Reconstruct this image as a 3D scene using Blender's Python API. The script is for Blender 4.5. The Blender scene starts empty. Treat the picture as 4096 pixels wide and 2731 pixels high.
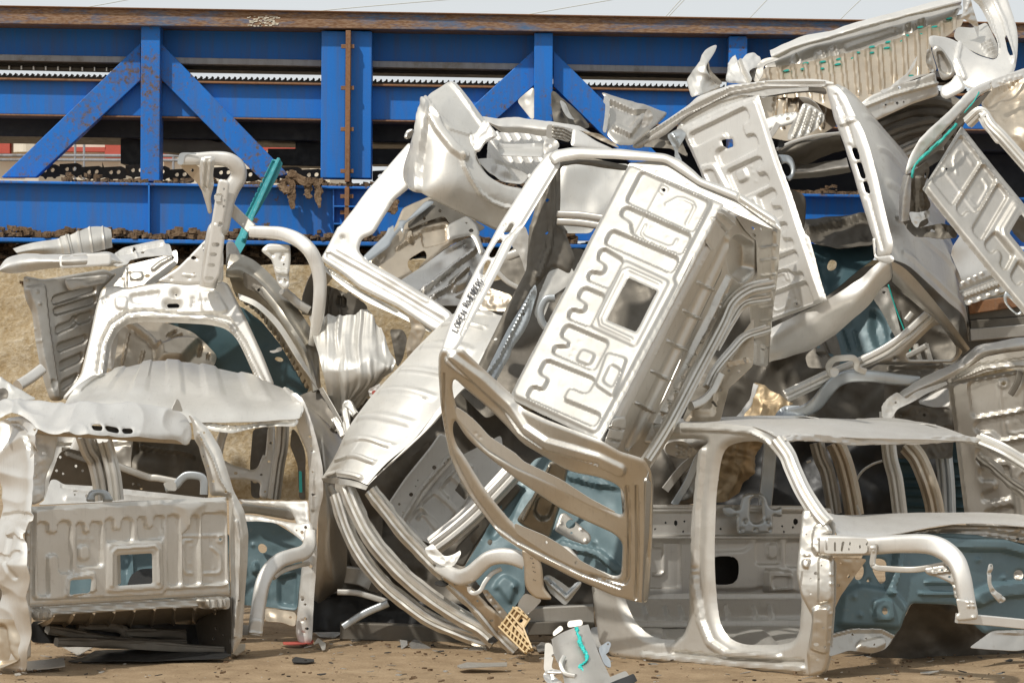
import bpy, math, random
import numpy as np
from mathutils import Vector
R = math.radians
SC = bpy.context.scene
COL = SC.collection
# ------------------------------------------------------------------ survey helpers
# The place was surveyed from one telephoto standpoint: a sight line (x, y) in
# photograph pixels plus a distance Y (m, 0 = 25 m from the tripod) is a point.
PX, CX, CY, DIST, EYE = 557.0, 2048.0, 1365.5, 25.0, 2.27
def U(x, y, Y):
    d = (DIST + Y) / DIST / PX
    return Vector(((x - CX) * d, Y, EYE - (y - CY) * d))
def UA(x, y, Y):
    d = (DIST + Y) / DIST / PX
    return np.stack([(x - CX) * d, Y, EYE - (y - CY) * d], axis=-1)
TILE = {'A1': (0, 0), 'A2': (1350, 0), 'A3': (2696, 0), 'B1': (0, 900), 'B2': (1350, 900), 'B3': (2696, 900),
        'C1': (0, 1798), 'C2': (1350, 1798), 'C3': (2696, 1798), 'M1': (1600, 320, 1600 / 2352), 'F1': (2320, 640, 880 / 657)}
KZ = 1400 / 2352
def T(s):
    """'A1 x,y x,y,d B1 x,y' -> list of survey points; a tag switches the chart."""
    out = []; ox, oy, k = 0, 0, 1
    for w in s.split():
        if w in TILE: ox, oy, k = (TILE[w] + (KZ,))[:3]; continue
        if w == 'N': ox, oy, k = 0, 0, 1; continue
        v = [float(a) for a in w.split(',')]
        out.append((ox + v[0] * k, oy + v[1] * k) + tuple(v[2:]))
    return out
def chaikin(p, n=2, closed=True):
    p = [tuple(q) for q in p]
    for _ in range(n):
        q = []; m = len(p)
        if not closed: q.append(p[0])
        for i in range(m if closed else m - 1):
            a, b = np.array(p[i]), np.array(p[(i + 1) % m])
            q += [tuple(a * .75 + b * .25), tuple(a * .25 + b * .75)]
        if not closed: q.append(p[-1])
        p = q
    return p
def fillet(p, r):
    """round every corner of a polygon with radius about r px"""
    p = [np.array(q[:2], float) for q in p]; out = []; n = len(p)
    for i in range(n):
        a, b, c = p[i - 1], p[i], p[(i + 1) % n]; la, lc = np.linalg.norm(a - b), np.linalg.norm(c - b)
        if la < 1e-6 or lc < 1e-6: continue
        k = min(r, .48 * la, .48 * lc); s, e = b + (a - b) / la * k, b + (c - b) / lc * k
        for t in (0, .33, .67, 1): out.append(tuple(s * (1 - t) ** 2 + 2 * b * t * (1 - t) + e * t * t))
    return out
def catmull(p, n=8):
    p = np.array(p, float)
    if len(p) < 3: 
        t = np.linspace(0, 1, n + 1)[:, None]; return p[0] * (1 - t) + p[-1] * t
    q = np.vstack([2 * p[0] - p[1], p, 2 * p[-1] - p[-2]]); out = []
    for i in range(1, len(q) - 2):
        t = np.linspace(0, 1, n, endpoint=False)[:, None]
        a, b, c, d = q[i - 1], q[i], q[i + 1], q[i + 2]
        out.append(.5 * (2 * b + (c - a) * t + (2 * a - 5 * b + 4 * c - d) * t ** 2 + (3 * b - a - 3 * c + d) * t ** 3))
    out.append(p[-1][None]); return np.vstack(out)
def sm(t):
    t = np.clip(t, 0, 1); return t * t * (3 - 2 * t)
_lat = {}
def vnoise(x, y, seed=0):
    if seed not in _lat: _lat[seed] = np.random.RandomState(seed).rand(128, 128) * 2 - 1
    L = _lat[seed]
    xi = np.floor(x).astype(int); yi = np.floor(y).astype(int)
    u = sm(x - xi); v = sm(y - yi); xi %= 128; yi %= 128; x1 = (xi + 1) % 128; y1 = (yi + 1) % 128
    return (L[xi, yi] * (1 - u) + L[x1, yi] * u) * (1 - v) + (L[xi, y1] * (1 - u) + L[x1, y1] * u) * v
def dents(x, y, spec, seed):
    """sheet-metal damage: list of (amplitude m, size px, 's' soft | 'c' creased)"""
    h = np.zeros_like(x, dtype=float)
    for k, (amp, size, kind) in enumerate(spec):
        if size < 100: amp *= .55
        a = .6 + k + seed * .7; c, s = math.cos(a), math.sin(a)
        X = (x * c - y * s) / size; Yv = (x * s + y * c) / size
        if kind == 's': h += amp * (vnoise(X, Yv, seed + k) + .35 * vnoise(2.1 * X, 2.1 * Yv, seed + k + 50))
        else:
            size *= 1.5; amp *= .45; X /= 1.5; Yv /= 1.5
            w = .5 * vnoise(X * 1.3, Yv * 1.3, seed + k + 90)
            n1 = np.abs(vnoise(X + w, Yv, seed + k)); n2 = np.abs(vnoise(2.3 * X, 2.3 * Yv + w, seed + k + 20))
            h += amp * (1.2 - 2.6 * n1 - 1.0 * n2)
    return h
# ------------------------------------------------------------------ distance fields
def segdist(px, py, a, b):
    dx, dy = b[0] - a[0], b[1] - a[1]; L = dx * dx + dy * dy + 1e-9
    t = np.clip(((px - a[0]) * dx + (py - a[1]) * dy) / L, 0, 1)
    nx = a[0] + t * dx; ny = a[1] + t * dy
    return np.hypot(px - nx, py - ny), nx, ny
def sdf(px, py, poly):
    best = np.full(px.shape, 1e9); bx = px.copy(); by = py.copy(); ins = np.zeros(px.shape, bool)
    n = len(poly)
    for i in range(n):
        a = poly[i]; b = poly[(i + 1) % n]
        d, nx, ny = segdist(px, py, a, b); m = d < best
        best[m] = d[m]; bx[m] = nx[m]; by[m] = ny[m]
        if a[1] != b[1]:
            c = ((a[1] > py) != (b[1] > py)) & (px < (b[0] - a[0]) * (py - a[1]) / (b[1] - a[1]) + a[0])
            ins ^= c
    return np.where(ins, -best, best), bx, by
def ldist(px, py, line):
    best = np.full(px.shape, 1e9)
    for a, b in zip(line[:-1], line[1:]):
        best = np.minimum(best, segdist(px, py, a, b)[0])
    return best
def tps(ctrl):
    c = np.array(ctrl, float); n = len(c); X = c[:, :2] / 1000
    if n <= 3:
        A = np.hstack([np.ones((n, 1)), X]); w = np.linalg.lstsq(A, c[:, 2], rcond=None)[0]
        return lambda x, y: w[0] + w[1] * x / 1000 + w[2] * y / 1000
    def ph(r2): return .5 * r2 * np.log(r2 + 1e-12)
    K = ph(((X[:, None] - X[None]) ** 2).sum(-1)) + np.eye(n) * 1e-4
    P = np.hstack([np.ones((n, 1)), X]); M = np.zeros((n + 3, n + 3)); M[:n, :n] = K; M[:n, n:] = P; M[n:, :n] = P.T
    w = np.linalg.solve(M, np.concatenate([c[:, 2], np.zeros(3)]))
    def f(x, y):
        x = x / 1000; y = y / 1000; r = w[n] + w[n + 1] * x + w[n + 2] * y
        for i in range(n): r = r + w[i] * ph((x - X[i, 0]) ** 2 + (y - X[i, 1]) ** 2)
        return r
    return f
# ------------------------------------------------------------------ objects
def link(name, me, mat, parent=None):
    o = bpy.data.objects.new(name, me); COL.objects.link(o)
    if mat: me.materials.append(mat)
    if parent:
        o.parent = parent; w = Vector((0, 0, 0)); q = parent
        while q: w += q.location; q = q.parent
        o.location = -w
    return o
def mesh(name, verts, faces, mat, parent=None, smooth=True):
    me = bpy.data.meshes.new(name); me.from_pydata([tuple(v) for v in verts], [], faces)
    me.polygons.foreach_set('use_smooth', [smooth] * len(me.polygons)); me.update()
    return link(name, me, mat, parent)
def tag(o, label=None, cat=None, group=None, kind=None):
    if label: o['label'] = label
    if cat: o['category'] = cat
    if group: o['group'] = group
    if kind: o['kind'] = kind
    return o
def thing(name, at, label, cat, group=None):
    o = bpy.data.objects.new(name, None); COL.objects.link(o); o.location = U(*at); o.empty_display_size = .1
    return tag(o, label, cat, group)
SEED = [3]
PITTED = {'inner_sill', 'rear_rail', 'gusset', 'hinge_pillar', 'rear_header', 'strut_tower', 'window_pillar', 'wheel_arch', 'side_pillar', 'quarter_pillar', 'hinge_beam', 'lower_flange', 'strap_gusset', 'inner_pillar', 'box_side', 'far_flank', 'rail_bracket', 'toe_board_flange', 'wheelhouse_plate', 'bulkhead_foot', 'hanging_bracket', 'side_frame', 'inner_side_rail', 'under_rail', 'cowl_front', 'rail_plate', 'inner_rail', 'door_edge', 'rail_foot', 'bed_sill', 'far_door_frame', 'lower_window_frame', 'corner_bracket', 'far_pillar', 'end_plate', 'mid_panel'}
def sheet(name, par, outline, depth, mat, holes=(), emb=(), edge=None, hedge=None, step=7, th=.005, dent=(), seed=None, rnd=1, hrnd=2, quad=None):
    """A pressed sheet of metal: outline with cut-outs, beads and recesses (emb), rolled rims, dents, thickness."""
    if seed is None: SEED[0] += 7; seed = SEED[0]
    out = fillet(outline, 15 * rnd) if rnd else [p[:2] for p in outline]
    hs = [fillet(h, (0, 5, 45)[hrnd]) if hrnd else [p[:2] for p in h] for h in holes]
    if name in PITTED:
        rp = random.Random(seed * 13 + 5); oa = np.array(out); lo, hi = oa.min(0), oa.max(0); area = (hi - lo).prod(); want = int(min(9, max(2, area / 9000))); n0 = 0
        for _ in range(90):
            if n0 >= want: break
            x, y = rp.uniform(lo[0], hi[0]), rp.uniform(lo[1], hi[1]); px, py = np.array([x]), np.array([y])
            if sdf(px, py, out)[0][0] > -16 or any(sdf(px, py, h)[0][0] < 16 for h in hs): continue
            r = rp.choice((5, 6, 6, 8)); e = rp.choice((1, 1, 1.7)); a0 = rp.random()
            hs.append([(x + r * e * math.cos(a0 + a) * .9, y + r * math.sin(a0 + a)) for a in np.linspace(0, 6.283, 7)[:-1]]); n0 += 1
    o = np.array(out)
    xs = np.arange(o[:, 0].min() - step, o[:, 0].max() + 2 * step, step); ys = np.arange(o[:, 1].min() - step, o[:, 1].max() + 2 * step, step)
    gx, gy = np.meshgrid(xs, ys); sd, bx, by = sdf(gx, gy, out); sdh = np.full(gx.shape, 1e9)
    for h in hs:
        d, hx, hy = sdf(gx, gy, h); sdh = np.minimum(sdh, d); m = -d > sd
        bx = np.where(m, hx, bx); by = np.where(m, hy, by); sd = np.maximum(sd, -d)
    keep = sd < .5 * step
    snap = keep & (sd > -.5 * step)
    gx = np.where(snap, bx, gx); gy = np.where(snap, by, gy)
    f = tps(depth) if not callable(depth) else depth
    e = 2.0
    P = UA(gx, gy, f(gx, gy)); dx = UA(gx + e, gy, f(gx + e, gy)) - P; dy = UA(gx, gy + e, f(gx, gy + e)) - P
    N = np.cross(dx, dy); N /= np.linalg.norm(N, axis=-1, keepdims=True) + 1e-12
    N *= np.where(N[..., 1:2] > 0, -1, 1)
    h = np.zeros(gx.shape)
    sdo = -sdf(gx, gy, out)[0]
    if hs and hedge:
        sdh = np.full(gx.shape, 1e9)
        for q in hs: sdh = np.minimum(sdh, sdf(gx, gy, q)[0])
    if edge: edge = (edge[0], min(edge[1], edge[0] / PX * .7))
    if hedge: hedge = (hedge[0], min(hedge[1], hedge[0] / PX * .7))
    if edge: h -= edge[1] * np.clip(1 - sdo / edge[0], 0, 1) ** 2
    if hedge: h -= hedge[1] * np.clip(1 - np.maximum(sdh, 0) / hedge[0], 0, 1) ** 2
    for it in emb:
        k = it[0]
        if k == 'p': h += it[2] * sm(.5 - sdf(gx, gy, fillet(it[1], 16) if len(it) < 5 else it[1])[0] / it[3])
        elif k == 'l': hw = max(it[2], 1.7 * step); h += it[3] * sm((hw - ldist(gx, gy, it[1])) / max(hw * .5, 1.3 * step))
        elif k == 'd':
            rr = max(it[2], 1.4 * step)
            for q in it[1]: h += it[3] * np.exp(-((gx - q[0]) ** 2 + (gy - q[1]) ** 2) / rr ** 2)
    if len(dent): h += dents(gx, gy, dent, seed)
    h *= np.clip(.25 + sdo / 30, .25, 1) if len(dent) and not edge else 1
    P = P + N * h[..., None]
    ny, nx = gx.shape
    idx = -np.ones(gx.shape, int); q = keep[:-1, :-1] & keep[1:, :-1] & keep[:-1, 1:] & keep[1:, 1:]
    used = np.zeros(gx.shape, bool); used[:-1, :-1] |= q; used[1:, :-1] |= q; used[:-1, 1:] |= q; used[1:, 1:] |= q
    idx[used] = np.arange(used.sum())
    V = P[used]; jy, jx = np.nonzero(q)
    F = np.stack([idx[jy, jx], idx[jy + 1, jx], idx[jy + 1, jx + 1], idx[jy, jx + 1]], -1)
    k4 = np.stack([keep[:-1, :-1], keep[1:, :-1], keep[1:, 1:], keep[:-1, 1:]], -1); i4 = np.stack([idx[:-1, :-1], idx[1:, :-1], idx[1:, 1:], idx[:-1, 1:]], -1)
    t3 = (k4.sum(-1) == 3) & (i4 * k4 >= 0).all(-1); kk = k4[t3]; TR = i4[t3][kk].reshape(-1, 3)
    TR = TR[(TR >= 0).all(1)]
    ob = fastmesh(name, V, F, mat, par, TR); ob.data.set_sharp_from_angle(angle=R(38))
    md = ob.modifiers.new('gauge', 'SOLIDIFY'); md.thickness = th; md.offset = -1
    es = ob.modifiers.new('crisp_rim', 'EDGE_SPLIT'); es.split_angle = R(42)
    return ob
def fastmesh(name, V, F, mat, par, tri=None):
    me = bpy.data.meshes.new(name); V = np.asarray(V, np.float32); F = np.asarray(F, np.int32)
    me.vertices.add(len(V)); me.vertices.foreach_set('co', V.ravel())
    k = F.shape[1]; tri = np.zeros((0, 3), np.int32) if tri is None else np.asarray(tri, np.int32); nf, n3 = len(F), len(tri)
    me.loops.add(F.size + tri.size); me.loops.foreach_set('vertex_index', np.concatenate([F.ravel(), tri.ravel()]))
    me.polygons.add(nf + n3); me.polygons.foreach_set('loop_start', np.concatenate([np.arange(nf) * k, F.size + np.arange(n3) * 3]))
    me.polygons.foreach_set('loop_total', np.concatenate([np.full(nf, k), np.full(n3, 3)]))
    me.update(calc_edges=True); me.validate()
    me.polygons.foreach_set('use_smooth', [True] * len(me.polygons)); me.update()
    return link(name, me, mat, par)
def resample(p, n):
    p = np.array(p, float); d = np.r_[0, np.cumsum(np.linalg.norm(np.diff(p[:, :2], axis=0), axis=1) + 1e-6)]
    t = np.linspace(0, d[-1], n); return np.stack([np.interp(t, d, p[:, k]) for k in range(p.shape[1])], -1)
def loft(name, par, rows, mat, nu=60, nv=10, dent=(), seed=None, th=.005, ribs=None):
    """A curved skin through successive section lines, each surveyed as (x, y, Y)."""
    if seed is None: SEED[0] += 7; seed = SEED[0]
    rr = np.array([resample(catmull(r, 10), nu) for r in rows])
    g = np.stack([catmull(rr[:, i], nv) for i in range(nu)], 1)
    P = UA(g[..., 0], g[..., 1], g[..., 2])
    du = np.gradient(P, axis=1); dv = np.gradient(P, axis=0); N = np.cross(du, dv); N /= np.linalg.norm(N, axis=-1, keepdims=True) + 1e-12
    if N[..., 1].mean() > 0: N = -N
    h = np.zeros(P.shape[:2])
    if len(dent): h += dents(g[..., 0], g[..., 1], dent, seed)
    if ribs is not None: h += ribs(np.linspace(0, 1, nu)[None, :], np.linspace(0, 1, P.shape[0])[:, None])
    P = P + N * h[..., None]; m, n = P.shape[:2]; i = np.arange(m * n).reshape(m, n)
    F = np.stack([i[:-1, :-1], i[1:, :-1], i[1:, 1:], i[:-1, 1:]], -1).reshape(-1, 4)
    a, b, c = P[m // 2, n // 2], P[m // 2 - 1, n // 2], P[m // 2, n // 2 - 1]
    # face the stand-point
    n0 = np.cross(P[1, 0] - P[0, 0], P[0, 1] - P[0, 0])
    fn = np.cross(P[m // 2] [n // 2] - P[m // 2 - 1][n // 2], P[m // 2][n // 2] - P[m // 2][n // 2 - 1])
    if fn[1] > 0: F = F[:, ::-1]
    ob = fastmesh(name, P.reshape(-1, 3), F, mat, par)
    md = ob.modifiers.new('gauge', 'SOLIDIFY'); md.thickness = th; md.offset = -1
    es = ob.modifiers.new('crisp_rim', 'EDGE_SPLIT'); es.split_angle = R(42)
    return ob
def section(kind, w, h):
    if kind == 'round': return [(w * math.cos(a), h * math.sin(a)) for a in np.linspace(0, 2 * math.pi, 20, endpoint=False)]
    if kind == 'rail':   # rounded box as hydroformed rails have
        return [(w * math.copysign(abs(math.cos(a)) ** .55, math.cos(a)), h * math.copysign(abs(math.sin(a)) ** .55, math.sin(a))) for a in np.linspace(0, 2 * math.pi, 28, endpoint=False)]
    if kind == 'box':
        r = .14 * min(w, h); return [(w - r, h), (-w + r, h), (-w, h - r), (-w, -h + r), (-w + r, -h), (w - r, -h), (w, -h + r), (w, h - r)]
    if kind == 'hat':    # pillar pressing: flanges, walls, crown with a bead
        return [(-w, -h * .2), (-w * .72, 0), (-w * .62, h * .8), (-w * .45, h), (-w * .15, h * .95), (0, h * .7), (w * .15, h * .95), (w * .45, h),
                (w * .62, h * .8), (w * .72, 0), (w, -h * .2), (w, -h * .35), (w * .6, -h * .4), (-w * .6, -h * .4), (-w, -h * .35)]
def sweep(name, par, path, mat, r=30, kind='rail', flat=1.0, n=8, cap=True, dent=0, seed=1, rs=None, smooth=True):
    """Bar or tube along a surveyed path; r = half width in photo px, flat = depth/width."""
    p = catmull(path, n) if len(path) > 2 else np.linspace(path[0], path[1], 9)
    rad = np.interp(np.linspace(0, 1, len(p)), np.linspace(0, 1, len(rs)), rs) if rs is not None else np.full(len(p), r)
    C = UA(p[:, 0], p[:, 1], p[:, 2]); t = np.gradient(C, axis=0); t /= np.linalg.norm(t, axis=1, keepdims=True)
    V = []; m = None
    ref = np.array([0, -1.0, 0]); prev = None
    for i in range(len(p)):
        b = ref - t[i] * ref.dot(t[i]); nb = np.linalg.norm(b)
        if nb < .25 and prev is not None: b = prev - t[i] * prev.dot(t[i])
        b /= np.linalg.norm(b) + 1e-9; prev = b; a = np.cross(t[i], b)
        k = rad[i] / PX * (DIST + p[i, 2]) / DIST; sec = section(kind, k, k * flat); m = len(sec)
        if dent:
            q = vnoise(np.array([i * .35 + j * .02 for j in range(m)]), np.array([j * .5 for j in range(m)]), seed) * dent
        for j, (u, v) in enumerate(sec):
            s = 1 + (q[j] if dent else 0); V.append(C[i] + a * u * s + b * v * s)
    F = []
    for i in range(len(p) - 1):
        for j in range(m):
            F.append((i * m + j, i * m + (j + 1) % m, (i + 1) * m + (j + 1) % m, (i + 1) * m + j))
    if cap: F += [tuple(range(m))[::-1], tuple(range((len(p) - 1) * m, len(p) * m))]
    o = mesh(name, V, F, mat, par)
    if kind in ('hat', 'rail'): o.data.set_sharp_from_angle(angle=R(32))
    if kind == 'box': 
        o.data.polygons.foreach_set('use_smooth', [False] * len(o.data.polygons))
    return o
def prism(name, par, quad, Y0, Y1, mat, bev=.004):
    """steel section: front outline (photo px) at distance Y0 carried back to Y1 (straight back, true depth)"""
    a = [U(q[0], q[1], Y0) for q in quad]; n = len(a)
    V = a + [Vector((v.x, v.y + (Y1 - Y0), v.z)) for v in a]
    F = [tuple(range(n)), tuple(range(n, 2 * n))[::-1]] + [(i, i + n, (i + 1) % n + n, (i + 1) % n) for i in range(n)]
    o = mesh(name, V, F, mat, par, smooth=False)
    import bmesh
    bm = bmesh.new(); bm.from_mesh(o.data); bmesh.ops.recalc_face_normals(bm, faces=bm.faces)
    if bev: bmesh.ops.bevel(bm, geom=bm.edges[:], offset=bev, segments=2, affect='EDGES', profile=.5)
    bm.to_mesh(o.data); bm.free(); return o
def many(name, par, parts, mat, smooth=False):
    V = []; F = []
    for v, f in parts:
        k = len(V); V += list(v); F += [tuple(i + k for i in q) for q in f]
    return mesh(name, V, F, mat, par, smooth)
def homog(src, dst):
    A = []; B = []
    for (x, y), (u, v) in zip(src, dst):
        A += [[x, y, 1, 0, 0, 0, -u * x, -u * y], [0, 0, 0, x, y, 1, -v * x, -v * y]]; B += [u, v]
    h = np.append(np.linalg.solve(np.array(A, float), np.array(B, float)), 1).reshape(3, 3)
    def f(p):
        q = h @ np.array([p[0], p[1], 1.0]); return (q[0] / q[2], q[1] / q[2])
    return f
# ------------------------------------------------------------------ the stamped rear panel all these cabs share
PQ = [(215, 380), (1530, 315), (1545, 970), (200, 1050)]
PSLOT = ["248,500 262,484 300,484 318,500 318,556 385,556 385,500 400,478 455,476 470,498 482,808 470,828 410,830 390,805 388,702 320,704 328,960 315,980 270,980 255,960",
 "510,505 525,486 555,488 572,558 600,552 605,493 625,480 660,480 677,495 684,765 670,782 530,790 515,770",
 "703,480 720,460 755,460 768,540 812,530 816,470 832,454 868,454 884,475 887,600 870,615 712,625",
 "920,468 935,448 967,448 982,527 1026,520 1032,455 1052,440 1082,440 1097,458 1085,602 925,610",
 "1118,452 1135,437 1180,435 1197,452 1207,895 1190,912 1140,912 1125,895",
 "1275,450 1290,436 1315,436 1330,455 1334,890 1320,906 1240,910 1226,892 1218,565 1270,520",
 "1350,440 1365,426 1505,418 1520,435 1522,880 1505,896 1365,904 1350,890"]
def back_panel(par, quad, depth, mat, step=6, dent=(), extra=(), small=True, name='back_panel', holes=(), rec=.03, inset=None, seed=None):
    f = homog(PQ, quad); M = lambda s: [f(tuple(map(float, w.split(',')))) for w in s.split()]
    sc = np.linalg.norm(np.array(quad[1]) - np.array(quad[0])) / 1316; ra = 15 * sc
    emb = [('p', M("232,415 250,396 1505,335 1524,350 1528,900 1510,915 1105,938 1090,970 640,990 245,1005 228,985"), .022, ra)]
    emb += [('p', M(s), -rec, ra) for s in PSLOT]
    emb += [('p', M("530,645 597,642 601,738 535,742"), .02, ra), ('p', M("712,628 1082,610 1082,932 708,955"), .014, ra),
            ('l', M("735,910 738,690 765,662 1025,644 1048,668 1050,890"), 12 * sc, .009),
            ('l', M("1290,605 1245,608 1235,640 1240,800 1255,828 1290,828"), 9 * sc, .008), ('l', M("1425,655 1475,700 1485,740 1485,800 1470,825 1380,830"), 9 * sc, .008),
            ('l', M("1222,580 1505,574"), 7 * sc, .006), ('p', M("1462,575 1502,573 1502,622 1462,624"), .014, ra)]
    if small: emb.append(('p', M("450,850 625,812 640,945 432,990"), .022, ra))
    hs = [M("775,705 1010,692 1012,895 780,910"), M("1474,588 1492,587 1492,610 1474,611")] + list(holes)
    if small == 2: hs.append(M("460,872 600,862 590,960 452,970"))
    elif small: emb.append(('p', M("480,880 580,870 575,950 470,960"), -.016, ra))
    dots = [(260 + 60 * i, 385 - 60 * i * .05) for i in range(21)] + [(240 + 60 * i, 1030 - 60 * i * .058) for i in range(22)] + [(540, 600), (575, 600), (625, 600), (1290, 645), (1280, 765), (1295, 885), (1422, 598), (1435, 797), (1422, 877), (215, 500), (215, 640), (210, 800), (210, 930)]
    emb.append(('d', [f(p) for p in dots], 8 * sc, .003)); emb += list(extra)
    out = quad if inset is None else inset
    return sheet(name, par, out, depth, mat, holes=hs, emb=emb, step=step, dent=dent, rnd=0, hrnd=1, edge=(16, .012), hedge=(12, .008), seed=seed)
# ------------------------------------------------------------------ materials
def nt(name):
    m = bpy.data.materials.new(name); m.use_nodes = True; t = m.node_tree; b = t.nodes['Principled BSDF']; return m, t, b
def N_(t, kind, **kw):
    n = t.nodes.new(kind)
    for k, v in kw.items():
        if k in n.inputs: n.inputs[k].default_value = v
        else: setattr(n, k, v)
    return n
def ramp(t, src, stops):
    r = t.nodes.new('ShaderNodeValToRGB'); t.links.new(src, r.inputs[0]); el = r.color_ramp.elements
    while len(el) < len(stops): el.new(.5)
    for e, (p, c) in zip(el, stops): e.position = p; e.color = (c if len(c) == 4 else tuple(c) + (1,))
    return r.outputs[0]
def coord(t, scale=(1, 1, 1)):
    c = N_(t, 'ShaderNodeTexCoord'); mp = N_(t, 'ShaderNodeMapping'); mp.inputs['Scale'].default_value = scale
    t.links.new(c.outputs['Object'], mp.inputs['Vector']); return mp.outputs['Vector']
def metal(name, col, col2, rough=.38, met=.9, rv=.14, bump=.12, streak=(1, 1, 1), dirt=None, spec=.5):
    m, t, b = nt(name); L = t.links.new; v = coord(t, streak)
    n1 = N_(t, 'ShaderNodeTexNoise', Scale=2.3, Detail=8.0, Roughness=.62); L(v, n1.inputs['Vector'])
    n2 = N_(t, 'ShaderNodeTexNoise', Scale=17.0, Detail=6.0, Roughness=.6); L(v, n2.inputs['Vector'])
    n3 = N_(t, 'ShaderNodeTexNoise', Scale=90.0, Detail=3.0); L(v, n3.inputs['Vector'])
    c = ramp(t, n1.outputs[0], [(.35, col), (.68, col2)])
    if dirt:
        msk = ramp(t, n2.outputs[0], [(.6, (0, 0, 0)), (.78, (.55, .55, .55))]); mx = N_(t, 'ShaderNodeMixRGB'); L(msk, mx.inputs[0]); L(c, mx.inputs[1]); mx.inputs[2].default_value = dirt + (1,); c = mx.outputs[0]
    vs = coord(t, (34, 5, 2.2)); ns = N_(t, 'ShaderNodeTexNoise', Scale=2.0, Detail=5.0, Roughness=.7); L(vs, ns.inputs['Vector'])   # handling scuffs
    sk = ramp(t, ns.outputs[0], [(.56, (0, 0, 0)), (.74, (.34, .34, .34))]); ms = N_(t, 'ShaderNodeMixRGB'); L(sk, ms.inputs[0]); L(c, ms.inputs[1]); ms.inputs[2].default_value = tuple(a * .62 for a in col) + (1,); c = ms.outputs[0]
    L(c, b.inputs['Base Color'])
    ma = N_(t, 'ShaderNodeMapRange'); L(n2.outputs[0], ma.inputs[0]); ma.inputs[1].default_value = .3; ma.inputs[2].default_value = .7
    ma.inputs[3].default_value = rough - rv * .6; ma.inputs[4].default_value = rough + rv; L(ma.outputs[0], b.inputs['Roughness'])
    b.inputs['Metallic'].default_value = met; b.inputs['Specular IOR Level'].default_value = spec
    ad = N_(t, 'ShaderNodeMath', operation='ADD'); L(n2.outputs[0], ad.inputs[0]); mu = N_(t, 'ShaderNodeMath', operation='MULTIPLY'); L(n3.outputs[0], mu.inputs[0]); mu.inputs[1].default_value = .25; L(mu.outputs[0], ad.inputs[1])
    bp = N_(t, 'ShaderNodeBump', Strength=bump, Distance=.01); L(ad.outputs[0], bp.inputs['Height']); L(bp.outputs[0], b.inputs['Normal'])
    return m
ALU = metal('bare_aluminium', (.68, .66, .61), (.62, .595, .54), .49, .72, dirt=(.50, .465, .41), spec=.4, rv=.07, bump=.035)
ALUW = metal('bright_aluminium', (.73, .71, .665), (.67, .645, .595), .51, .66, dirt=(.57, .535, .48), spec=.4, rv=.07, bump=.035)
ALUP = metal('darker_aluminium', (.50, .485, .445), (.455, .435, .395), .52, .72, dirt=(.40, .375, .33), spec=.4, rv=.06, bump=.03)  # darker copy of the aluminium so the sunlit panel does not burn out
ALUB = metal('bluish_aluminium', (.55, .58, .59), (.48, .505, .51), .40, .8, rv=.07, bump=.035)
ALUG = metal('grey_aluminium', (.53, .505, .46), (.45, .425, .375), .45, .8, dirt=(.34, .305, .26), rv=.07, bump=.04)
ALUT = metal('tan_aluminium', (.60, .52, .41), (.51, .43, .325), .40, .78, dirt=(.38, .30, .21), rv=.07, bump=.04)
ALUS = metal('shiny_aluminium', (.66, .635, .59), (.57, .54, .485), .30, .92, rv=.06, bump=.08)
ALUM = metal('reflective_aluminium', (.66, .63, .57), (.58, .545, .48), .40, .92, dirt=(.42, .37, .30), rv=.07, bump=.03)
ALUD = metal('shade_toned_aluminium', (.40, .37, .315), (.32, .295, .245), .38, .92, dirt=(.24, .205, .165), rv=.07, bump=.04)  # darker aluminium copy with shade put into its colour
FOIL = metal('brown_foil', (.56, .43, .27), (.42, .31, .18), .48, .6, bump=.1)
DULL = metal('shade_toned_metal', (.215, .195, .165), (.145, .13, .105), .58, .6, rv=.08, bump=.05, spec=.3)  # dark tone puts the shade of inner parts into the colour
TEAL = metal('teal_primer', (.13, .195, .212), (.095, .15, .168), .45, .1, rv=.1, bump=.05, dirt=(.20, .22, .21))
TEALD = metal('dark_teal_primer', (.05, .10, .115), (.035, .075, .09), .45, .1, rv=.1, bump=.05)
TEALP = metal('turquoise_paint', (.05, .36, .38), (.04, .28, .31), .45, .0, rv=.1, dirt=(.16, .17, .14))
BLACK = metal('black_plastic_and_shade', (.016, .016, .016), (.025, .024, .022), .5, .0)  # black plastic, also carries the shade of voids and hole backings
SEAL = metal('teal_sealant', (.02, .40, .34), (.02, .33, .29), .4, .0)
TANP = metal('tan_plastic', (.62, .46, .24), (.55, .40, .21), .5, .0, rv=.05)
INK = metal('marker_ink', (.03, .03, .035), (.05, .05, .055), .6, .0)
STEELD = metal('dark_chain_steel', (.055, .045, .035), (.03, .026, .022), .5, .6, dirt=(.16, .10, .05))
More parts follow.
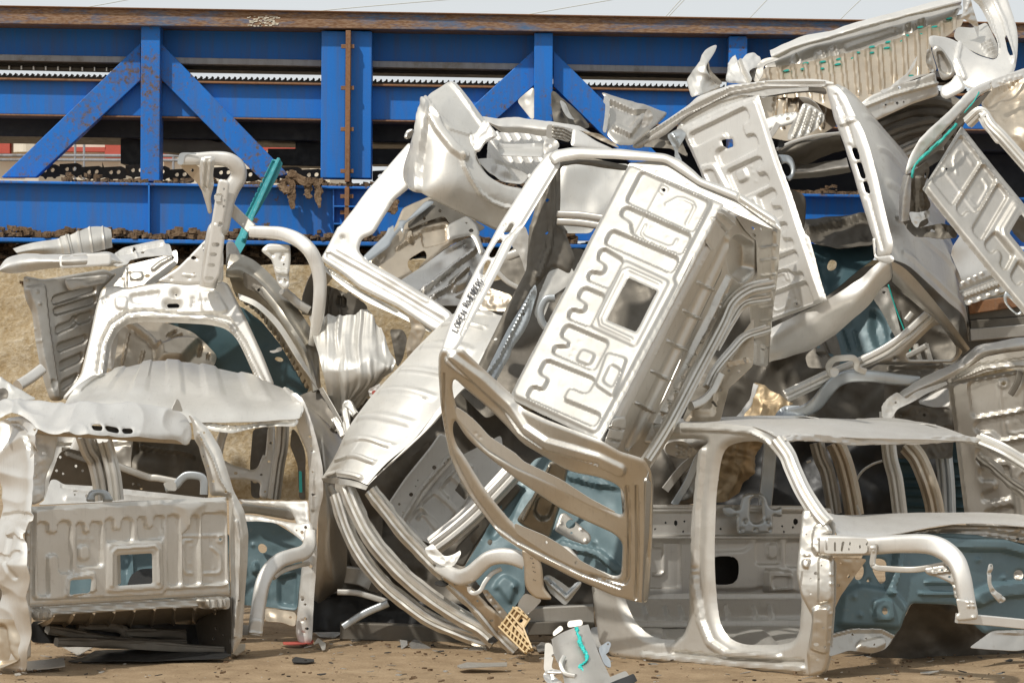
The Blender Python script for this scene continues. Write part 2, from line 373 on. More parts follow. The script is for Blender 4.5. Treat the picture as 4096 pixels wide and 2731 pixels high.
def rusty(name, paint, rustA, rustB, lo, hi, rough=.5, sc=1.0, streak=(1, 1, 1), sp=.4):
    m, t, b = nt(name); L = t.links.new; v = coord(t, streak)
    n1 = N_(t, 'ShaderNodeTexNoise', Scale=9.0 * sc, Detail=12.0, Roughness=.72); L(v, n1.inputs['Vector'])
    n2 = N_(t, 'ShaderNodeTexNoise', Scale=1.2, Detail=5.0); L(v, n2.inputs['Vector'])
    n3 = N_(t, 'ShaderNodeTexNoise', Scale=45.0, Detail=6.0); L(v, n3.inputs['Vector'])
    ad = N_(t, 'ShaderNodeMath', operation='MULTIPLY_ADD'); L(n2.outputs[0], ad.inputs[0]); ad.inputs[1].default_value = .55; L(n1.outputs[0], ad.inputs[2])
    msk = ramp(t, ad.outputs[0], [(lo, (0, 0, 0)), (hi, (1, 1, 1))])
    rc = ramp(t, n3.outputs[0], [(.35, rustA), (.65, rustB)])
    pc = ramp(t, n2.outputs[0], [(.3, paint), (.7, tuple(a * .82 for a in paint))])
    v2 = coord(t, (9, 9, .7)); n4 = N_(t, 'ShaderNodeTexNoise', Scale=1.6, Detail=9.0, Roughness=.7); L(v2, n4.inputs['Vector'])
    gm = ramp(t, n4.outputs[0], [(.45, (0, 0, 0)), (.72, (.46, .46, .46))]); pm = N_(t, 'ShaderNodeMixRGB'); L(gm, pm.inputs[0]); L(pc, pm.inputs[1]); pm.inputs[2].default_value = (.10, .095, .09, 1); pc = pm.outputs[0]
    mx = N_(t, 'ShaderNodeMixRGB'); L(msk, mx.inputs[0]); L(pc, mx.inputs[1]); L(rc, mx.inputs[2]); L(mx.outputs[0], b.inputs['Base Color'])
    mr = N_(t, 'ShaderNodeMapRange'); L(msk, mr.inputs[0]); mr.inputs[3].default_value = rough; mr.inputs[4].default_value = .85; L(mr.outputs[0], b.inputs['Roughness'])
    b.inputs['Specular IOR Level'].default_value = sp
    bp = N_(t, 'ShaderNodeBump', Strength=.25, Distance=.004); L(n3.outputs[0], bp.inputs['Height']); L(bp.outputs[0], b.inputs['Normal']); return m
BLUE = rusty('blue_paint', (.009, .17, .60), (.10, .065, .04), (.15, .11, .075), .98, 1.12, .5)
BLUEW = rusty('worn_blue_paint', (.009, .17, .60), (.10, .07, .045), (.16, .11, .075), .79, .93, .5, 2.4)
RUST = rusty('rusty_rail', (.05, .15, .30), (.17, .085, .04), (.30, .20, .13), .60, .80, .6, .7, (.6, 1, 3))
RUST2 = rusty('rust_flange', (.30, .14, .06), (.17, .08, .035), (.25, .15, .09), .6, .9, .8)
GREYF = rusty('grey_flange', (.30, .31, .33), (.16, .15, .14), (.2, .17, .14), .8, 1.0, .6)
def rough_mat(name, stops, scale=6, bump=.6, dist=.02, rough=.95, fine=60, speck=None):
    m, t, b = nt(name); L = t.links.new; v = coord(t)
    n1 = N_(t, 'ShaderNodeTexNoise', Scale=scale, Detail=12.0, Roughness=.68); L(v, n1.inputs['Vector'])
    n2 = N_(t, 'ShaderNodeTexNoise', Scale=fine, Detail=6.0, Roughness=.7); L(v, n2.inputs['Vector'])
    mx0 = N_(t, 'ShaderNodeMath', operation='MULTIPLY_ADD'); L(n2.outputs[0], mx0.inputs[0]); mx0.inputs[1].default_value = .5; 
    hf = N_(t, 'ShaderNodeMath', operation='MULTIPLY'); L(n1.outputs[0], hf.inputs[0]); hf.inputs[1].default_value = .5; L(hf.outputs[0], mx0.inputs[2])
    c = ramp(t, mx0.outputs[0], stops)
    if speck:
        vo = N_(t, 'ShaderNodeTexVoronoi', Scale=26.0); L(v, vo.inputs['Vector'])
        mk = ramp(t, vo.outputs['Distance'], [(.07, (1, 1, 1)), (.12, (0, 0, 0))]); mx = N_(t, 'ShaderNodeMixRGB'); L(mk, mx.inputs[0]); L(c, mx.inputs[1]); mx.inputs[2].default_value = speck + (1,); c = mx.outputs[0]
    L(c, b.inputs['Base Color']); b.inputs['Roughness'].default_value = rough; b.inputs['Specular IOR Level'].default_value = .2
    bp = N_(t, 'ShaderNodeBump', Strength=bump, Distance=dist); L(mx0.outputs[0], bp.inputs['Height']); L(bp.outputs[0], b.inputs['Normal']); return m
DIRT = rough_mat('packed_dirt', [(.30, (.13, .088, .053)), (.44, (.27, .19, .112)), (.56, (.365, .265, .163)), (.7, (.45, .34, .22))], 3.0, .7, .03)
RUBBLE = rough_mat('rubble', [(.32, (.06, .04, .025)), (.48, (.17, .11, .065)), (.6, (.27, .19, .12)), (.75, (.38, .30, .22))], 9.0, 1.0, .04, fine=40)
CONC = rough_mat('stained_concrete', [(.30, (.20, .13, .06)), (.41, (.42, .31, .17)), (.53, (.55, .45, .30)), (.68, (.74, .67, .54))], 2.6, 1.0, .03, fine=24)
MAROON = rough_mat('faded_red_paint', [(.3, (.42, .08, .06)), (.7, (.50, .13, .10))], 2, .1)
CREAM = rough_mat('cream_cladding', [(.3, (.62, .55, .42)), (.7, (.75, .70, .60))], 2, .1)
# ------------------------------------------------------------------ daylight and camera
W = bpy.data.worlds.new('World'); SC.world = W; W.use_nodes = True; wt = W.node_tree; bg = wt.nodes['Background']
SUN_EL, SUN_AZ = R(50), R(218)      # compass-like angle of the sun: 180 = behind the camera, >180 = to its left
sky = wt.nodes.new('ShaderNodeTexSky'); sky.sky_type = 'NISHITA'; sky.sun_disc = False; sky.sun_elevation = SUN_EL; sky.sun_rotation = SUN_AZ
sky.air_density = 1.0; sky.dust_density = 2.0; sky.ozone_density = .6; sky.altitude = 0
hz = wt.nodes.new('ShaderNodeMixRGB'); hz.inputs[0].default_value = .9; hz.inputs[2].default_value = (7.0, 7.25, 7.4, 1)   # thin high haze whitens the blue
wt.links.new(sky.outputs[0], hz.inputs[1]); wt.links.new(hz.outputs[0], bg.inputs['Color']); bg.inputs['Strength'].default_value = .108
sd_ = bpy.data.lights.new('sun', 'SUN'); sd_.energy = 3.1; sd_.angle = R(1.6); sd_.color = (1, .96, .895)
so = bpy.data.objects.new('sun', sd_); COL.objects.link(so)
dirv = Vector((math.sin(SUN_AZ) * math.cos(SUN_EL), math.cos(SUN_AZ) * math.cos(SUN_EL), math.sin(SUN_EL)))
so.rotation_euler = dirv.to_track_quat('Z', 'Y').to_euler(); so.location = dirv * 40
cd = bpy.data.cameras.new('camera'); co = bpy.data.objects.new('camera', cd); COL.objects.link(co); SC.camera = co
co.location = (0, -DIST, EYE); co.rotation_euler = (R(90), 0, 0); cd.sensor_width = 36; cd.lens = 36 * DIST / (4096 / PX); cd.clip_end = 2000
SC.view_settings.view_transform = 'Standard'; SC.view_settings.look = 'None'; SC.view_settings.exposure = 0; SC.view_settings.gamma = 1
SC.render.resolution_x = 1024; SC.render.resolution_y = 682
# ------------------------------------------------------------------ ground
def ground():
    n = 160
    xs = np.linspace(-9, 9, n); ys = np.concatenate([np.linspace(-12, 8, n)])
    gx, gy = np.meshgrid(xs, ys)
    z = .025 * vnoise(gx * 1.1, gy * 1.1, 5) + .010 * vnoise(gx * 4, gy * 4, 6) - .02
    V = np.stack([gx, gy, z], -1).reshape(-1, 3); i = np.arange(n * n).reshape(n, n)
    F = np.stack([i[:-1, :-1], i[:-1, 1:], i[1:, 1:], i[1:, :-1]], -1).reshape(-1, 4)
    tag(fastmesh('ground', V, F, DIRT, None), kind='structure')
    b = 900
    V = [(-b, -b, -.08), (b, -b, -.08), (b, b, -.08), (-b, b, -.08)]
    tag(mesh('terrain', V, [(0, 1, 2, 3)], DIRT), kind='structure')
ground()
rnd = random.Random(11)
def shard(c, s, flat=.25):
    """an irregular chip lying at c"""
    n = rnd.randint(4, 6); a0 = rnd.random() * 6.3; V = []; tx, ty = rnd.uniform(-.5, .5), rnd.uniform(-.5, .5)
    for k in range(n):
        a = a0 + 6.283 * k / n; r = s * rnd.uniform(.5, 1.1); x, y = r * math.cos(a), r * math.sin(a) * .8
        V.append((c[0] + x, c[1] + y, c[2] + tx * x * .5 + ty * y * .5))
    top = [(x, y, z + s * flat) for x, y, z in V]
    m = len(V); F = [tuple(range(m))[::-1], tuple(range(m, 2 * m))] + [(i, (i + 1) % m, (i + 1) % m + m, i + m) for i in range(m)]
    return V + top, F
def scatter(name, mat, n, xr, yr, s0, s1, flat=.3, z=0.0, dens=None):
    P = []
    for _ in range(n):
        x = rnd.uniform(*xr); y = rnd.uniform(*yr)
        if dens and rnd.random() > dens(x, y): continue
        P.append(shard((x, y, z), s0 + (s1 - s0) * rnd.random() ** 3, flat))
    return tag(many(name, None, P, mat), kind='stuff')
band = lambda x, y: .35 + .65 * abs(vnoise(np.array([x * 1.3]), np.array([y * 2.0]), 40)[0])
scatter('gravel', RUBBLE, 1300, (-4.2, 4.2), (-2.6, 2.2), .004, .028, .5, 0, band)
scatter('metal_chips', ALUW, 260, (-4.2, 4.2), (-2.5, 1.5), .003, .014, .4, .005, band)
scatter('dark_crumbs', STEELD, 500, (-4.2, 4.2), (-2.6, 1.5), .003, .018, .5, .002, band)
lit = lambda x, y: .25 + .75 * (abs(vnoise(np.array([x * 1.1]), np.array([y * 1.5]), 43)[0]) + .3 * (y > -.4))
scatter('scrap_litter', ALUG, 420, (-4.0, 4.0), (-1.6, 2.0), .006, .05, .12, .006, lit)
scatter('dark_litter', BLACK, 260, (-4.0, 4.0), (-1.4, 2.0), .006, .045, .15, .004, lit)
# ------------------------------------------------------------------ the blue conveyor gantry
GY = 4.6
G = thing('conveyor_gantry', (1300, 1300, GY), 'long blue steel conveyor gantry with rusty top rail and diagonal braces behind the scrap pile', 'conveyor')
def lin(a, b):      # line through (0, a) and (4096, b), photo px
    return lambda x: a + (b - a) * x / 4096
def strip(name, top, bot, Y0, Y1, mat, x0=-1500, x1=5600, bev=.006):
    return prism(name, G, [(x0, top(x0)), (x1, top(x1)), (x1, bot(x1)), (x0, bot(x0))], Y0, Y1, mat, bev)
strip('top_rail', lin(27, 97), lin(95, 154), GY - .30, GY + .45, RUST)
strip('rail_lip', lin(22, 90), lin(27, 97), GY - .34, GY + .45, RUST2)
strip('upper_web', lin(96, 155), lin(220, 292), GY + .12, GY + .16, BLUE)
strip('upper_flange', lin(218, 290), lin(243, 316), GY - .02, GY + .42, GREYF)
strip('chain_guard', lin(246, 319), lin(266, 336), GY + .22, GY + .6, BLACK)
strip('chain_bed', lin(303, 370), lin(313, 381), GY + .05, GY + .5, STEELD)
strip('middle_flange', lin(311, 379), lin(320, 388), GY - .08, GY + .35, RUST2)
strip('middle_web', lin(320, 388), lin(456, 520), GY + .0, GY + .04, BLUE)
strip('middle_lip', lin(456, 520), lin(463, 527), GY - .05, GY + .35, RUST2)
strip('dark_carrier', lin(464, 530), lin(545, 606), GY + .45, GY + 1.6, BLACK)
strip('shelf_flange', lin(722, 790), lin(733, 801), GY - .30, GY + .9, BLUEW)
strip('lower_web', lin(733, 801), lin(935, 985), GY - .20, GY - .16, BLUE)
strip('bottom_flange', lin(950, 998), lin(966, 1012), GY - .35, GY + .8, BLUE)
# chain with saw-toothed pans, seen in the slot under the upper web
def chain_teeth():
    P = []; Y = GY + .2; f = lin(305, 372); x = -200.0
    while x < 4300:
        w = 22.5; y = f(x); q = [(x, y + 3), (x + 3, y - 4), (x + 8, y - 5), (x + 13, y - 13), (x + 17, y - 12), (x + 16, y - 6), (x + w, y + 3)]
        a = [U(px, py, Y) for px, py in q]; n = len(a); V = a + [v + Vector((0, .12, 0)) for v in a]
        P.append((V, [tuple(range(n)), tuple(range(n, 2 * n))[::-1]] + [(i, i + n, (i + 1) % n + n, (i + 1) % n) for i in range(n)])); x += w
    return many('toothed_chain', G, P, STEELD)
tag(chain_teeth())
prism('chain_cover', G, T('A1 -300,430 735,458 735,486 -300,462'), GY + .24, GY + .3, DULL)
for i in range(10):
    x = 62 + 82 * i
    if x > 720: break
    sweep('roller_pin', G, T('A1 %d,%d,%f %d,%d,%f' % (x, 440 + x * .02, GY + .2, x, 470 + x * .02, GY + .2)), ALUS, r=5, kind='round')
# lower chain links
def lower_chain(x0, x1, seed):
    P = []; r = random.Random(seed); f = lin(690, 757); x = x0
    out = []
    while x < x1:
        y = f(x) + 6 * math.sin(x * .021) + r.uniform(-2, 2); w = 88
        q = [(x, y - 30), (x + w * .8, y - 34), (x + w, y - 26), (x + w, y + 12), (x + w * .82, y + 16), (x + w * .76, y + 26), (x + w * .66, y + 16), (x + w * .4, y + 17), (x + w * .34, y + 27), (x + w * .26, y + 16), (x, y + 10)]
        h = [[(x + w * .25, y - 18), (x + w * .42, y - 19), (x + w * .42, y - 2), (x + w * .25, y - 2)], [(x + w * .58, y - 19), (x + w * .75, y - 20), (x + w * .75, y - 3), (x + w * .58, y - 3)]]
        sheet('chain_link', G, q, [(0, 0, GY + .35), (4000, 0, GY + .35), (0, 3000, GY + .35)], STEELD, holes=h, step=4, th=.06, rnd=0, hrnd=1)
        x += w
lower_chain(150, 1290, 4); lower_chain(1490, 1750, 5)
# posts and braces
def post(x0, x1, y0, y1, Y=GY - .22):
    return prism('post', G, [(x0, y0), (x1, y0), (x1 - 3, y1), (x0 - 3, y1)], Y, Y + .30, BLUEW, .008)
post(564, 641, 104, 726); post(2137, 2212, 132, 742); post(2915, 2990, 145, 752)
def brace(pts): return prism('brace', G, T(pts), GY - .10, GY + .04, BLUEW, .006)
brace('A1 945,290 945,540 240,1192 8,1192'); brace('A1 1078,288 1078,530 1760,1215 1930,1172 1915,1150')
brace('A2 1322,335 1322,575 560,1262 310,1262'); brace('A2 1450,342 1450,580 2140,1262 2380,1262')
prism('brace_gusset', G, T('A1 1080,545 1330,790 1080,790'), GY + .04, GY + .07, BLUE)
for x0, x1 in ((1286, 1384), (1400, 1488)):
    prism('splice_plate', G, [(x0, 124), (x1, 126), (x1 - 4, 714), (x0 - 4, 712)], GY - .20, GY + .08, BLUE, .008)
prism('splice_flange', G, [(1383, 122), (1403, 122), (1398, 728), (1379, 728)], GY - .33, GY + .1, RUST2, .004)
prism('splice_flange', G, [(1379, 748), (1397, 748), (1395, 945), (1377, 945)], GY - .36, GY - .20, RUST2, .004)
for y in (187, 353, 518, 685, 786, 850):
    for sx in (-1, 1):
        x = 1391 + sx * 17 - (y - 187) * .006
        sweep('bolt', G, [(x - 9, y, GY - (.29 if y < 740 else .31)), (x + 9, y, GY - (.29 if y < 740 else .31))], RUST2, r=8, kind='box')
prism('stiffener', G, [(592, 734), (599, 734), (599, 935), (592, 935)], GY - .30, GY - .20, BLUE, .002)
for y in (822, 892): prism('stiffener', G, [(1335, y), (1460, y + 2), (1460, y + 8), (1335, y + 6)], GY - .36, GY - .20, BLUE, .002)
prism('stiffener', G, [(1331, 742), (1337, 742), (1337, 938), (1331, 938)], GY - .26, GY - .20, BLUE, .002)
prism('support_leg', G, T('A1 810,925 945,925 945,1120 810,1100'), GY + .7, GY + 1.1, BLACK)
prism('support_leg', G, T('A1 1985,940 2160,940 2160,1120 1800,1110 1800,1000 1985,1000'), GY + .7, GY + 1.1, BLACK)
prism('return_belt', G, T('A1 1070,915 1400,940 1800,1030 1850,1120 1600,1080 1380,1050 1070,1018'), GY + .6, GY + 1.0, DULL)
prism('return_belt', G, T('A2 225,870 560,870 560,955 225,955'), GY + .6, GY + 1.0, BLACK)
prism('return_belt', G, T('A2 225,1000 560,1000 560,1105 225,1105'), GY + .6, GY + 1.0, BLACK)
prism('dark_carrier', G, [(1760, 540), (4400, 590), (4400, 800), (1760, 760)], GY + 1.0, GY + 1.6, BLACK)  # black filler added behind the gantry, closes the pale gap
def grime(name, f, xr, Y0, Y1, n, s, seed, lab=None):
    r = random.Random(seed); P = []
    for _ in range(n):
        x = r.uniform(*xr); k = max(0, vnoise(np.array([x / 90.0]), np.array([seed * 1.0]), 77)[0] + .45)
        Y = r.uniform(Y0, Y1); p = U(x, f(x), Y); P.append(shard((p.x, p.y, U(x, f(x), Y0).z + r.random() ** 2 * .07 * k), s * r.uniform(.3, 1.2), .7))
    return tag(many(name, None, P, RUBBLE), kind='stuff')
grime('dirt_on_shelf', lin(722, 790), (260, 3500), GY - .28, GY + .0, 900, .035, 3)
grime('dirt_on_bottom_flange', lin(948, 996), (-60, 2300), GY - .34, GY - .05, 1500, .045, 5)
# ragged cloth caught on the shelf
def rags(pts, seed):
    t = thing('hanging_rag', pts[0][0] + (GY - .34,), 'ragged brown fibres hanging over the shelf edge beside the turquoise post' if seed == 1 else 'small brown rag caught on the blue web above the white window frame', 'rag')
    for i, st in enumerate(pts):
        sweep('fibre_strand', t, [(x, y, GY - .34 - .02 * k) for k, (x, y) in enumerate(st)], RUBBLE, kind='rail', flat=.4, dent=.9, seed=seed + i, rs=[16, 11, 13, 5], n=6)
rags([T('A1 1935,1165 1990,1190 2050,1230 2110,1215'), T('A1 1940,1180 1965,1260 1960,1330 1968,1405'), T('A1 2060,1210 2070,1260 2075,1310 2068,1335'), T('A1 2125,1210 2140,1270 2138,1330 2150,1395'), T('A1 1900,1230 1915,1270 1935,1285 1940,1300')], 1)
rags([T('A2 380,1345 385,1380 378,1410 372,1440'), T('A2 370,1370 360,1390 345,1400 340,1425')], 2)
# white stencilled patch on the rail
def stencil():
    P = []; r = random.Random(8); Y = GY - .305
    for _ in range(60):
        x = r.uniform(986, 1106); y = r.uniform(64, 104); w = r.uniform(4, 22); h = r.uniform(1.5, 5)
        a = [U(px, py, Y) for px, py in ((x, y), (x + w, y + r.uniform(-2, 2)), (x + w - 2, y + h), (x + 1, y + h))]
        V = a + [v + Vector((0, .004, 0)) for v in a]; P.append((V, [(3, 2, 1, 0), (4, 5, 6, 7)] + [(i, (i + 1) % 4, (i + 1) % 4 + 4, i + 4) for i in range(4)]))
    many('worn_marking', G, P, CREAM)
stencil()
# ------------------------------------------------------------------ concrete wall, rubble, distance
def wall():
    t = thing('concrete_wall', (400, 1500, GY), 'stained tan concrete wall under the blue gantry at left', 'wall')
    x0, x1 = -1500, 5600
    sheet('wall_face', t, [(x0, 1075), (1260, 1060), (1262, 1040), (x1, 1040), (x1, 2000), (x0, 2000)], [(0, 1000, GY - .4), (4000, 1000, GY - .4), (0, 2000, GY - .4)], CONC, step=24, th=.3, dent=[(.02, 60, 's'), (.01, 24, 's')], rnd=0)
wall()
def heap():
    n = 200; m = 26; x = np.linspace(-200, 2500, n)[None, :] + np.zeros((m, 1)); v = np.linspace(0, 1, m)[:, None] + np.zeros((1, n))
    y = 1128 - 160 * v ; Y = GY - .28 + .55 * v
    P = UA(x, y, Y); P[..., 1] -= .12 * (vnoise(x / 60, v * 4, 21) + .6 * vnoise(x / 20, v * 9, 22)); P[..., 2] += .05 * vnoise(x / 45, v * 5, 23) + .03 * vnoise(x / 14, v * 9, 24)
    i = np.arange(m * n).reshape(m, n); F = np.stack([i[:-1, :-1], i[:-1, 1:], i[1:, 1:], i[1:, :-1]], -1).reshape(-1, 4)
    o = fastmesh('rubble_heap', P.reshape(-1, 3), F, RUBBLE, None); tag(o, kind='stuff')
    r = random.Random(4); Q = []
    for _ in range(1500):
        a, b = r.randrange(m), r.randrange(n); p = P[a, b]; Q.append(shard((p[0], p[1] - .02, p[2]), r.uniform(.012, .06), .6))
    o = tag(many('rubble_lumps', None, Q, RUBBLE), kind='stuff')
heap()
def distance():
    Y = 38.0
    t = thing('far_building', (200, 600, Y), 'distant red and cream industrial building seen through the gap under the gantry', 'building')
    prism('wall', t, [(-300, 540), (1320, 540), (1320, 1100), (-300, 1100)], Y, Y + 6, CREAM, 0)
    for q in ('A1 -100,905 65,905 65,1030 -100,1030', 'A1 90,985 710,990 705,1020 90,1015', 'A1 705,965 810,965 810,1060 705,1060', 'A1 1075,1015 1160,1015 1160,1080 1075,1080', 'A1 1440,935 1500,935 1500,965 1440,965', 'A1 1700,985 2000,985 2000,1010 1700,1010', 'A1 -50,905 300,905 300,935 -50,935'):
        prism('red_panel', t, T(q), Y - .3, Y - .05, MAROON, 0)
    for q in ('A1 80,945 250,945 250,985 80,985',): prism('tank', t, T(q), Y - 1, Y - .3, CREAM, .2)
    r = thing('railing', (200, 640, 33), 'grey metal railing in front of the distant red and cream building', 'railing')
    for y in (930, 1045, 1075): sweep('rail', r, T('A1 -100,%d,33 2300,%d,33' % (y, y + 6)), GREYF, r=6, kind='round')
    for x in (-20, 505, 565, 1165, 1700): sweep('post', r, T('A1 %d,930,33 %d,1300,33' % (x, x)), GREYF, r=5, kind='round')
distance()
WIRES = [('A1 400,80,55 650,38,55 900,-8,55', 'faint power line crossing the sky above the left end of the gantry'), ('A1 1900,100,60 2352,55,60 A2 800,-6,60', 'long shallow power line over the middle of the gantry'),
         ('A2 1000,150,50 1300,95,50 1900,-10,50', 'power line rising to the right above the second blue post'), ('A2 2150,200,58 2250,85,58 2345,-15,58', 'steep power line right of the centre of the sky'),
         ('A3 400,230,62 520,110,62 640,-15,62', 'steep power line above the rusty third post'), ('A3 1000,270,66 1130,120,66 1270,-15,66', 'rightmost steep power line beside the raised truck bed'), ('A3 -80,140,70 0,50,70 60,-15,70', 'short steep power line left of the rusty third post')]
WIREM = rough_mat('wire', [(.3, (.52, .55, .54)), (.7, (.56, .59, .58))], 2, .0)  # pale tone puts distance haze into the colour
for p, l in WIRES:
    tag(sweep('power_line', None, T(p), WIREM, r=2.0, kind='round'), l, 'power line', 'overhead power lines')
# ------------------------------------------------------------------ C1: the cab hanging on its side in the middle
def cab_centre():
    t = thing('truck_cab', (2300, 1400, .3), 'tilted pickup cab in the centre with names handwritten in marker on its roof edge', 'truck cab', 'scrapped pickup cab shells')
    Q = [(2035, 1588), (2513, 652), (2893, 815), (2400, 1768)]
    dp = tps([(2040, 1584, -.3), (2398, 1757, -.8), (2517, 655, .6), (2891, 818, .1)])
    back_panel(t, Q, dp, ALUP, step=5, small=1, dent=[(.006, 300, 's'), (.004, 140, 'c')], seed=5)
    # rear header of the roof, with the lamp slots
    hd = sheet('roof_header', t, T('A2 1400,1030 1440,1005 1500,1090 1455,1165 1210,1567 B2 1170,120 1085,290 985,480 870,690 815,800 770,850 690,832 745,660 850,430 965,210 1075,0 A2 1165,1370 1310,1140'), lambda x, y: dp(x, y) + .02, ALUW,
        holes=[T('A2 1118,1560 1158,1492 1186,1500 1150,1567 B2 1125,62 1096,58'), T('B2 1085,86 1108,98 1052,214 1018,214 1016,192'), T('B2 1003,230 1030,238 986,330 956,326 956,302')],
        emb=[('l', T('A2 1470,1120 1240,1500 B2 1130,100 930,500 830,730'), 6, -.012), ('d', T('B2 980,345 976,352 970,342 975,338 1128,-5 1118,-3'), 5, -.01)], edge=(14, .025), hedge=(8, .015), step=4, rnd=1)
    # handwriting in marker
    P = []
    G = {'L': ['0,0 0,9', '0,9 5,9'], 'O': ['3,0 0,2 0,7 3,9 5,7 5,2 3,0'], 'R': ['0,0 0,9', '0,0 4,1 5,3 4,5 0,5', '1,5 5,9'], 'E': ['5,0 0,0 0,9 5,9', '0,4 4,4'], 'N': ['0,9 0,0 5,9 5,0'],
         'B': ['0,0 0,9', '0,0 4,1 4,3 0,4 5,5 5,8 0,9'], 'G': ['5,1 2,0 0,3 0,7 3,9 5,7 5,5 3,5'], 'o': ['3,2 0,4 0,8 3,9 5,7 4,3 3,2'], 'd': ['5,-1 5,9', '5,5 2,4 0,7 2,9 5,8']}
    def word(txt, a, b, hgt):
        a = np.array(T(a)[0]); b = np.array(T(b)[0]); u = (b - a); L = np.linalg.norm(u); u /= L; v = np.array([-u[1], u[0]]); adv = L / len(txt)
        for i, ch in enumerate(txt):
            for st in G[ch]:
                q = [tuple(map(float, s.split(','))) for s in st.split()]
                pts = [a + u * (adv * i + c[0] / 5 * adv * .72) + v * (hgt * c[1] / 9) for c in q]
                for m, n in zip(pts[:-1], pts[1:]):
                    d = n - m; nn = np.array([-d[1], d[0]]); nn = nn / (np.linalg.norm(nn) + 1e-6) * 1.7
                    qd = [m + nn, n + nn, n - nn, m - nn]
                    V = [U(p[0], p[1], float(dp(p[0], p[1])) + .004) for p in qd]; P.append((V + [x + Vector((0, .003, 0)) for x in V], [(0, 1, 2, 3), (7, 6, 5, 4), (0, 4, 5, 1), (1, 5, 6, 2), (2, 6, 7, 3), (3, 7, 4, 0)]))
    word('LOREN', 'B2 765,700', 'B2 838,560', 24); word('RodENBERG', 'B2 838,530', 'B2 945,350', 26)
    o = many('marker_writing', hd, P, INK)
    # upper side rail and the dark channel under it
    sheet('upper_side_rail', t, T('M1 862,445 900,402 1000,386 1300,398 1560,426 1650,463 1725,523 1770,568 1990,652 2212,798 2248,885 2190,852 1970,695 1750,605 1600,505 1550,475 1350,462 1050,445 935,462 905,490'), lambda x, y: dp(x, y) - .05, ALU, edge=(16, .05), step=4, dent=[(.006, 140, 's')], emb=[('l', T('M1 1990,665 1985,700 2200,840'), 6, -.015)])
    sheet('rear_surround', t, T('M1 1335,505 1352,488 1550,468 1600,498 1750,598 1970,690 2190,848 2238,888 2150,862 1975,788 1885,738 1830,700 1700,645 1400,545'), lambda x, y: dp(x, y) + .015, ALU, step=4, emb=[('d', T('M1 1420,520 1510,545 1690,620 1780,670 1970,760 2060,800'), 6, .006)], holes=[T('M1 2123,805 2137,800 2142,815 2128,820')], hrnd=1)
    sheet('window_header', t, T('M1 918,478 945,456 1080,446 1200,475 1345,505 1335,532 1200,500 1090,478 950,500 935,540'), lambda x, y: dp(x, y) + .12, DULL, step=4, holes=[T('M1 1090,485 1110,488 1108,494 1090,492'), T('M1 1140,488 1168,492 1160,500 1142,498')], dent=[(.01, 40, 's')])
    sheet('inner_side_rail', t, T('A2 1470,1085 1650,1050 1960,1120 1955,1145 1760,1120 1600,1095 1500,1115 1500,1330 1495,1480 1560,1567 B2 1530,40 1600,220 1560,330 1450,270 1330,420 1150,740 1010,1030 930,970 1130,560 1270,300 1290,0 A2 1300,1500 1360,1280 1440,1160'), [(2000, 900, .95), (2500, 660, 1.1), (1930, 1500, .7)], DULL,
        holes=[T('B2 1390,50 1410,40 1420,60 1395,70'), T('A2 1405,1180 1430,1180 1430,1230 1405,1230'), T('A2 1395,1330 1425,1330 1425,1360 1395,1360')], emb=[('l', T('A2 1440,1180 1440,1500 B2 1420,160 1350,350'), 16, .03)], edge=(18, .03), dent=[(.02, 50, 'c')])
    for p in ('A2 1480,1440,.9 1640,1447,.85 1800,1470,.8', 'A2 1480,1490,.9 1640,1500,.85 1800,1525,.8'): sweep('inner_crossbar', t, T(p), ALUG, r=15, kind='rail')
    sheet('inner_sill', t, T('B2 1330,385 1345,450 1310,560 1290,640 1250,720 1170,830 1160,880 1110,960 1060,1060 985,1010 1140,700'), [(1900, 1400, .55), (2140, 1130, .75), (2100, 1500, .5)], ALUB,
        holes=[T('B2 1085,890 1110,830 1100,880'), T('B2 1295,490 1310,488 1308,510 1295,510'), T('B2 1060,1030 1085,1000 1080,1020')], emb=[('l', T('B2 1310,440 1080,900 1010,1000'), 12, .03)], edge=(14, .03))
    sheet('headrest_bracket', t, T('B2 1420,310 1560,270 1600,330 1560,400 1440,480 1410,560 1370,660 1320,600 1350,480'), [(2200, 1100, .9), (2300, 1060, .95), (2160, 1250, .8)], ALU, step=6, dent=[(.01, 60, 's')])
    sweep('seat_latch', t, T('B2 1460,490,.7 1400,500,.7 1365,570,.7 1370,640,.7 1400,690,.7'), ALUB, r=15, kind='rail')
    # body side hanging from the lower end
    ds = tps([(1770, 1430, -.25), (2040, 1590, -.32), (2400, 1770, -.82), (2580, 1850, -.85), (2580, 2400, -.25), (2080, 2170, .05), (1790, 1840, .1), (2350, 2080, -.35)])
    outl = T('B2 695,830 760,850 830,835 960,960 1160,1145 1220,1230 1400,1310 1760,1450 1900,1530 C2 2060,70 2105,150 2112,260 2105,640 2078,1028 2040,1036 1850,990 1600,880 1350,755 1190,660 1080,585 1000,480 900,340 820,210 745,40 B2 720,1420 690,1250 672,1000 675,880')
    op1 = T('B2 775,1030 850,1100 1000,1225 1140,1370 1230,1470 1380,1560 C2 1540,150 1740,190 1860,235 1920,290 1918,435 1890,445 1700,360 1450,225 1200,115 1000,0 B2 870,1360 790,1230 765,1100')
    op2 = T('B2 780,1300 850,1420 930,1500 C2 1060,95 1220,222 1500,405 1700,505 1850,570 1908,630 1898,850 1845,858 1640,765 1400,640 1190,530 1050,360 950,215 850,50 B2 790,1480 765,1380')
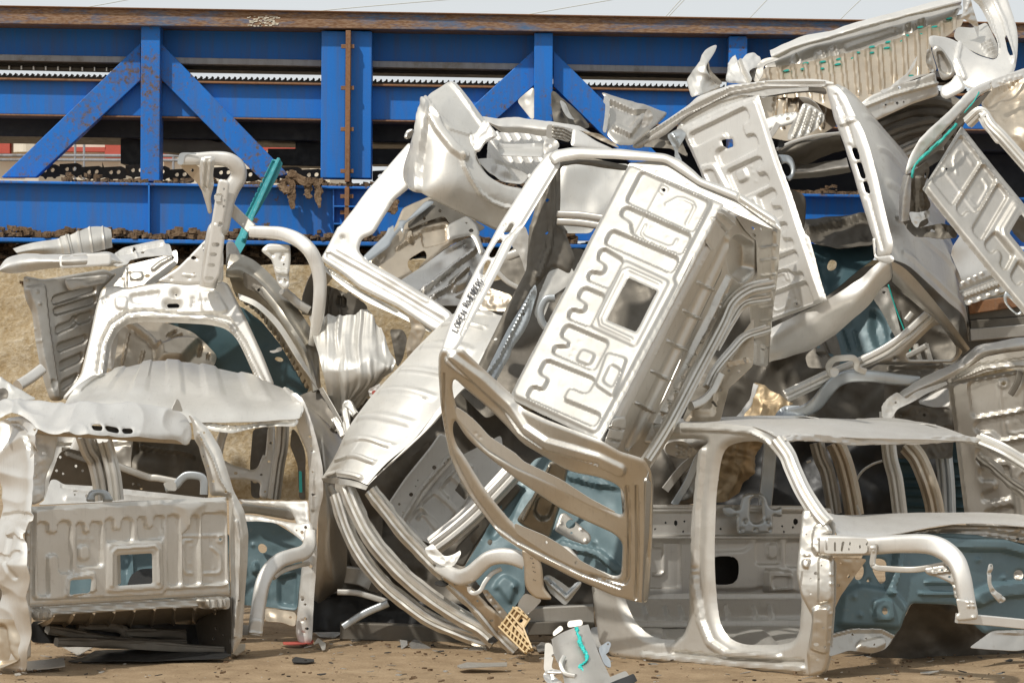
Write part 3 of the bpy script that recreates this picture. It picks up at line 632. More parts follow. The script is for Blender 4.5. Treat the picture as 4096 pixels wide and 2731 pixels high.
    sheet('body_side', t, outl, ds, ALUM, holes=[op1, op2], edge=(14, .035), hedge=(14, .04), step=4, rnd=1, hrnd=2, dent=[(.006, 170, 's')],
        emb=[('l', T('B2 770,900 960,1040 1150,1220 1250,1370 1400,1470 1750,1567 C2 1900,130'), 30, .035), ('l', T('C2 1945,250 1960,500 1950,860 1930,900 1700,850'), 9, -.02), ('l', T('C2 2010,250 2015,700 2005,1000'), 9, -.02), ('l', T('C2 2070,200 2068,1000'), 8, .03), ('l', T('B2 715,1000 710,1250 735,1400 770,1540 C2 800,100 900,290 1050,510 1200,620 1400,720 1650,840 1900,930'), 7, -.018), ('l', T('B2 740,880 960,1085 1150,1260 1260,1400 1420,1510 1760,1590'), 6, -.014)])
    sheet('door_jamb', t, T('C2 2100,130 2125,200 2115,640 2085,1030 2045,1030 2060,640 2075,200'), [(2600, 1900, -.75), (2580, 2400, -.2), (2620, 1900, -.5)], ALUG, step=5, emb=[('l', T('C2 2090,220 2080,980'), 6, .02)])
    # pale return flange inside the window edge, below the sail panel
    sheet('window_flange', t, T('B2 790,1215 860,1260 930,1320 1020,1420 1190,1530 C2 1250,80 1500,200 1700,330 1895,432 1700,372 1450,235 1190,110 1000,-10 B2 900,1400 800,1290'), lambda x, y: ds(x, y) - .012, ALU, step=4, emb=[('d', T('B2 930,1400 960,1425 C2 1500,300'), 6, -.006)])
    sheet('lower_flange', t, T('C2 1185,490 1400,580 1500,640 1640,750 1850,860 1600,790 1400,690 1200,560'), lambda x, y: ds(x, y) - .01, ALU, step=4, holes=[T('C2 1270,545 1285,540 1285,555')])
    # underside of the floor, running back from the right edge of the rear panel
    df = tps([(2882, 841, .13), (2403, 1778, -.80), (3123, 914, 1.2)])
    sheet('floor_sill', t, T('F1 416,148 440,160 405,262 392,275 302,440 192,662 132,785 78,868 58,850 130,712 215,545 330,312'), lambda x, y: df(x, y) - .01, ALUW, step=4, emb=[('d', T('F1 370,300 362,315 300,430 292,445 235,560 228,575 130,770'), 5, .006), ('l', T('F1 395,225 68,845'), 5, -.02)], edge=(10, .02))
    sheet('sill_bracket', t, T('F1 420,143 472,172 462,200 425,235 400,278 375,240'), lambda x, y: df(x, y) - .05, ALU, step=4, emb=[('l', T('F1 400,170 440,215'), 7, -.03), ('l', T('F1 420,160 455,190'), 7, .03)], edge=(8, .03))
    sheet('sill_bracket', t, T('F1 105,770 138,765 142,785 128,845 108,872 72,862'), lambda x, y: df(x, y) - .06, ALU, step=4, emb=[('l', T('F1 95,800 130,805'), 6, -.03), ('l', T('F1 88,835 125,840'), 6, -.03)], edge=(8, .03))
    sheet('floor_step', t, T('F1 370,285 405,235 455,208 445,262 420,335 332,522 242,722 178,830 130,890 85,880 105,785 200,600 295,420'), lambda x, y: df(x, y) + .03, ALUM, step=4, emb=[('l', T('F1 %d,%d %d,%d' % (x, y, x + 50, y + 26)), 7, .03) for x, y in ((352, 365), (310, 450), (262, 540), (215, 630), (168, 725))] + [('p', T('F1 440,215 450,240 300,560 150,870 135,860'), -.03, 16)])
    sl = [('l', T('F1 %d,%d %d,%d' % (x, y, x + 9, y - 42)), 6, -.05) for x, y in [(436 - 18.5 * i, 400 + 36 * i) for i in range(13)]]
    sheet('floor_pan', t, T('F1 440,250 445,160 500,185 540,235 530,335 505,372 462,395 428,452 392,525 332,645 245,800 185,905 132,890 245,720 335,520 422,338'), lambda x, y: df(x, y) + .09, ALUM, step=4, emb=sl + [('p', T('F1 440,265 470,225 520,255 526,325 480,365 450,335'), -.09, 22), ('l', T('F1 440,350 200,840'), 9, .04)], dent=[(.012, 90, 's')])
    sweep('floor_rail', t, T('F1 570,372,.98 505,388,.85 455,428,.7 420,500,.5 340,652,.15 262,800,-.2 196,905,-.5'), ALUM, r=27, kind='hat', flat=1.0)
    sweep('floor_rail', t, T('F1 560,412,1.0 490,428,.85 452,478,.7 405,560,.5'), ALUM, r=20, kind='hat', flat=1.0)
    sweep('floor_rail', t, T('F1 560,505,1.0 495,528,.88 455,568,.75 408,625,.6 380,680,.5'), ALUM, r=20, kind='hat', flat=1.0)
    sheet('mid_panel', t, T('F1 425,600 520,470 518,612 445,678 418,780 305,778 340,690'), [(2880, 1440, .75), (3010, 1270, 1.05), (2740, 1680, .3)], ALUT, step=4, emb=[('p', T('F1 350,720 410,690 400,760 330,765'), .04, 14), ('l', T('F1 440,610 505,600'), 8, .03)], dent=[(.02, 60, 's')])
    sweep('mount_bracket', t, T('F1 420,640,.5 395,690,.45 365,720,.35 330,735,.25'), ALUM, r=17, kind='rail')
    sheet('toe_board', t, T('F1 463,163 600,205 592,330 578,440 560,618 520,612 508,440 530,335 527,245 495,212'), lambda x, y: df(x, y) + .06, ALUM, step=4, holes=[T('F1 508,198 522,202 522,210 508,207'), T('F1 512,218 526,222 526,231 512,227'), T('F1 515,236 526,239 526,248 515,244'), T('F1 535,200 548,206 540,212')],
        emb=[('l', T('F1 583,215 572,440 558,600'), 8, .02)] + [('l', T('F1 540,%d 585,%d' % (y, y - 8)), 6, .014) for y in (262, 300, 345, 390, 440, 480, 520, 560)], dent=[(.01, 60, 'c')])
    sheet('toe_board_flange', t, T('F1 505,605 512,545 535,535 560,560 562,618 525,612'), lambda x, y: df(x, y) - .02, ALU, step=4, emb=[('l', T('F1 522,550 520,605'), 6, .02), ('l', T('F1 545,555 543,608'), 6, .02)])
    return t
cab_centre()
# ------------------------------------------------------------------ bottom right: truck body standing on its sill, front end towards the tripod
def cab_right_front():
    t = thing('truck_cab', (3300, 2450, -.8), 'upright cab shell at lower right with open door frames, teal bulkhead and curved rail', 'truck cab', 'scrapped pickup cab shells')
    dside = tps([(2420, 2350, .40), (3310, 2700, -1.3), (2500, 1700, .25)])
    side = T('B3 -250,1345 20,1328 300,1330 500,1350 640,1385 720,1450 780,1560 C3 850,180 960,360 1010,440 1070,500 1060,570 1030,700 1075,760 1072,1000 1045,1390 1012,1495 905,1530 500,1490 0,1445 C2 1830,1388 1745,1300 1700,1000 1685,915 1750,870 1965,880 1965,150')
    rear = T('C2 1890,900 1975,870 1975,0 B3 -180,1470 -60,1440 120,1435 225,1450 C3 150,0 95,600 75,1000 70,1150 40,1240 0,1262 C2 2250,1278 2100,1270 1975,1170 1910,1020')
    fr = T('B3 320,1490 420,1455 550,1450 620,1490 690,1567 C3 770,175 835,300 850,400 832,700 800,900 825,1000 820,1220 790,1285 700,1312 450,1312 350,1272 290,1185 260,1050 250,640 255,300 285,100')
    sheet('body_side', t, side, dside, ALU, holes=[rear, fr], edge=(18, .04), hedge=(30, .06), step=6, rnd=1, hrnd=2, dent=[(.008, 200, 's'), (.004, 60, 'c')],
        emb=[('l', T('C3 190,0 150,400 140,900 180,1150 240,1290 360,1370 700,1390'), 18, .03), ('l', T('C3 0,1360 400,1400 860,1420'), 12, -.03), ('l', T('C3 -200,1380 400,1440 860,1470'), 16, .02), ('p', T('C3 110,700 130,680 140,900 105,880'), -.01, 12),
             ('l', T('B3 60,1365 300,1370 520,1390 620,1450 700,1560 C3 800,170 900,330'), 12, .02), ('p', T('C3 85,680 108,675 108,745 85,745'), -.02, 8), ('d', T('C3 150,795 155,838 110,590 118,612 890,910 915,868 915,962'), 8, -.02)])
    dh = tps([(3100, 2050, -1.22), (3320, 2100, -1.35), (3330, 2690, -1.36), (3230, 2700, -1.32), (3260, 2350, -1.42)])
    sheet('hinge_pillar', t, T('C3 860,400 950,400 1010,450 1072,560 1020,590 1005,660 1070,715 1075,1000 1040,1395 1010,1495 905,1528 890,1380 930,1130 850,980 820,830 840,600'), dh, ALUM, step=4, edge=(12, .03),
        holes=[T('C3 855,810 870,812 858,915 842,915'), T('C3 910,860 928,860 928,885 910,885'), T('C3 910,952 926,952 926,975 910,975'), T('C3 955,1400 975,1400 970,1420 955,1418')],
        emb=[('p', T('C3 935,560 965,490 1040,500 1070,560 1010,580 985,640 990,700 960,710 930,660'), .035, 14), ('p', T('C3 860,740 920,730 900,800 870,790'), .02, 10), ('p', T('C3 975,720 1065,740 1065,1010 970,1030'), .03, 14), ('p', T('C3 935,1060 1045,1050 1030,1370 920,1340 925,1200'), .035, 14),
             ('p', T('C3 822,1250 885,1240 885,1330 825,1330'), -.015, 8), ('p', T('C3 870,1105 930,1120 900,1160 865,1150'), .03, 10), ('d', T('C3 985,605 935,660 955,520 880,705 893,706 907,706 1060,840 1060,900 1055,1100 1050,1200 1045,1300'), 5, .01)], dent=[(.01, 60, 's'), (.005, 30, 'c')])
    # A pillar and roof
    sweep('windscreen_pillar', t, T('B3 690,1440,-1.0 760,1540,-1.05 C3 800,130,-1.1 870,280,-1.2 960,420,-1.3 1030,500,-1.35'), ALU, r=34, kind='hat', flat=.7)
    # skin of the roof
    loft('roof', t, [T('B3 -350,1350,.55 0,1335,.15 320,1335,-.35 560,1360,-.75 740,1440,-1.05'), T('B3 -300,1320,.9 50,1300,.6 350,1310,.2 650,1330,-.2 900,1420,-.75'), T('B3 -200,1300,1.4 200,1290,1.2 600,1290,.9 1000,1330,.4 1400,1440,-.1'), T('B3 100,1300,2.0 600,1282,1.8 1000,1300,1.4 1500,1330,1.0 1800,1442,.5'), T('B3 400,1320,2.5 800,1330,2.3 1250,1315,2.0 1700,1330,1.5 2060,1450,.9')], ALUW, nu=90, nv=14, dent=[(.012, 240, 's'), (.008, 160, 'c')], th=.004)
    loft('torn_roof_edge', t, [T('B3 200,1325,.3 500,1285,.9 780,1282,1.0 920,1290,1.0 1060,1330,1.0'), T('B3 230,1320,.5 520,1300,.9 800,1302,1.0 930,1300,1.05 1060,1336,.9')], ALUW, nu=60, nv=6, dent=[(.02, 60, 'c')])
    loft('torn_roof_edge', t, [T('B3 1180,1335,1.0 1240,1300,1.1 1480,1298,1.3 1650,1325,1.3 1760,1340,1.2'), T('B3 1190,1336,.9 1250,1318,1.0 1480,1326,1.1 1650,1333,1.2 1760,1342,1.1')], ALU, nu=60, nv=6, dent=[(.015, 60, 'c')])
    sweep('windscreen_header', t, T('B3 730,1440,-1.0 860,1425,-.8 1050,1435,-.5 1200,1452,-.25 1450,1450,.1 1700,1445,.45 1900,1430,.75 2060,1455,.95'), ALUW, r=14, kind='rail', flat=1.5, n=14, dent=.25)
    sweep('windscreen_pillar', t, T('B3 2040,1440,.92 2200,1510,.8 2352,1600,.75 C3 2500,180,.7'), ALU, r=30, kind='hat', flat=.7)
    sweep('pillar_reinforcement', t, T('C3 2040,40,.75 2130,110,.72 2260,220,.7 2400,310,.66'), DULL, r=22, kind='hat', flat=1, dent=.4)
    # inside of the rear panel seen through the doors
    dr = tps([(2420, 2200, .95), (3230, 2200, 1.7), (2420, 2500, .95)])
    sheet('rear_panel', t, T('C3 -346,375 0,372 400,370 900,378 1060,400 1060,1110 0,1110 -346,1130'), dr, ALUW, step=6, holes=[T('C3 230,715 440,712 432,905 225,908'), T('C3 5,470 28,475 28,515 5,515'), T('C3 806,462 838,462 838,505 806,505')] + [T('C3 %d,%d %d,%d %d,%d %d,%d' % (x, y, x + 18, y, x + 18, y + 20, x, y + 20)) for x, y in ((275, 522), (308, 522), (365, 516), (376, 545), (57, 538), (82, 535), (65, 472), (795, 512), (798, 540), (722, 505), (735, 540), (630, 475), (-130, 525), (-190, 470), (-250, 520), (-310, 480), (-60, 480))],
        emb=[('l', T('C3 -560,405 1000,405'), 14, .03), ('l', T('C3 -560,590 1000,585'), 8, .03), ('p', T('C3 -560,420 1000,420 1000,570 -560,575'), -.01, 10), ('p', T('C3 500,620 520,625 500,660 470,680 250,690 250,940 520,940 600,920 800,950 960,1000 -560,1040 -560,620'), -.015, 16),
             ('p', T('C3 548,610 715,610 715,770 548,770'), -.025, 10), ('p', T('C3 635,632 700,632 700,730 635,730'), .02, 8), ('p', T('C3 755,610 980,610 980,790 755,790'), -.025, 10), ('p', T('C3 610,800 790,815 800,955 610,955'), .05, 12), ('p', T('C3 640,850 765,850 765,930 640,930'), -.02, 8),
             ('p', T('C3 -180,620 50,620 50,930 -180,930'), -.02, 10), ('l', T('C3 -120,650 -70,650 -60,670 -60,820 -80,840 -120,840'), 7, .02)])
    sheet('rear_panel_rail', t, T('C3 -346,372 0,368 900,376 1060,395 1060,425 0,400 -346,402'), lambda x, y: dr(x, y) - .04, ALUW, step=6, edge=(8, .02))
    sheet('seat_shelf', t, T('C3 -346,985 0,965 820,958 1000,965 1000,1190 0,1190 -430,1190'), tps([(2420, 2380, .9), (3230, 2370, 1.45), (2420, 2500, .7), (3230, 2500, 1.1)]), ALUW, step=6, emb=[('l', T('C3 -560,990 1000,985'), 10, -.02), ('l', T('C3 -560,1140 1000,1130'), 8, -.03), ('l', T('C3 -560,1165 1000,1160'), 8, .02)] + [('l', T('C3 %d,1060 %d,1120' % (x, x + 18)), 10, .035) for x in (-330, -200, -60, 40, 350, 535, 640)])
    sheet('floor_pan', t, T('C3 -560,1190 0,1185 1000,1185 1000,1330 -560,1340'), tps([(2420, 2505, .75), (3230, 2505, 1.1), (2420, 2590, .5), (3230, 2590, -.3)]), ALU, step=8, emb=[('p', T('C3 330,1250 600,1235 700,1320 330,1330'), .05, 20), ('p', T('C3 -260,1230 -60,1230 -60,1310 -260,1310'), .05, 20)], dent=[(.01, 80, 's')])
    sheet('hole_shade', t, T('C3 -335,385 1045,405 1045,965 -335,965'), lambda x, y: dr(x, y) + .25, BLACK, step=12)  # black sheet added so the panel holes look dark
    # child-seat anchor arch
    a = sheet('seat_anchor', t, T('C3 330,378 390,378 410,400 445,395 465,310 490,292 590,292 620,312 645,390 690,400 730,378 735,450 700,452 670,440 672,560 430,565 425,480 430,440 400,450 365,450 335,430'), lambda x, y: dr(x, y) - .12, ALUB, step=4, holes=[T('C3 520,340 540,322 575,322 595,350 605,490 512,492')], edge=(10, .03), hedge=(12, .03), hrnd=2,
              emb=[('d', T('C3 480,482 632,482 548,543 455,540 650,540'), 7, -.02)])
    # cowl, bulkhead and front rail
    loft('cowl', t, [T('C3 1030,425,-1.0 1100,440,-.6 1230,440,-.2 1500,430,.1 1800,425,.4 2100,420,.7 2450,440,.9'), T('C3 1060,480,-1.15 1200,490,-.7 1400,470,-.3 1700,450,.1 2000,450,.4 2450,470,.6'), T('C3 1080,540,-1.28 1300,550,-1.0 1600,520,-.6 1870,490,-.25 2100,490,0 2450,500,.25'), T('C3 1100,590,-1.32 1300,590,-1.12 1600,545,-.8 1870,500,-.5 2100,495,-.2 2450,520,.1')], ALUW, nu=90, nv=10, dent=[(.006, 160, 's')])
    sheet('cowl_front', t, T('C3 1330,585 1640,540 1880,500 2450,520 2450,640 2200,600 1900,570 1640,570'), [(3500, 2130, -.75), (4100, 2110, .1), (3800, 2160, -.35)], ALUG, step=6, emb=[('d', T('C3 1715,540 1750,545 2285,540 2310,545'), 10, .03), ('l', T('C3 1800,560 2100,550 2352,590'), 14, -.03)], edge=(10, .03))
    db = tps([(3330, 2400, -1.0), (4100, 2400, .1), (3700, 2150, -.55), (3500, 2550, -.9), (3650, 2330, -.75)])
    sheet('bulkhead', t, T('C3 1040,1250 1075,1050 1150,880 1230,790 1330,600 1640,560 1900,560 2450,600 2450,1210 2350,1215 2150,1215 2090,1240 1900,1040 1600,1030 1560,1110 1530,1200 1480,1255 1390,1205 1180,1205'), db, TEAL, step=6,
        holes=[T('C3 1240,770 1275,775 1280,830 1255,875 1215,870'), T('C3 1330,800 1350,720 1440,740 1420,830 1430,880 1390,905'), T('C3 1365,1060 1400,1055 1402,1100 1368,1105'), T('C3 1295,868 1318,868 1318,888 1295,888'), T('C3 2290,810 2340,805 2360,840 2340,880 2290,875')],
        emb=[('p', T('C3 1120,960 1240,910 1480,950 1560,1060 1500,1200 1390,1190 1180,1190 1090,1180'), .05, 30), ('p', T('C3 1310,1010 1440,1000 1450,1140 1320,1150'), .03, 14), ('l', T('C3 1520,640 1490,800 1440,950'), 22, .06), ('l', T('C3 1700,890 1880,890'), 12, .03), ('l', T('C3 1660,965 1880,970'), 12, .03),
             ('l', T('C3 1640,620 2000,640 2200,640 2352,680'), 30, .05), ('l', T('C3 2040,1000 2150,950 2352,930'), 40, .06), ('d', T('C3 1190,990 1228,1110 1435,920 2040,740 2210,860'), 10, .02)], edge=(8, .02), hedge=(8, .02), dent=[(.01, 90, 's')])
    sheet('bulkhead_foot', t, T('C3 1040,1240 1180,1200 1390,1200 1480,1250 1420,1340 1330,1370 1180,1345 1040,1390 1030,1320'), [(3330, 2540, -1.25), (3560, 2540, -1.0), (3450, 2610, -1.2)], ALUG, step=5, emb=[('l', T('C3 1050,1250 1185,1215 1390,1215 1470,1255'), 9, .02), ('d', T('C3 1190,1282 1252,1282 1230,1213 1320,1213'), 6, .01), ('p', T('C3 1230,1300 1400,1260 1420,1320 1330,1360 1220,1340'), .04, 18)])
    sheet('tunnel_liner', t, T('C3 1560,1110 1600,1030 1890,1040 2090,1240 2352,1215 2450,1240 2450,1400 1900,1420 1300,1390 1340,1360 1430,1330 1490,1250'), [(3600, 2480, -.2), (4000, 2480, .4), (3700, 2640, .1)], DULL, step=7, dent=[(.05, 90, 's'), (.02, 50, 'c')])
    sheet('tunnel_liner', t, T('C3 1980,1330 2140,1215 2450,1205 2450,1330 2300,1350 2100,1340'), [(3900, 2560, -.6), (4150, 2530, -.3), (4000, 2600, -.55)], ALUG, step=6, emb=[('l', T('C3 2120,1235 2450,1222'), 8, .02), ('d', T('C3 2180,1222 2240,1222 2300,1222 2345,1222'), 5, .01)], dent=[(.02, 60, 's')])
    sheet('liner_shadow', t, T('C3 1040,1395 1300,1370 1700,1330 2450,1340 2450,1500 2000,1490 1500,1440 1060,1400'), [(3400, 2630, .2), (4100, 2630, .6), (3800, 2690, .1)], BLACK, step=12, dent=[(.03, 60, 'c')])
    sweep('front_rail', t, T('C3 1000,640,-1.36 1150,645,-1.42 1300,645,-1.5 1500,632,-1.62 1690,632,-1.75 1800,665,-1.83 1890,740,-1.9 1935,850,-1.95 1960,980,-1.97 1985,1110,-1.98'), ALUW, r=37, kind='rail', n=10, rs=[42, 42, 37, 36, 39, 41, 38, 35, 34, 33])
    sheet('rail_slots', t, T('C3 1015,590 1300,595 1300,695 1005,695'), [(3300, 2180, -1.46), (3470, 2180, -1.58), (3380, 2210, -1.52)], ALU, step=4, holes=[T('C3 1018,595 1036,595 1036,675 1018,675'), T('C3 1075,615 1088,620 1090,690 1075,680'), T('C3 1128,615 1148,615 1130,690 1118,690'), T('C3 1180,615 1190,620 1175,690 1168,685'), T('C3 1240,620 1250,620 1260,690 1250,690'), T('C3 1288,625 1310,625 1310,645 1288,645')], hrnd=1)
    sheet('rail_collar', t, T('C3 1895,1000 1925,1000 1960,1010 2025,1010 2045,1100 2040,1140 1900,1150 1895,1110 1915,1100'), [(3850, 2440, -2.1), (3900, 2440, -2.1), (3870, 2480, -2.1)], ALU, step=4, edge=(6, .03), emb=[('d', T('C3 1975,1025 2010,1025 1980,1050 2012,1050 2010,1125'), 5, .012)])
    sweep('crossbar', t, T('C3 1900,1130,-2.05 2130,1148,-2.0 2450,1180,-1.95'), ALUW, r=19, kind='box')
    sweep('strap_bracket', t, T('C3 1345,630,-1.62 1342,700,-1.62 1335,765,-1.64 1365,793,-1.65 1420,798,-1.65 1550,805,-1.66 1660,800,-1.7 1830,768,-1.8'), ALU, r=12, kind='rail', flat=.5)
    sheet('strap_plate', t, T('C3 1312,632 1352,628 1362,690 1345,720 1350,770 1318,780 1315,740 1328,690'), [(3490, 2200, -1.66), (3510, 2200, -1.66), (3490, 2250, -1.66)], ALU, step=4, emb=[('d', T('C3 1330,660 1345,660 1340,680'), 5, .01)])
    sheet('gusset', t, T('C3 1670,795 1830,768 1850,815 1900,815 1925,1000 1885,1000 1870,900 1760,850 1700,840'), [(3700, 2270, -1.82), (3820, 2270, -1.88), (3800, 2380, -1.9)], ALUG, step=4, emb=[('d', T('C3 1720,840 1760,825 1880,905 1905,910 1885,945 1908,975'), 6, -.012), ('l', T('C3 1740,830 1850,815'), 8, .02)], edge=(6, .02))
    sheet('hose_clip', t, T('C3 2120,765 2145,765 2150,800 2140,815 2135,900 2170,950 2230,985 2235,1010 2205,1032 2180,1020 2130,960 2110,890 2110,810'), [(3960, 2260, -.35), (3990, 2260, -.3), (3980, 2400, -.35)], ALU, step=3, holes=[T('C3 2125,770 2140,770 2140,785 2125,785')], emb=[('d', T('C3 2127,828 2150,950 2218,985 2203,1018'), 7, -.02)], edge=(5, .01))
    sheet('wheelhouse_plate', t, T('C3 1070,720 1230,725 1300,735 1270,770 1200,870 1120,980 1075,1080'), [(3340, 2240, -1.3), (3460, 2240, -1.15), (3340, 2400, -1.25)], ALUT, step=5, emb=[('d', T('C3 1150,730 1165,730 1180,730 1230,733 1200,850 1205,830'), 5, -.01)], dent=[(.01, 40, 's')])
cab_right_front()
# ------------------------------------------------------------------ bottom left: crushed cab, rear panel to the tripod
def cab_left_front():
    t = thing('truck_cab', (500, 2500, -.5), 'crushed pickup cab at lower left showing its grey rear panel with square opening', 'truck cab', 'scrapped pickup cab shells')
    Q = [(int(p[0]), p[1]) for p in T('C1 212,382 1530,316 1548,972 195,1052')]
    dp = tps([(120, 2020, -1.0), (920, 1990, .05), (120, 2420, -1.0)])
    back_panel(t, Q, dp, ALU, step=5, small=2, dent=[(.004, 200, 's')], seed=9, extra=[('p', T('C1 1170,372 1370,360 1300,430 1265,520 1225,430'), .012, 40)])
    sheet('lower_sill', t, T('C1 190,1060 1545,978 1545,1070 1380,1070 1300,1050 350,1112 340,1140 220,1150'), lambda x, y: dp(x, y) - .01, ALUG, step=5, emb=[('l', T('C1 200,1062 1540,985'), 6, -.02), ('l', T('C1 350,1100 1320,1045'), 8, .02), ('p', T('C1 215,1080 330,1075 345,1130 220,1145'), .05, 14), ('p', T('C1 1320,1000 1500,985 1510,1060 1380,1070'), .05, 14)] + [('l', T('C1 %d,1070 %d,1130' % (x, x + 4)), 5, -.02) for x in (240, 270, 300)] + [('l', T('C1 %d,1000 %d,1050' % (x, x - 4)), 5, -.02) for x in (1370, 1400, 1450, 1480)])
    loft('floor_underside', t, [T('C1 330,1110,-.75 700,1090,-.45 1100,1065,-.15 1520,1060,.12'), T('C1 300,1150,-.5 700,1140,-.2 1100,1110,.1 1520,1080,.35'), T('C1 230,1180,0 700,1190,.3 1100,1200,.6 1540,1120,.8')], ALUT, nu=80, nv=10, ribs=lambda u, v: .02 * (np.sin(u * 55) > .93))
    sheet('end_plate', t, T('C1 1335,1090 1540,985 1555,1000 1552,1380 1535,1375 1500,1320 1200,1300 1240,1190'), [(850, 2450, .35), (925, 2450, .1), (900, 2600, .2)], DULL, step=5, holes=[T('C1 1312,1190 1325,1190 1325,1215 1312,1215'), T('C1 1380,1200 1395,1200 1395,1220 1380,1220'), T('C1 1442,1185 1460,1185 1460,1210 1442,1210')])
    sheet('underbody_shade', t, T('C1 215,1150 700,1140 1200,1170 1540,1180 1540,1370 1000,1340 600,1320 210,1290'), [(120, 2520, -.2), (900, 2520, .7), (500, 2590, .2)], BLACK, step=8, dent=[(.05, 70, 'c')])  # black sheet puts the shade under the floor into colour
    for p in ('C1 320,1205,-.3 800,1290,.1 1240,1300,.4', 'C1 520,1180,0 800,1200,.2 850,1280,.2', 'C1 830,1230,.2 1240,1240,.5', 'C1 380,1290,-.4 900,1310,0 1500,1350,.2'):
        sweep('underbody_rail', t, T(p), DULL, r=18, kind='rail', dent=.3)
    # right-hand side pillar of the cab, edge-on
    dq = tps([(760, 1780, .15), (985, 2200, .12), (925, 2600, .1), (800, 1850, .12)])
    sheet('side_pillar', t, T('B1 1255,1265 1300,1275 1400,1370 1480,1500 C1 1520,120 1570,280 1640,410 1668,560 1662,760 1645,960 1625,1270 1610,1295 1560,1380 1542,1305 1552,990 1535,320 1480,310 1410,312 1395,200 1370,110 1340,20 B1 1330,1480 1300,1440 1290,1330'), dq, ALU, step=5, edge=(24, .06),
        holes=[T('C1 1385,95 1402,95 1405,120 1390,122'), T('C1 1355,30 1372,40 1370,55 1358,50'), T('C1 1505,268 1525,270 1530,295 1510,295'), T('C1 1412,285 1420,285 1420,300 1412,300')], emb=[('l', T('B1 1340,1400 C1 1430,60 1480,200 1540,290'), 7, .02), ('l', T('C1 1590,480 1610,620 1600,1000 1580,1250'), 10, .02), ('p', T('C1 1560,320 1620,450 1640,600 1620,960 1565,1280 1560,900'), .02, 16)], dent=[(.008, 60, 's')])
    # crumpled left end
    dl = tps([(0, 1950, -.55), (100, 1950, -1.02), (0, 2500, -.75), (90, 2680, -1.05), (60, 2300, -1.2), (0, 2650, -.85)])
    sheet('crushed_side', t, T('B1 -60,1330 0,1292 120,1270 200,1310 230,1400 210,1500 C1 190,0 205,120 200,350 195,450 150,560 175,690 180,800 178,1000 205,1070 210,1290 190,1405 160,1492 120,1492 -60,1475'), dl, ALUW, step=5, rnd=2, dent=[(.05, 190, 's'), (.05, 130, 'c')], seed=22, edge=(20, .03), emb=[('l', T('C1 -20,440 80,430 180,450'), 20, -0.022500000000000003), ('l', T('C1 60,560 110,540 175,600'), 16, 0.018000000000000002), ('l', T('C1 0,720 60,740 130,700'), 18, -0.015750000000000004), ('l', T('C1 70,600 60,760 110,850'), 14, -0.018000000000000002), ('l', T('B1 60,1330 170,1400 190,1500'), 12, -.03), ('p', T('B1 -20,1310 20,1310 40,1350 20,1500 -20,1540'), -.06, 14)])
    sheet('side_flange', t, T('C1 165,370 215,380 200,1050 215,1075 208,1395 178,1405 170,1490 140,1490 150,1200 150,1000 175,700 165,560'), [(90, 2100, -1.06), (125, 2100, -1.04), (100, 2680, -1.06)], ALUG, step=4, emb=[('d', T('C1 190,420 187,560 185,680 182,800 180,940 160,1180 158,1280'), 5, .01), ('p', T('C1 135,1325 155,1325 155,1355 135,1355'), .015, 8)], edge=(8, .02))
    sheet('side_sill', t, T('C1 -60,1130 110,1140 150,1160 150,1300 135,1410 0,1470 -60,1470'), [(0, 2550, -.98), (90, 2550, -1.1), (0, 2660, -1.0)], ALUT, step=5, emb=[('p', T('C1 -60,1170 30,1180 70,1380 120,1420 -60,1440'), -.04, 20)], dent=[(.02, 50, 's')])
    # crumpled roof with the lamp slots
    dr = tps([(0, 1650, -.6), (380, 1600, -.3), (760, 1650, .1), (0, 1730, -1.0), (380, 1740, -.85), (760, 1760, -.1), (140, 1740, -1.0)])
    sheet('crushed_roof', t, T('B1 -60,1200 100,1180 420,1185 640,1185 1000,1213 1180,1245 1260,1275 1292,1330 1300,1420 1265,1470 1200,1445 900,1425 560,1408 400,1402 240,1370 210,1330 130,1280 0,1300 -60,1310'), dr, ALUW, step=4, rnd=1,
        holes=[T('B1 610,1362 625,1350 670,1355 685,1375 680,1393 625,1390'), T('B1 698,1368 712,1355 790,1360 802,1380 795,1400 712,1396'), T('B1 818,1375 830,1363 880,1368 892,1385 885,1406 830,1402')], dent=[(.03, 190, 's'), (.05, 120, 'c')], seed=33, edge=(14, .04), hedge=(7, .02), emb=[('d', T('B1 590,1380 605,1385 900,1395 915,1400'), 4, -.008)])
    sheet('slot_shade', t, T('B1 590,1345 910,1360 910,1412 590,1398'), lambda x, y: dr(x, y) + .07, BLACK, step=5)  # black sheet added to darken the lamp slots
    sheet('roof_underside', t, T('B1 220,1368 400,1398 560,1404 900,1422 1200,1440 1285,1455 1262,1480 1200,1470 900,1452 560,1428 400,1422 235,1395'), [(130, 1720, -.9), (760, 1770, .0), (400, 1750, -.5)], ALUT, step=4, dent=[(.012, 60, 's')])
    sheet('torn_flap', t, T('B1 1150,1245 1190,1165 1205,1180 1232,1255 1200,1248'), [(700, 1620, -.1), (730, 1620, -0.022500000000000003), (700, 1650, -.1)], ALU, step=3, dent=[(.01, 20, 's')])
    sheet('bulkhead', t, T('C1 430,640 700,640 1050,660 1540,560 1545,960 1100,1000 440,1020'), [(250, 2200, .9), (900, 2150, 1.5), (500, 2400, .9)], TEAL, step=7, dent=[(.03, 90, 's')], emb=[('l', T('C1 880,680 870,900'), 14, .05)])
    sheet('wheel_hump', t, T('C1 850,920 880,840 940,800 1040,795 1060,920'), [(520, 2300, .7), (630, 2280, .8), (560, 2350, .65)], BLACK, step=5)
    sheet('inner_post', t, T('C1 775,700 808,702 812,905 780,908'), [(460, 2200, -.2), (490, 2200, -.2), (470, 2330, -.2)], ALU, step=4)
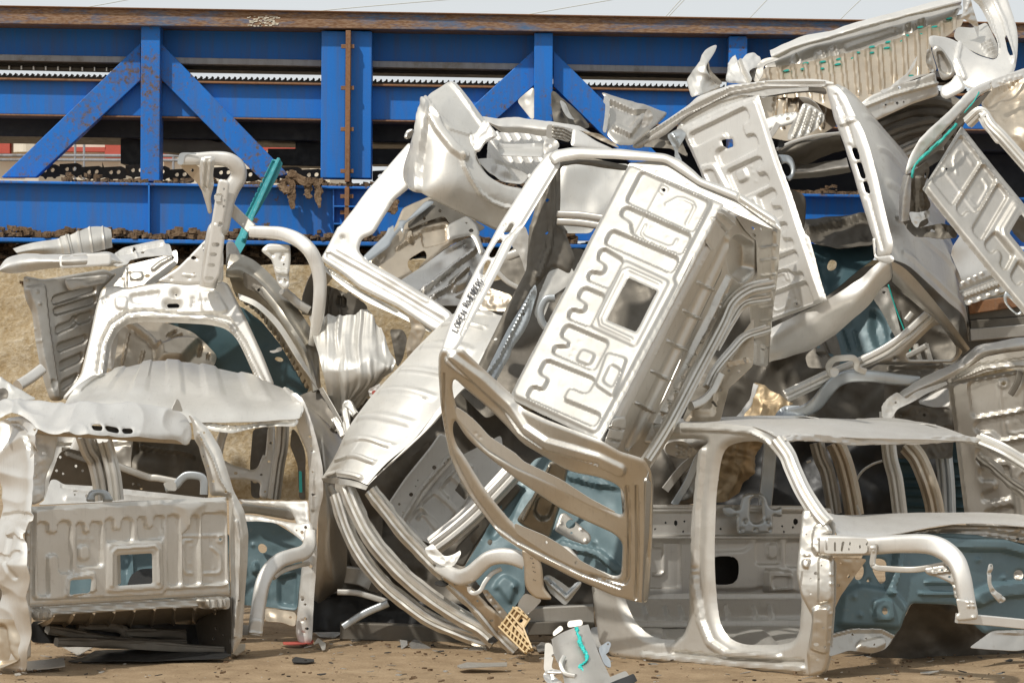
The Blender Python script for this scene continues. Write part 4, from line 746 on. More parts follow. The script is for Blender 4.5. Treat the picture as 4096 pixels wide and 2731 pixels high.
    # inside seen through the rear window opening
    sheet('quarter_pillar', t, T('B1 215,1385 400,1405 370,1567 C1 330,160 310,260 300,340 240,370 210,360 205,200'), [(130, 1750, -.9), (230, 1750, -.7), (130, 2000, -.95)], ALUW, step=4, dent=[(.03, 50, 's'), (.012, 30, 'c')], edge=(10, .03))
    for p, m in (('B1 560,1410,.3 600,1520,.35 C1 640,80,.4 670,200,.4 690,340,.4', ALUG), ('B1 690,1430,.3 C1 720,30,.4 755,170,.4 775,340,.4', ALU)): sweep('roof_pillar', t, T(p), m, r=34, kind='hat', flat=.8)
    sheet('dash_panel', t, T('C1 330,210 400,20 460,-10 640,40 820,110 1000,170 1400,210 1400,330 1100,310 330,250'), [(250, 1900, 1.3), (800, 1950, 1.6), (400, 1830, 1.3)], DULL, step=5, holes=[T('C1 %d,%d %d,%d %d,%d %d,%d' % (x, y, x + 20, y, x + 20, y + 22, x, y + 22)) for x, y in ((395, 40), (370, 130), (415, 150), (500, 100), (545, 130), (885, 220), (920, 222), (940, 250))], emb=[('l', T('C1 450,30 620,90 1000,180'), 10, .03)])
    sheet('inner_sill', t, T('C1 300,340 340,200 380,200 420,230 640,245 800,258 1400,325 1400,370 1000,340 250,370'), [(200, 1950, .7), (850, 1990, 1.2), (250, 2010, .6)], ALUW, step=5, emb=[('l', T('C1 420,240 640,265 1380,335'), 9, -.03), ('p', T('C1 430,310 520,280 640,300 640,340 430,345'), .02, 14)], dent=[(.012, 70, 's')])
    sweep('dash_rail', t, T('C1 760,95,1.1 900,150,1.15 1000,185,1.2 1060,190,1.2 1190,215,1.2'), ALU, r=14, kind='rail')
    sheet('seat_anchor', t, T('C1 575,350 600,285 620,268 700,266 740,285 770,350'), [(345, 1960, -.2), (460, 1960, -.1), (345, 2000, -.2)], ALUB, step=4, holes=[T('C1 640,348 640,310 660,302 690,310 700,348')], edge=(9, .03), hedge=(8, .02))
    sweep('seat_anchor', t, T('C1 1110,260,.9 1180,240,.9 1215,200,.9 1260,172,.9 1340,178,.9 1370,210,.9 1370,300,.9'), ALUB, r=16, kind='rail', flat=.6)
    sheet('anchor_plate', t, T('C1 1090,220 1180,210 1190,280 1120,270'), [(660, 1930, .85), (705, 1930, .85), (660, 1960, .85)], ALU, step=4)
cab_left_front()
GRP = 'scrapped pickup cab shells'
# ------------------------------------------------------------------ left: cab with the dented roof behind the crushed one
def cab_left_mid():
    t = thing('truck_cab', (900, 2300, 1.1), 'pickup cab with dented bare roof at left, behind the crushed cab with square opening', 'truck cab', GRP)
    loft('roof', t, [T('B1 400,1290,1.5 480,1130,1.55 560,1050,1.7 640,1020,1.9'), T('B1 520,1290,1.1 600,1160,1.4 680,1060,1.8 760,985,2.2'), T('B1 800,1330,.95 850,1180,1.2 900,1050,1.7 950,935,2.3'), T('B1 1120,1340,.9 1120,1200,1.15 1115,1050,1.7 1110,908,2.35'), T('B1 1400,1335,.9 1380,1210,1.15 1360,1060,1.7 1340,925,2.35'), T('B1 1700,1325,.92 1680,1220,1.15 1650,1120,1.6 1600,985,2.2'), T('B1 1980,1300,1.0 1985,1230,1.1 1960,1160,1.3 1900,1090,1.8'), T('B1 2030,1280,1.05 2040,1230,1.1 2020,1170,1.25 1965,1112,1.6')],
         ALU, nu=60, nv=14, dent=[(.02, 260, 's'), (.018, 150, 'c')], seed=51, th=.004, ribs=lambda u, v: .016 * sm((np.sin(v * 44) - .1) * 6) * sm((u - .42) * 8))
    sheet('roof_header', t, T('B1 1310,1300 1420,1320 1560,1338 1640,1335 1740,1312 1990,1285 2010,1310 1985,1345 1840,1340 1720,1350 1560,1390 1440,1375 1340,1340'), [(800, 1690, .9), (1180, 1680, 1.0), (900, 1730, .85)], ALU, step=4, edge=(12, .04), emb=[('l', T('B1 1330,1320 1560,1362 1740,1330 1980,1315'), 8, -.03)])
    dp = tps([(1200, 1560, 1.15), (1280, 1800, 1.1), (1240, 2560, 1.15), (1170, 2300, 1.3)])
    sheet('side_frame', t, T('B1 1935,1130 1975,1125 2030,1180 2085,1330 2120,1450 C1 2130,-10 2155,120 2162,300 2130,420 2112,560 2120,700 2100,980 2085,1290 2010,1345 1975,1230 1995,1000 2015,800 2050,640 2070,480 2060,340 2068,180 2050,20 B1 2010,1440 1975,1340 1960,1220'), dp, ALUW, step=4, edge=(16, .05), emb=[('l', T('C1 2100,20 2110,200 2100,400'), 8, .02), ('d', T('C1 2035,1150 2040,1230 2030,1000'), 6, -.015)], dent=[(.012, 60, 'c')])
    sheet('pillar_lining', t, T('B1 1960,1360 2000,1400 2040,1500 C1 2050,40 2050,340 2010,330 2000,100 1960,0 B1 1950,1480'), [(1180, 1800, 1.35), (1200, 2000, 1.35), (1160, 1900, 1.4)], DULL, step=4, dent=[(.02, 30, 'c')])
    sheet('seam_sealant', t, T('C1 2008,140 2028,145 2032,290 2010,285'), [(1200, 1900, 1.3), (1210, 1950, 1.3), (1195, 1950, 1.3)], SEAL, step=3, dent=[(.006, 12, 's')])
    sheet('far_door_frame', t, T('B1 1480,1370 1540,1365 1510,1460 1490,1567 C1 1490,60 1560,100 1690,135 1730,120 1770,20 B1 1780,1567 1800,1350 1850,1345 1850,1567 C1 1850,30 1800,330 1740,320 1750,220 1640,195 1500,200 1440,100 1455,0 B1 1450,1450'), [(900, 1700, 1.9), (1100, 1700, 1.9), (950, 1950, 1.8)], ALUW, step=4, edge=(10, .03), dent=[(.01, 50, 's')])
    sweep('inner_pillar', t, T('B1 1900,1350,1.6 1890,1500,1.6 C1 1870,100,1.6 1840,330,1.6'), ALUG, r=26, kind='hat')
    sheet('inner_pillar', t, T('B1 1700,1370 1820,1350 1830,1500 C1 1790,60 1750,330 1690,320 1680,100 B1 1690,1500'), [(1030, 1700, 2.2), (1060, 1990, 2.1), (1090, 1800, 2.2)], DULL, step=5, dent=[(.02, 40, 's')])
    sheet('cowl', t, T('C1 1590,325 1760,340 2000,345 2062,338 2070,470 2085,540 2000,520 1950,400 1780,370 1620,360'), [(950, 1990, 1.3), (1230, 2000, 1.0), (1230, 2110, .95)], ALUW, step=4, edge=(8, .03), dent=[(.015, 50, 's'), (.01, 30, 'c')])
    sheet('cowl_front', t, T('C1 1600,420 1700,430 1990,490 2090,480 2100,550 2050,600 2030,610 1900,500 1820,480 1640,470'), [(1000, 2060, 1.2), (1240, 2090, .95), (1150, 2130, .95)], ALUW, step=4, edge=(10, .03), dent=[(.02, 40, 'c')])
    sheet('cowl_shadow_panel', t, T('C1 1610,360 1960,400 1985,480 1700,430 1620,430'), [(960, 2020, 1.4), (1180, 2060, 1.3), (1000, 2060, 1.4)], ALUG, step=5, edge=(8, .02))
    sheet('bulkhead', t, T('C1 1640,470 1850,490 1960,560 2040,620 2030,760 1995,1080 1900,1070 1800,1055 1620,1040'), [(1000, 2100, 1.5), (1200, 2150, 1.4), (1100, 2430, 1.4)], TEAL, step=5, holes=[T('C1 1735,635 1760,628 1790,645 1795,675 1775,695 1745,690 1730,665'), T('C1 1808,680 1818,680 1818,704 1808,704'), T('C1 1813,588 1825,588 1825,603 1813,603'), T('C1 1715,582 1725,582 1725,595 1715,595')], emb=[('p', T('C1 1870,860 1990,830 1990,1060 1870,1040'), -.04, 18), ('p', T('C1 1690,780 1730,740 1740,820 1700,840'), .04, 14), ('d', T('C1 1700,640 1880,845'), 9, .02)], dent=[(.015, 60, 's')])
    sweep('front_rail', t, T('C1 2085,560,.9 2078,640,.82 2040,690,.72 1960,715,.65 1880,745,.58 1810,810,.5 1765,900,.45 1742,1020,.42 1728,1120,.4 1712,1245,.38'), ALUW, r=30, kind='rail', n=10, rs=[24, 27, 30, 30, 31, 31, 30, 29, 29, 29])
    sheet('rail_collar', t, T('C1 1690,1130 1760,1135 1770,1160 1762,1255 1660,1250 1668,1180'), [(1010, 2480, .33), (1050, 2480, .33), (1020, 2540, .33)], ALU, step=4, edge=(10, .05), emb=[('l', T('C1 1675,1225 1760,1232'), 6, .01)])
    sweep('rail_strap', t, T('C1 1840,860,.5 1900,815,.6 2000,780,.7 2070,765,.8'), ALU, r=9, kind='rail')
    sheet('foot_rail', t, T('C1 1610,1170 1680,1180 1690,1240 1610,1245'), [(960, 2500, .6), (1000, 2500, .5), (980, 2540, .5)], ALUW, step=4)
    sheet('under_rail', t, T('C1 1780,1060 1990,1090 1985,1190 1900,1160 1780,1150'), [(1060, 2430, 1.2), (1180, 2440, 1.2), (1100, 2490, 1.1)], ALUT, step=5, dent=[(.015, 40, 's')])
cab_left_mid()
# rounded side of the next body to the right of it
def quarter():
    t = thing('truck_cab', (1330, 2000, 1.9), 'dark rounded cab flank with marbled scuffs between the dented roof and the plain ribbed roof', 'truck cab', GRP)
    loft('quarter_panel', t, [T('B1 2040,1165,2.2 2160,1250,2.2 2290,1410,2.0 C1 2352,-40,1.8'), T('B1 2070,1280,1.8 2160,1380,1.8 2230,1500,1.7 C1 2330,110,1.6'), T('B1 2110,1450,1.6 2160,1520,1.6 C1 2180,80,1.5 2250,240,1.5'), T('C1 2140,100,1.5 2185,220,1.45 2240,380,1.45 2320,560,1.6'), T('C1 2140,400,1.55 2200,500,1.45 2240,620,1.5 2330,760,1.7'), T('C1 2130,700,1.7 2190,760,1.6 2240,880,1.7 2300,930,1.9'), T('C1 2110,1010,2 2150,1030,2 2220,990,2 2270,950,2.1')], ALUG, nu=50, nv=14, dent=[(.012, 120, 's')])
    loft('door_edge', t, [T('B1 2140,1100,2.0 2200,1200,1.9 2260,1310,1.8 2300,1400,1.7'), T('B1 2165,1090,1.9 2230,1200,1.8 2290,1310,1.7 2325,1400,1.6')], ALUW, nu=40, nv=6)
    sweep('panel_flange', t, T('C1 2215,240,1.3 2280,360,1.3 2352,520,1.3 2440,720,1.3'), ALU, r=12, kind='rail')
quarter()
# ------------------------------------------------------------------ left: cab nose pointing up, windscreen frame and rails
def cab_left_back():
    t = thing('truck_cab', (800, 1800, 2.3), 'gutted cab at left with empty window frame, upright slotted rail and looped tube', 'truck cab', GRP)
    dp = tps([(400, 1150, 2.5), (950, 1150, 2.4), (330, 1500, 2.3), (1080, 1530, 2.2)])
    sheet('window_frame', t, T('B1 680,425 780,400 850,425 1000,395 1180,370 1480,372 1530,390 1570,470 1650,620 1760,860 1845,1075 1710,1075 1650,950 560,1080 430,1180 420,1150 540,1005 590,800 640,560'), dp, ALUW, step=5, rnd=1, hrnd=2,
        holes=[T('B1 705,1090 712,980 738,810 790,700 860,652 960,643 1200,650 1400,662 1520,690 1590,760 1650,880 1720,1045 1740,1090 1500,1000 900,1000'), T('B1 1165,465 1172,453 1186,458 1184,470 1172,474'), T('B1 1113,535 1120,522 1190,520 1203,532 1198,548 1125,550')],
        emb=[('l', T('B1 660,980 690,780 750,660 850,590 960,575 1200,600 1420,605 1540,640 1640,790 1780,1080'), 13, -.03), ('l', T('B1 690,1000 715,800 770,690 860,625 960,612 1400,630 1540,670 1640,840 1740,1060'), 9, .02), ('p', T('B1 770,480 860,480 850,570 780,560'), .015, 8), ('p', T('B1 1340,440 1460,450 1540,580 1470,590 1360,590'), .02, 10), ('p', T('B1 870,470 1080,440 1050,490 960,530 880,520'), -.02, 12), ('d', T('B1 1295,495 1297,520 1293,545 1350,510 1390,512 1465,480 690,500 720,490 700,520'), 6, -.012)], edge=(14, .04), hedge=(26, .06), dent=[(.006, 80, 's')])
    sheet('frame_hole_shade', t, T('B1 700,450 1180,380 1480,390 1540,560 1400,620 860,570 720,600'), lambda x, y: dp(x, y) + .15, BLACK, step=8)  # black sheet added behind the frame holes as their shade
    sheet('gusset', t, T('B1 1050,378 1190,290 1300,180 1405,72 1480,60 1500,200 1500,385 1250,400'), [(640, 1120, 2.45), (890, 950, 2.4), (890, 1120, 2.4)], ALUW, step=4, edge=(8, .02), emb=[('d', T('B1 1370,145 1320,225 1270,355 1150,360 1265,210'), 6, -.012), ('l', T('B1 1235,335 1305,338'), 4, .01)])
    sheet('gusset', t, T('B1 1525,110 1570,105 1620,190 1640,310 1620,400 1525,300'), [(910, 970, 2.5), (960, 1000, 2.6), (930, 1130, 2.5)], ALUW, step=4, edge=(6, .02), dent=[(.006, 40, 's')])
    sweep('front_rail', t, T('A1 1215,1070,2.1 1330,1068,2.12 1450,1065,2.15 1540,1078,2.16 1595,1125,2.18 1600,1190,2.2 1560,1260,2.2 1525,1340,2.2 1500,1440,2.2 1480,1530,2.2 B1 1455,40,2.2 1435,150,2.22 1418,280,2.25 1398,410,2.28'), ALUW, r=36, kind='rail', n=8, rs=[24, 25, 28, 30, 32, 33, 33, 33, 34, 35, 36, 37, 36, 34])
    sheet('rail_face', t, T('A1 1470,1200 1545,1220 1520,1400 1490,1567 B1 1510,80 1478,340 1430,408 1370,405 1362,350 1410,60 A1 1420,1500 1450,1310'), [(880, 740, 2.06), (900, 740, 2.06), (830, 1140, 2.10)], ALUW, step=4, edge=(8, .02), holes=[T('A1 1438,1498 1452,1490 1488,1490 1500,1503 1494,1520 1450,1524 1438,1515'), T('A1 1497,1262 1512,1262 1512,1282 1497,1282'), T('A1 1495,1335 1515,1335 1515,1357 1495,1357'), T('A1 1495,1378 1515,1378 1515,1398 1495,1398'), T('B1 1420,125 1432,117 1470,119 1478,130 1470,146 1428,148'), T('B1 1405,192 1415,184 1452,186 1460,196 1452,210 1412,212'), T('B1 1393,262 1402,255 1440,258 1448,268 1440,282 1400,282'), T('B1 1373,350 1385,343 1430,346 1440,356 1430,370 1382,372')], hrnd=1)
    sheet('box_end', t, T('A1 1188,1105 1205,1030 1240,1025 1320,1028 1322,1038 1240,1040 1232,1110'), [(705, 640, 2.05), (740, 640, 2.05), (710, 660, 2.05)], ALUB, step=3)
    sheet('strap', t, T('A1 1355,1055 1445,1050 1440,1110 1430,1180 1440,1235 1415,1330 1420,1430 1400,1430 1345,1250 1340,1180 1338,1100'), [(810, 640, 2.02), (850, 640, 2.02), (840, 850, 2.1)], ALU, step=4, emb=[('l', T('A1 1372,1085 1358,1250'), 9, .02), ('l', T('A1 1412,1085 1395,1250'), 9, .02), ('d', T('A1 1365,1065 1435,1060 1385,1255 1430,1225'), 6, -.01)], edge=(8, .02))
    sheet('strap_gusset', t, T('A1 1200,1108 1330,1110 1345,1150 1350,1250 1410,1300 1425,1430 1400,1440 1370,1310 1330,1235'), [(720, 660, 2.15), (790, 660, 2.1), (840, 850, 2.15)], ALUT, step=4, holes=[T('A1 1383,1325 1398,1330 1393,1345 1380,1340'), T('A1 1402,1305 1415,1305 1415,1317 1402,1317')])
    sheet('clip_plate', t, T('A1 1440,1300 1495,1300 1490,1312 1480,1345 1490,1355 1438,1355'), [(860, 780, 2.05), (890, 780, 2.05), (870, 800, 2.05)], ALU, step=3, emb=[('l', T('A1 1440,1312 1490,1312'), 4, -.01)])
    sweep('diagonal_brace', t, T('A1 1550,1400,2.3 1620,1470,2.3 1700,1545,2.25'), ALUG, r=22, kind='box')
    sweep('looped_tube', t, T('B1 1690,45,2.2 1800,50,2.15 1900,60,2.1 2000,100,2.05 2080,170,2.0 2130,270,2.0 2150,380,2.0 2148,500,2.0 2135,620,2.02 2118,720,2.05 2095,800,2.1'), ALUW, r=27, kind='rail', n=9, rs=[24, 25, 27, 29, 29, 28, 27, 26, 25, 21, 14])
    sheet('hanging_bracket', t, T('B1 1748,170 1800,122 1950,130 1953,240 1942,330 1945,420 1905,435 1862,390 1850,330 1825,230'), [(1040, 980, 2.1), (1160, 990, 2.1), (1120, 1150, 2.05)], ALU, step=4, emb=[('d', T('B1 1830,200 1900,205 1890,225 1880,370 1925,380'), 6, -.015), ('l', T('B1 1800,170 1940,170'), 6, .02), ('l', T('B1 1850,310 1930,320'), 14, .03)], edge=(8, .03))
    sweep('tube_tail', t, T('B1 1900,440,2.15 1960,490,2.2 2020,540,2.2 2080,575,2.2'), ALUG, r=18, kind='rail')
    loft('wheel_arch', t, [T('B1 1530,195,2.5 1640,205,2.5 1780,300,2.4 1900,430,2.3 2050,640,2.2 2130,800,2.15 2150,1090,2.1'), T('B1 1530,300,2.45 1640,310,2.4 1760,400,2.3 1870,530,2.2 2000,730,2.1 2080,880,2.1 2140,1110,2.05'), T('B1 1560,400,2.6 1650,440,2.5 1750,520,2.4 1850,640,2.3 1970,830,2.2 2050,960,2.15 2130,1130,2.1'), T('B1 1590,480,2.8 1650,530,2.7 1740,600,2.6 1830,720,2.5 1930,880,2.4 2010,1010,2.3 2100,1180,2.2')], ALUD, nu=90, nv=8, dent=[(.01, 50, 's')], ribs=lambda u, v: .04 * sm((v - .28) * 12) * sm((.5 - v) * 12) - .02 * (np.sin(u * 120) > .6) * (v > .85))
    loft('wheel_arch', t, [T('B1 1600,460,2.3 1720,510,2.2 1820,590,2.15 1900,680,2.1 2000,840,2.05 2110,1040,2.0'), T('B1 1610,500,2.25 1720,550,2.15 1810,630,2.1 1890,730,2.05 1990,890,2.0 2140,1105,1.98')], ALU, nu=80, nv=6)
    sheet('strut_tower', t, T('B1 1630,310 1700,350 1790,430 1900,560 1955,650 1930,660 1840,560 1720,450 1640,420'), [(980, 1090, 2.3), (1160, 1280, 2.2), (1000, 1150, 2.3)], DULL, step=5, emb=[('p', T('B1 1690,400 1760,430 1900,600 1800,520'), .04, 16)])
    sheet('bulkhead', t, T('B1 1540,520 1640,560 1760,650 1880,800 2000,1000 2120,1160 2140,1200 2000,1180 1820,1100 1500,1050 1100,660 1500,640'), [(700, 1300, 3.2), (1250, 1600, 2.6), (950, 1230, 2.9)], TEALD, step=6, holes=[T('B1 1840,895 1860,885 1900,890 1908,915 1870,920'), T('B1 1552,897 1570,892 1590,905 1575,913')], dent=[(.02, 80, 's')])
    sheet('torn_tab', t, T('B1 1805,845 1850,840 1870,820 1895,820 1895,845 1830,862'), [(1080, 1400, 2.4), (1130, 1390, 2.4), (1100, 1410, 2.4)], ALUW, step=3)
    sheet('seat_back', t, T('B1 700,640 900,640 1100,650 1300,720 1370,780 1460,880 1440,950 1080,960 720,990'), [(430, 1300, 2.9), (850, 1350, 3.1), (600, 1480, 2.7)], ALUT, step=5, emb=[('p', T('B1 1050,830 1180,780 1340,780 1330,820 1200,960 1060,960'), .1, 40), ('l', T('B1 860,660 1000,770 1050,830'), 16, .05), ('l', T('B1 860,740 820,940'), 8, .03), ('l', T('B1 960,860 940,950'), 8, .03), ('l', T('B1 1130,740 1180,710'), 7, -.03), ('l', T('B1 1160,760 1220,740'), 7, -.03), ('p', T('B1 1340,820 1365,810 1345,880 1325,890'), -.03, 8), ('p', T('B1 1390,870 1410,855 1400,910 1385,910'), -.03, 8)], dent=[(.03, 80, 's')])
    sheet('inner_column', t, T('B1 715,700 780,690 800,720 760,970 700,980'), [(430, 1320, 2.6), (470, 1320, 2.6), (420, 1480, 2.6)], ALUW, step=4, dent=[(.02, 40, 'c')])
    sheet('lower_panel', t, T('B1 1780,1060 2000,1150 2150,1090 2310,1400 2290,1420 2200,1330 2060,1200 1850,1130'), [(1060, 1530, 2.3), (1280, 1540, 2.1), (1370, 1740, 1.9)], DULL, step=5, dent=[(.02, 60, 's')])
    loft('lower_edge', t, [T('B1 2150,1125,1.95 2220,1230,1.9 2310,1405,1.8'), T('B1 2180,1125,1.9 2240,1220,1.85 2318,1390,1.75')], ALUW, nu=30, nv=4)
cab_left_back()
# ------------------------------------------------------------------ left: truck bed side stood on end
def bed_left():
    t = thing('truck_bed', (350, 1500, 2.9), 'upended ribbed bed panel with flat bumper bar on top before the concrete wall', 'truck bed')
    dp = tps([(100, 1120, 2.5), (420, 1090, 2.8), (220, 1590, 2.5), (330, 1500, 2.7)])
    rib = [('p', T(s), -.04, 9) for s in ('B1 352,480 640,390 648,450 355,540', 'B1 362,560 650,470 645,530 368,610', 'B1 375,680 480,640 490,610 520,610 520,660 490,690 378,740', 'B1 515,605 630,570 620,640 520,675', 'B1 385,800 590,730 580,790 392,860', 'B1 400,920 565,850 550,920 405,985', 'B1 410,1050 530,990 500,1060 415,1110')]
    sheet('ribbed_panel', t, T('B1 160,340 300,365 700,295 790,330 690,430 650,560 600,800 545,1000 420,1180 345,1180 305,1060 270,930 240,760 218,590 175,500 163,420'), dp, ALUG, step=4, emb=rib + [('p', T('B1 170,420 300,400 330,700 400,1170 350,1170 280,900 230,580'), .035, 12), ('d', T('B1 185,365 240,450 255,530 225,700 260,780'), 6, .01), ('p', T('B1 330,1040 370,1050 365,1110 330,1110'), -.01, 12)], edge=(10, .03), dent=[(.008, 70, 's')])
    loft('bumper_bar', t, [T('B1 -10,285,2.3 50,225,2.4 160,195,2.5 280,205,2.5 420,200,2.5 600,190,2.55 755,185,2.6 860,255,2.65'), T('B1 -10,305,2.25 60,270,2.3 170,245,2.35 280,240,2.35 420,240,2.35 600,235,2.4 755,230,2.45 866,265,2.5'), T('B1 20,325,2.3 90,325,2.35 180,315,2.4 300,300,2.4 430,288,2.4 600,280,2.45 755,270,2.5 860,275,2.55')], ALUW, nu=80, nv=8, dent=[(.02, 80, 's')])
    sheet('bumper_face', t, T('B1 395,205 590,192 750,188 748,268 590,280 405,292'), [(240, 1020, 2.3), (440, 1010, 2.38), (300, 1060, 2.3)], ALUW, step=4, holes=[T('B1 412,215 425,208 580,200 590,208 587,262 575,268 425,276 414,270')], edge=(6, .01), hrnd=1)
    loft('inner_fender', t, [T('B1 88,160,2.6 200,125,2.65 420,85,2.75 520,45,2.8 610,12,2.9 700,15,2.95 745,30,2.95'), T('B1 110,185,2.55 220,165,2.6 430,135,2.7 540,110,2.75 620,95,2.8 700,80,2.85 750,75,2.9'), T('B1 130,205,2.6 230,195,2.65 440,195,2.7 550,195,2.75 630,185,2.8 700,165,2.85 755,150,2.9')], ALU, nu=70, nv=8, dent=[(.006, 60, 's')], ribs=lambda u, v: .012 * (np.sin(u * 50) > .85) * (u > .5) + .02 * sm((.06 - abs(u - .52)) * 60))
    sheet('corner_bracket', t, T('B1 755,200 830,150 1000,115 1100,95 1108,130 1140,125 1165,210 1100,205 960,215 870,235 860,262 780,280 755,260'), [(450, 1020, 2.6), (680, 970, 2.8), (640, 1020, 2.6)], ALUW, step=4, emb=[('l', T('B1 800,190 1090,130'), 8, -.03), ('l', T('B1 900,160 920,210'), 8, .02), ('d', T('B1 1090,220 1110,222 1130,222 778,240 780,262'), 5, .01)], dent=[(.02, 40, 'c')])
    sheet('box_side', t, T('B1 700,320 850,270 1100,210 1190,160 1197,255 1060,390 940,405 850,425 740,425 680,410'), [(420, 1130, 3.0), (700, 1010, 3.0), (560, 1150, 2.9)], ALUG, step=5, emb=[('p', T('B1 872,318 960,315 962,372 875,375'), .02, 8), ('l', T('B1 850,290 848,420'), 7, .02), ('l', T('B1 1030,300 1080,260 1150,220'), 10, .02)], dent=[(.008, 60, 's')])
    sheet('inner_channel', t, T('B1 430,360 620,340 740,330 720,400 560,420 460,440'), [(270, 1120, 2.6), (430, 1100, 2.7), (300, 1160, 2.6)], ALUG, step=5, dent=[(.015, 40, 's')], edge=(8, .03))
bed_left()
# offcuts at the left edge
def offcuts():
    t = thing('scrap_rail', (60, 1540, 1.6), 'small torn rail ends poking up at the left edge above the crushed cab', 'scrap')
    sweep('rail_end', t, T('B1 120,1080,2.0 200,1030,2.1 280,970,2.2'), ALUW, r=22, kind='rail')
    sheet('torn_plate', t, T('B1 -40,1060 0,1000 50,1040 140,1100 250,1160 180,1185 -40,1190'), [(0, 1530, 1.4), (140, 1590, 1.4), (0, 1600, 1.3)], ALU, step=4, dent=[(.03, 50, 'c')], edge=(8, .02))
    sheet('torn_plate', t, T('B1 -40,1110 30,1090 60,1120 50,1170 -40,1180'), [(0, 1550, 1.25), (40, 1570, 1.25), (0, 1600, 1.2)], DULL, step=4, dent=[(.03, 30, 'c')])
offcuts()
# ------------------------------------------------------------------ turquoise sign post
def sign_post():
    t = thing('channel_post', (1000, 900, 3.2), 'turquoise perforated steel post leaning against the blue gantry', 'post')
    f = [(1090, 650, 3.3), (1130, 660, 3.3), (940, 1000, 3.0)]
    hl = [T('A1 %f,%f %f,%f %f,%f %f,%f' % (x, y, x + 9, y + 4, x + 4, y + 15, x - 5, y + 11)) for x, y in [(1810 - 16.6 * i, 1118 + 32.6 * i) for i in range(12)]]
    sheet('channel', t, T('A1 1830,1070 1885,1080 1900,1098 1870,1180 1700,1490 B1 1650,130 1610,200 1560,150 A1 1610,1567 1650,1440'), f, TEALP, step=3, holes=hl, hrnd=1, emb=[('l', T('A1 1870,1085 1700,1460 B1 1640,100'), 12, .05), ('l', T('A1 1840,1090 1640,1500'), 7, -.02)], rnd=0, th=.006)
sign_post()
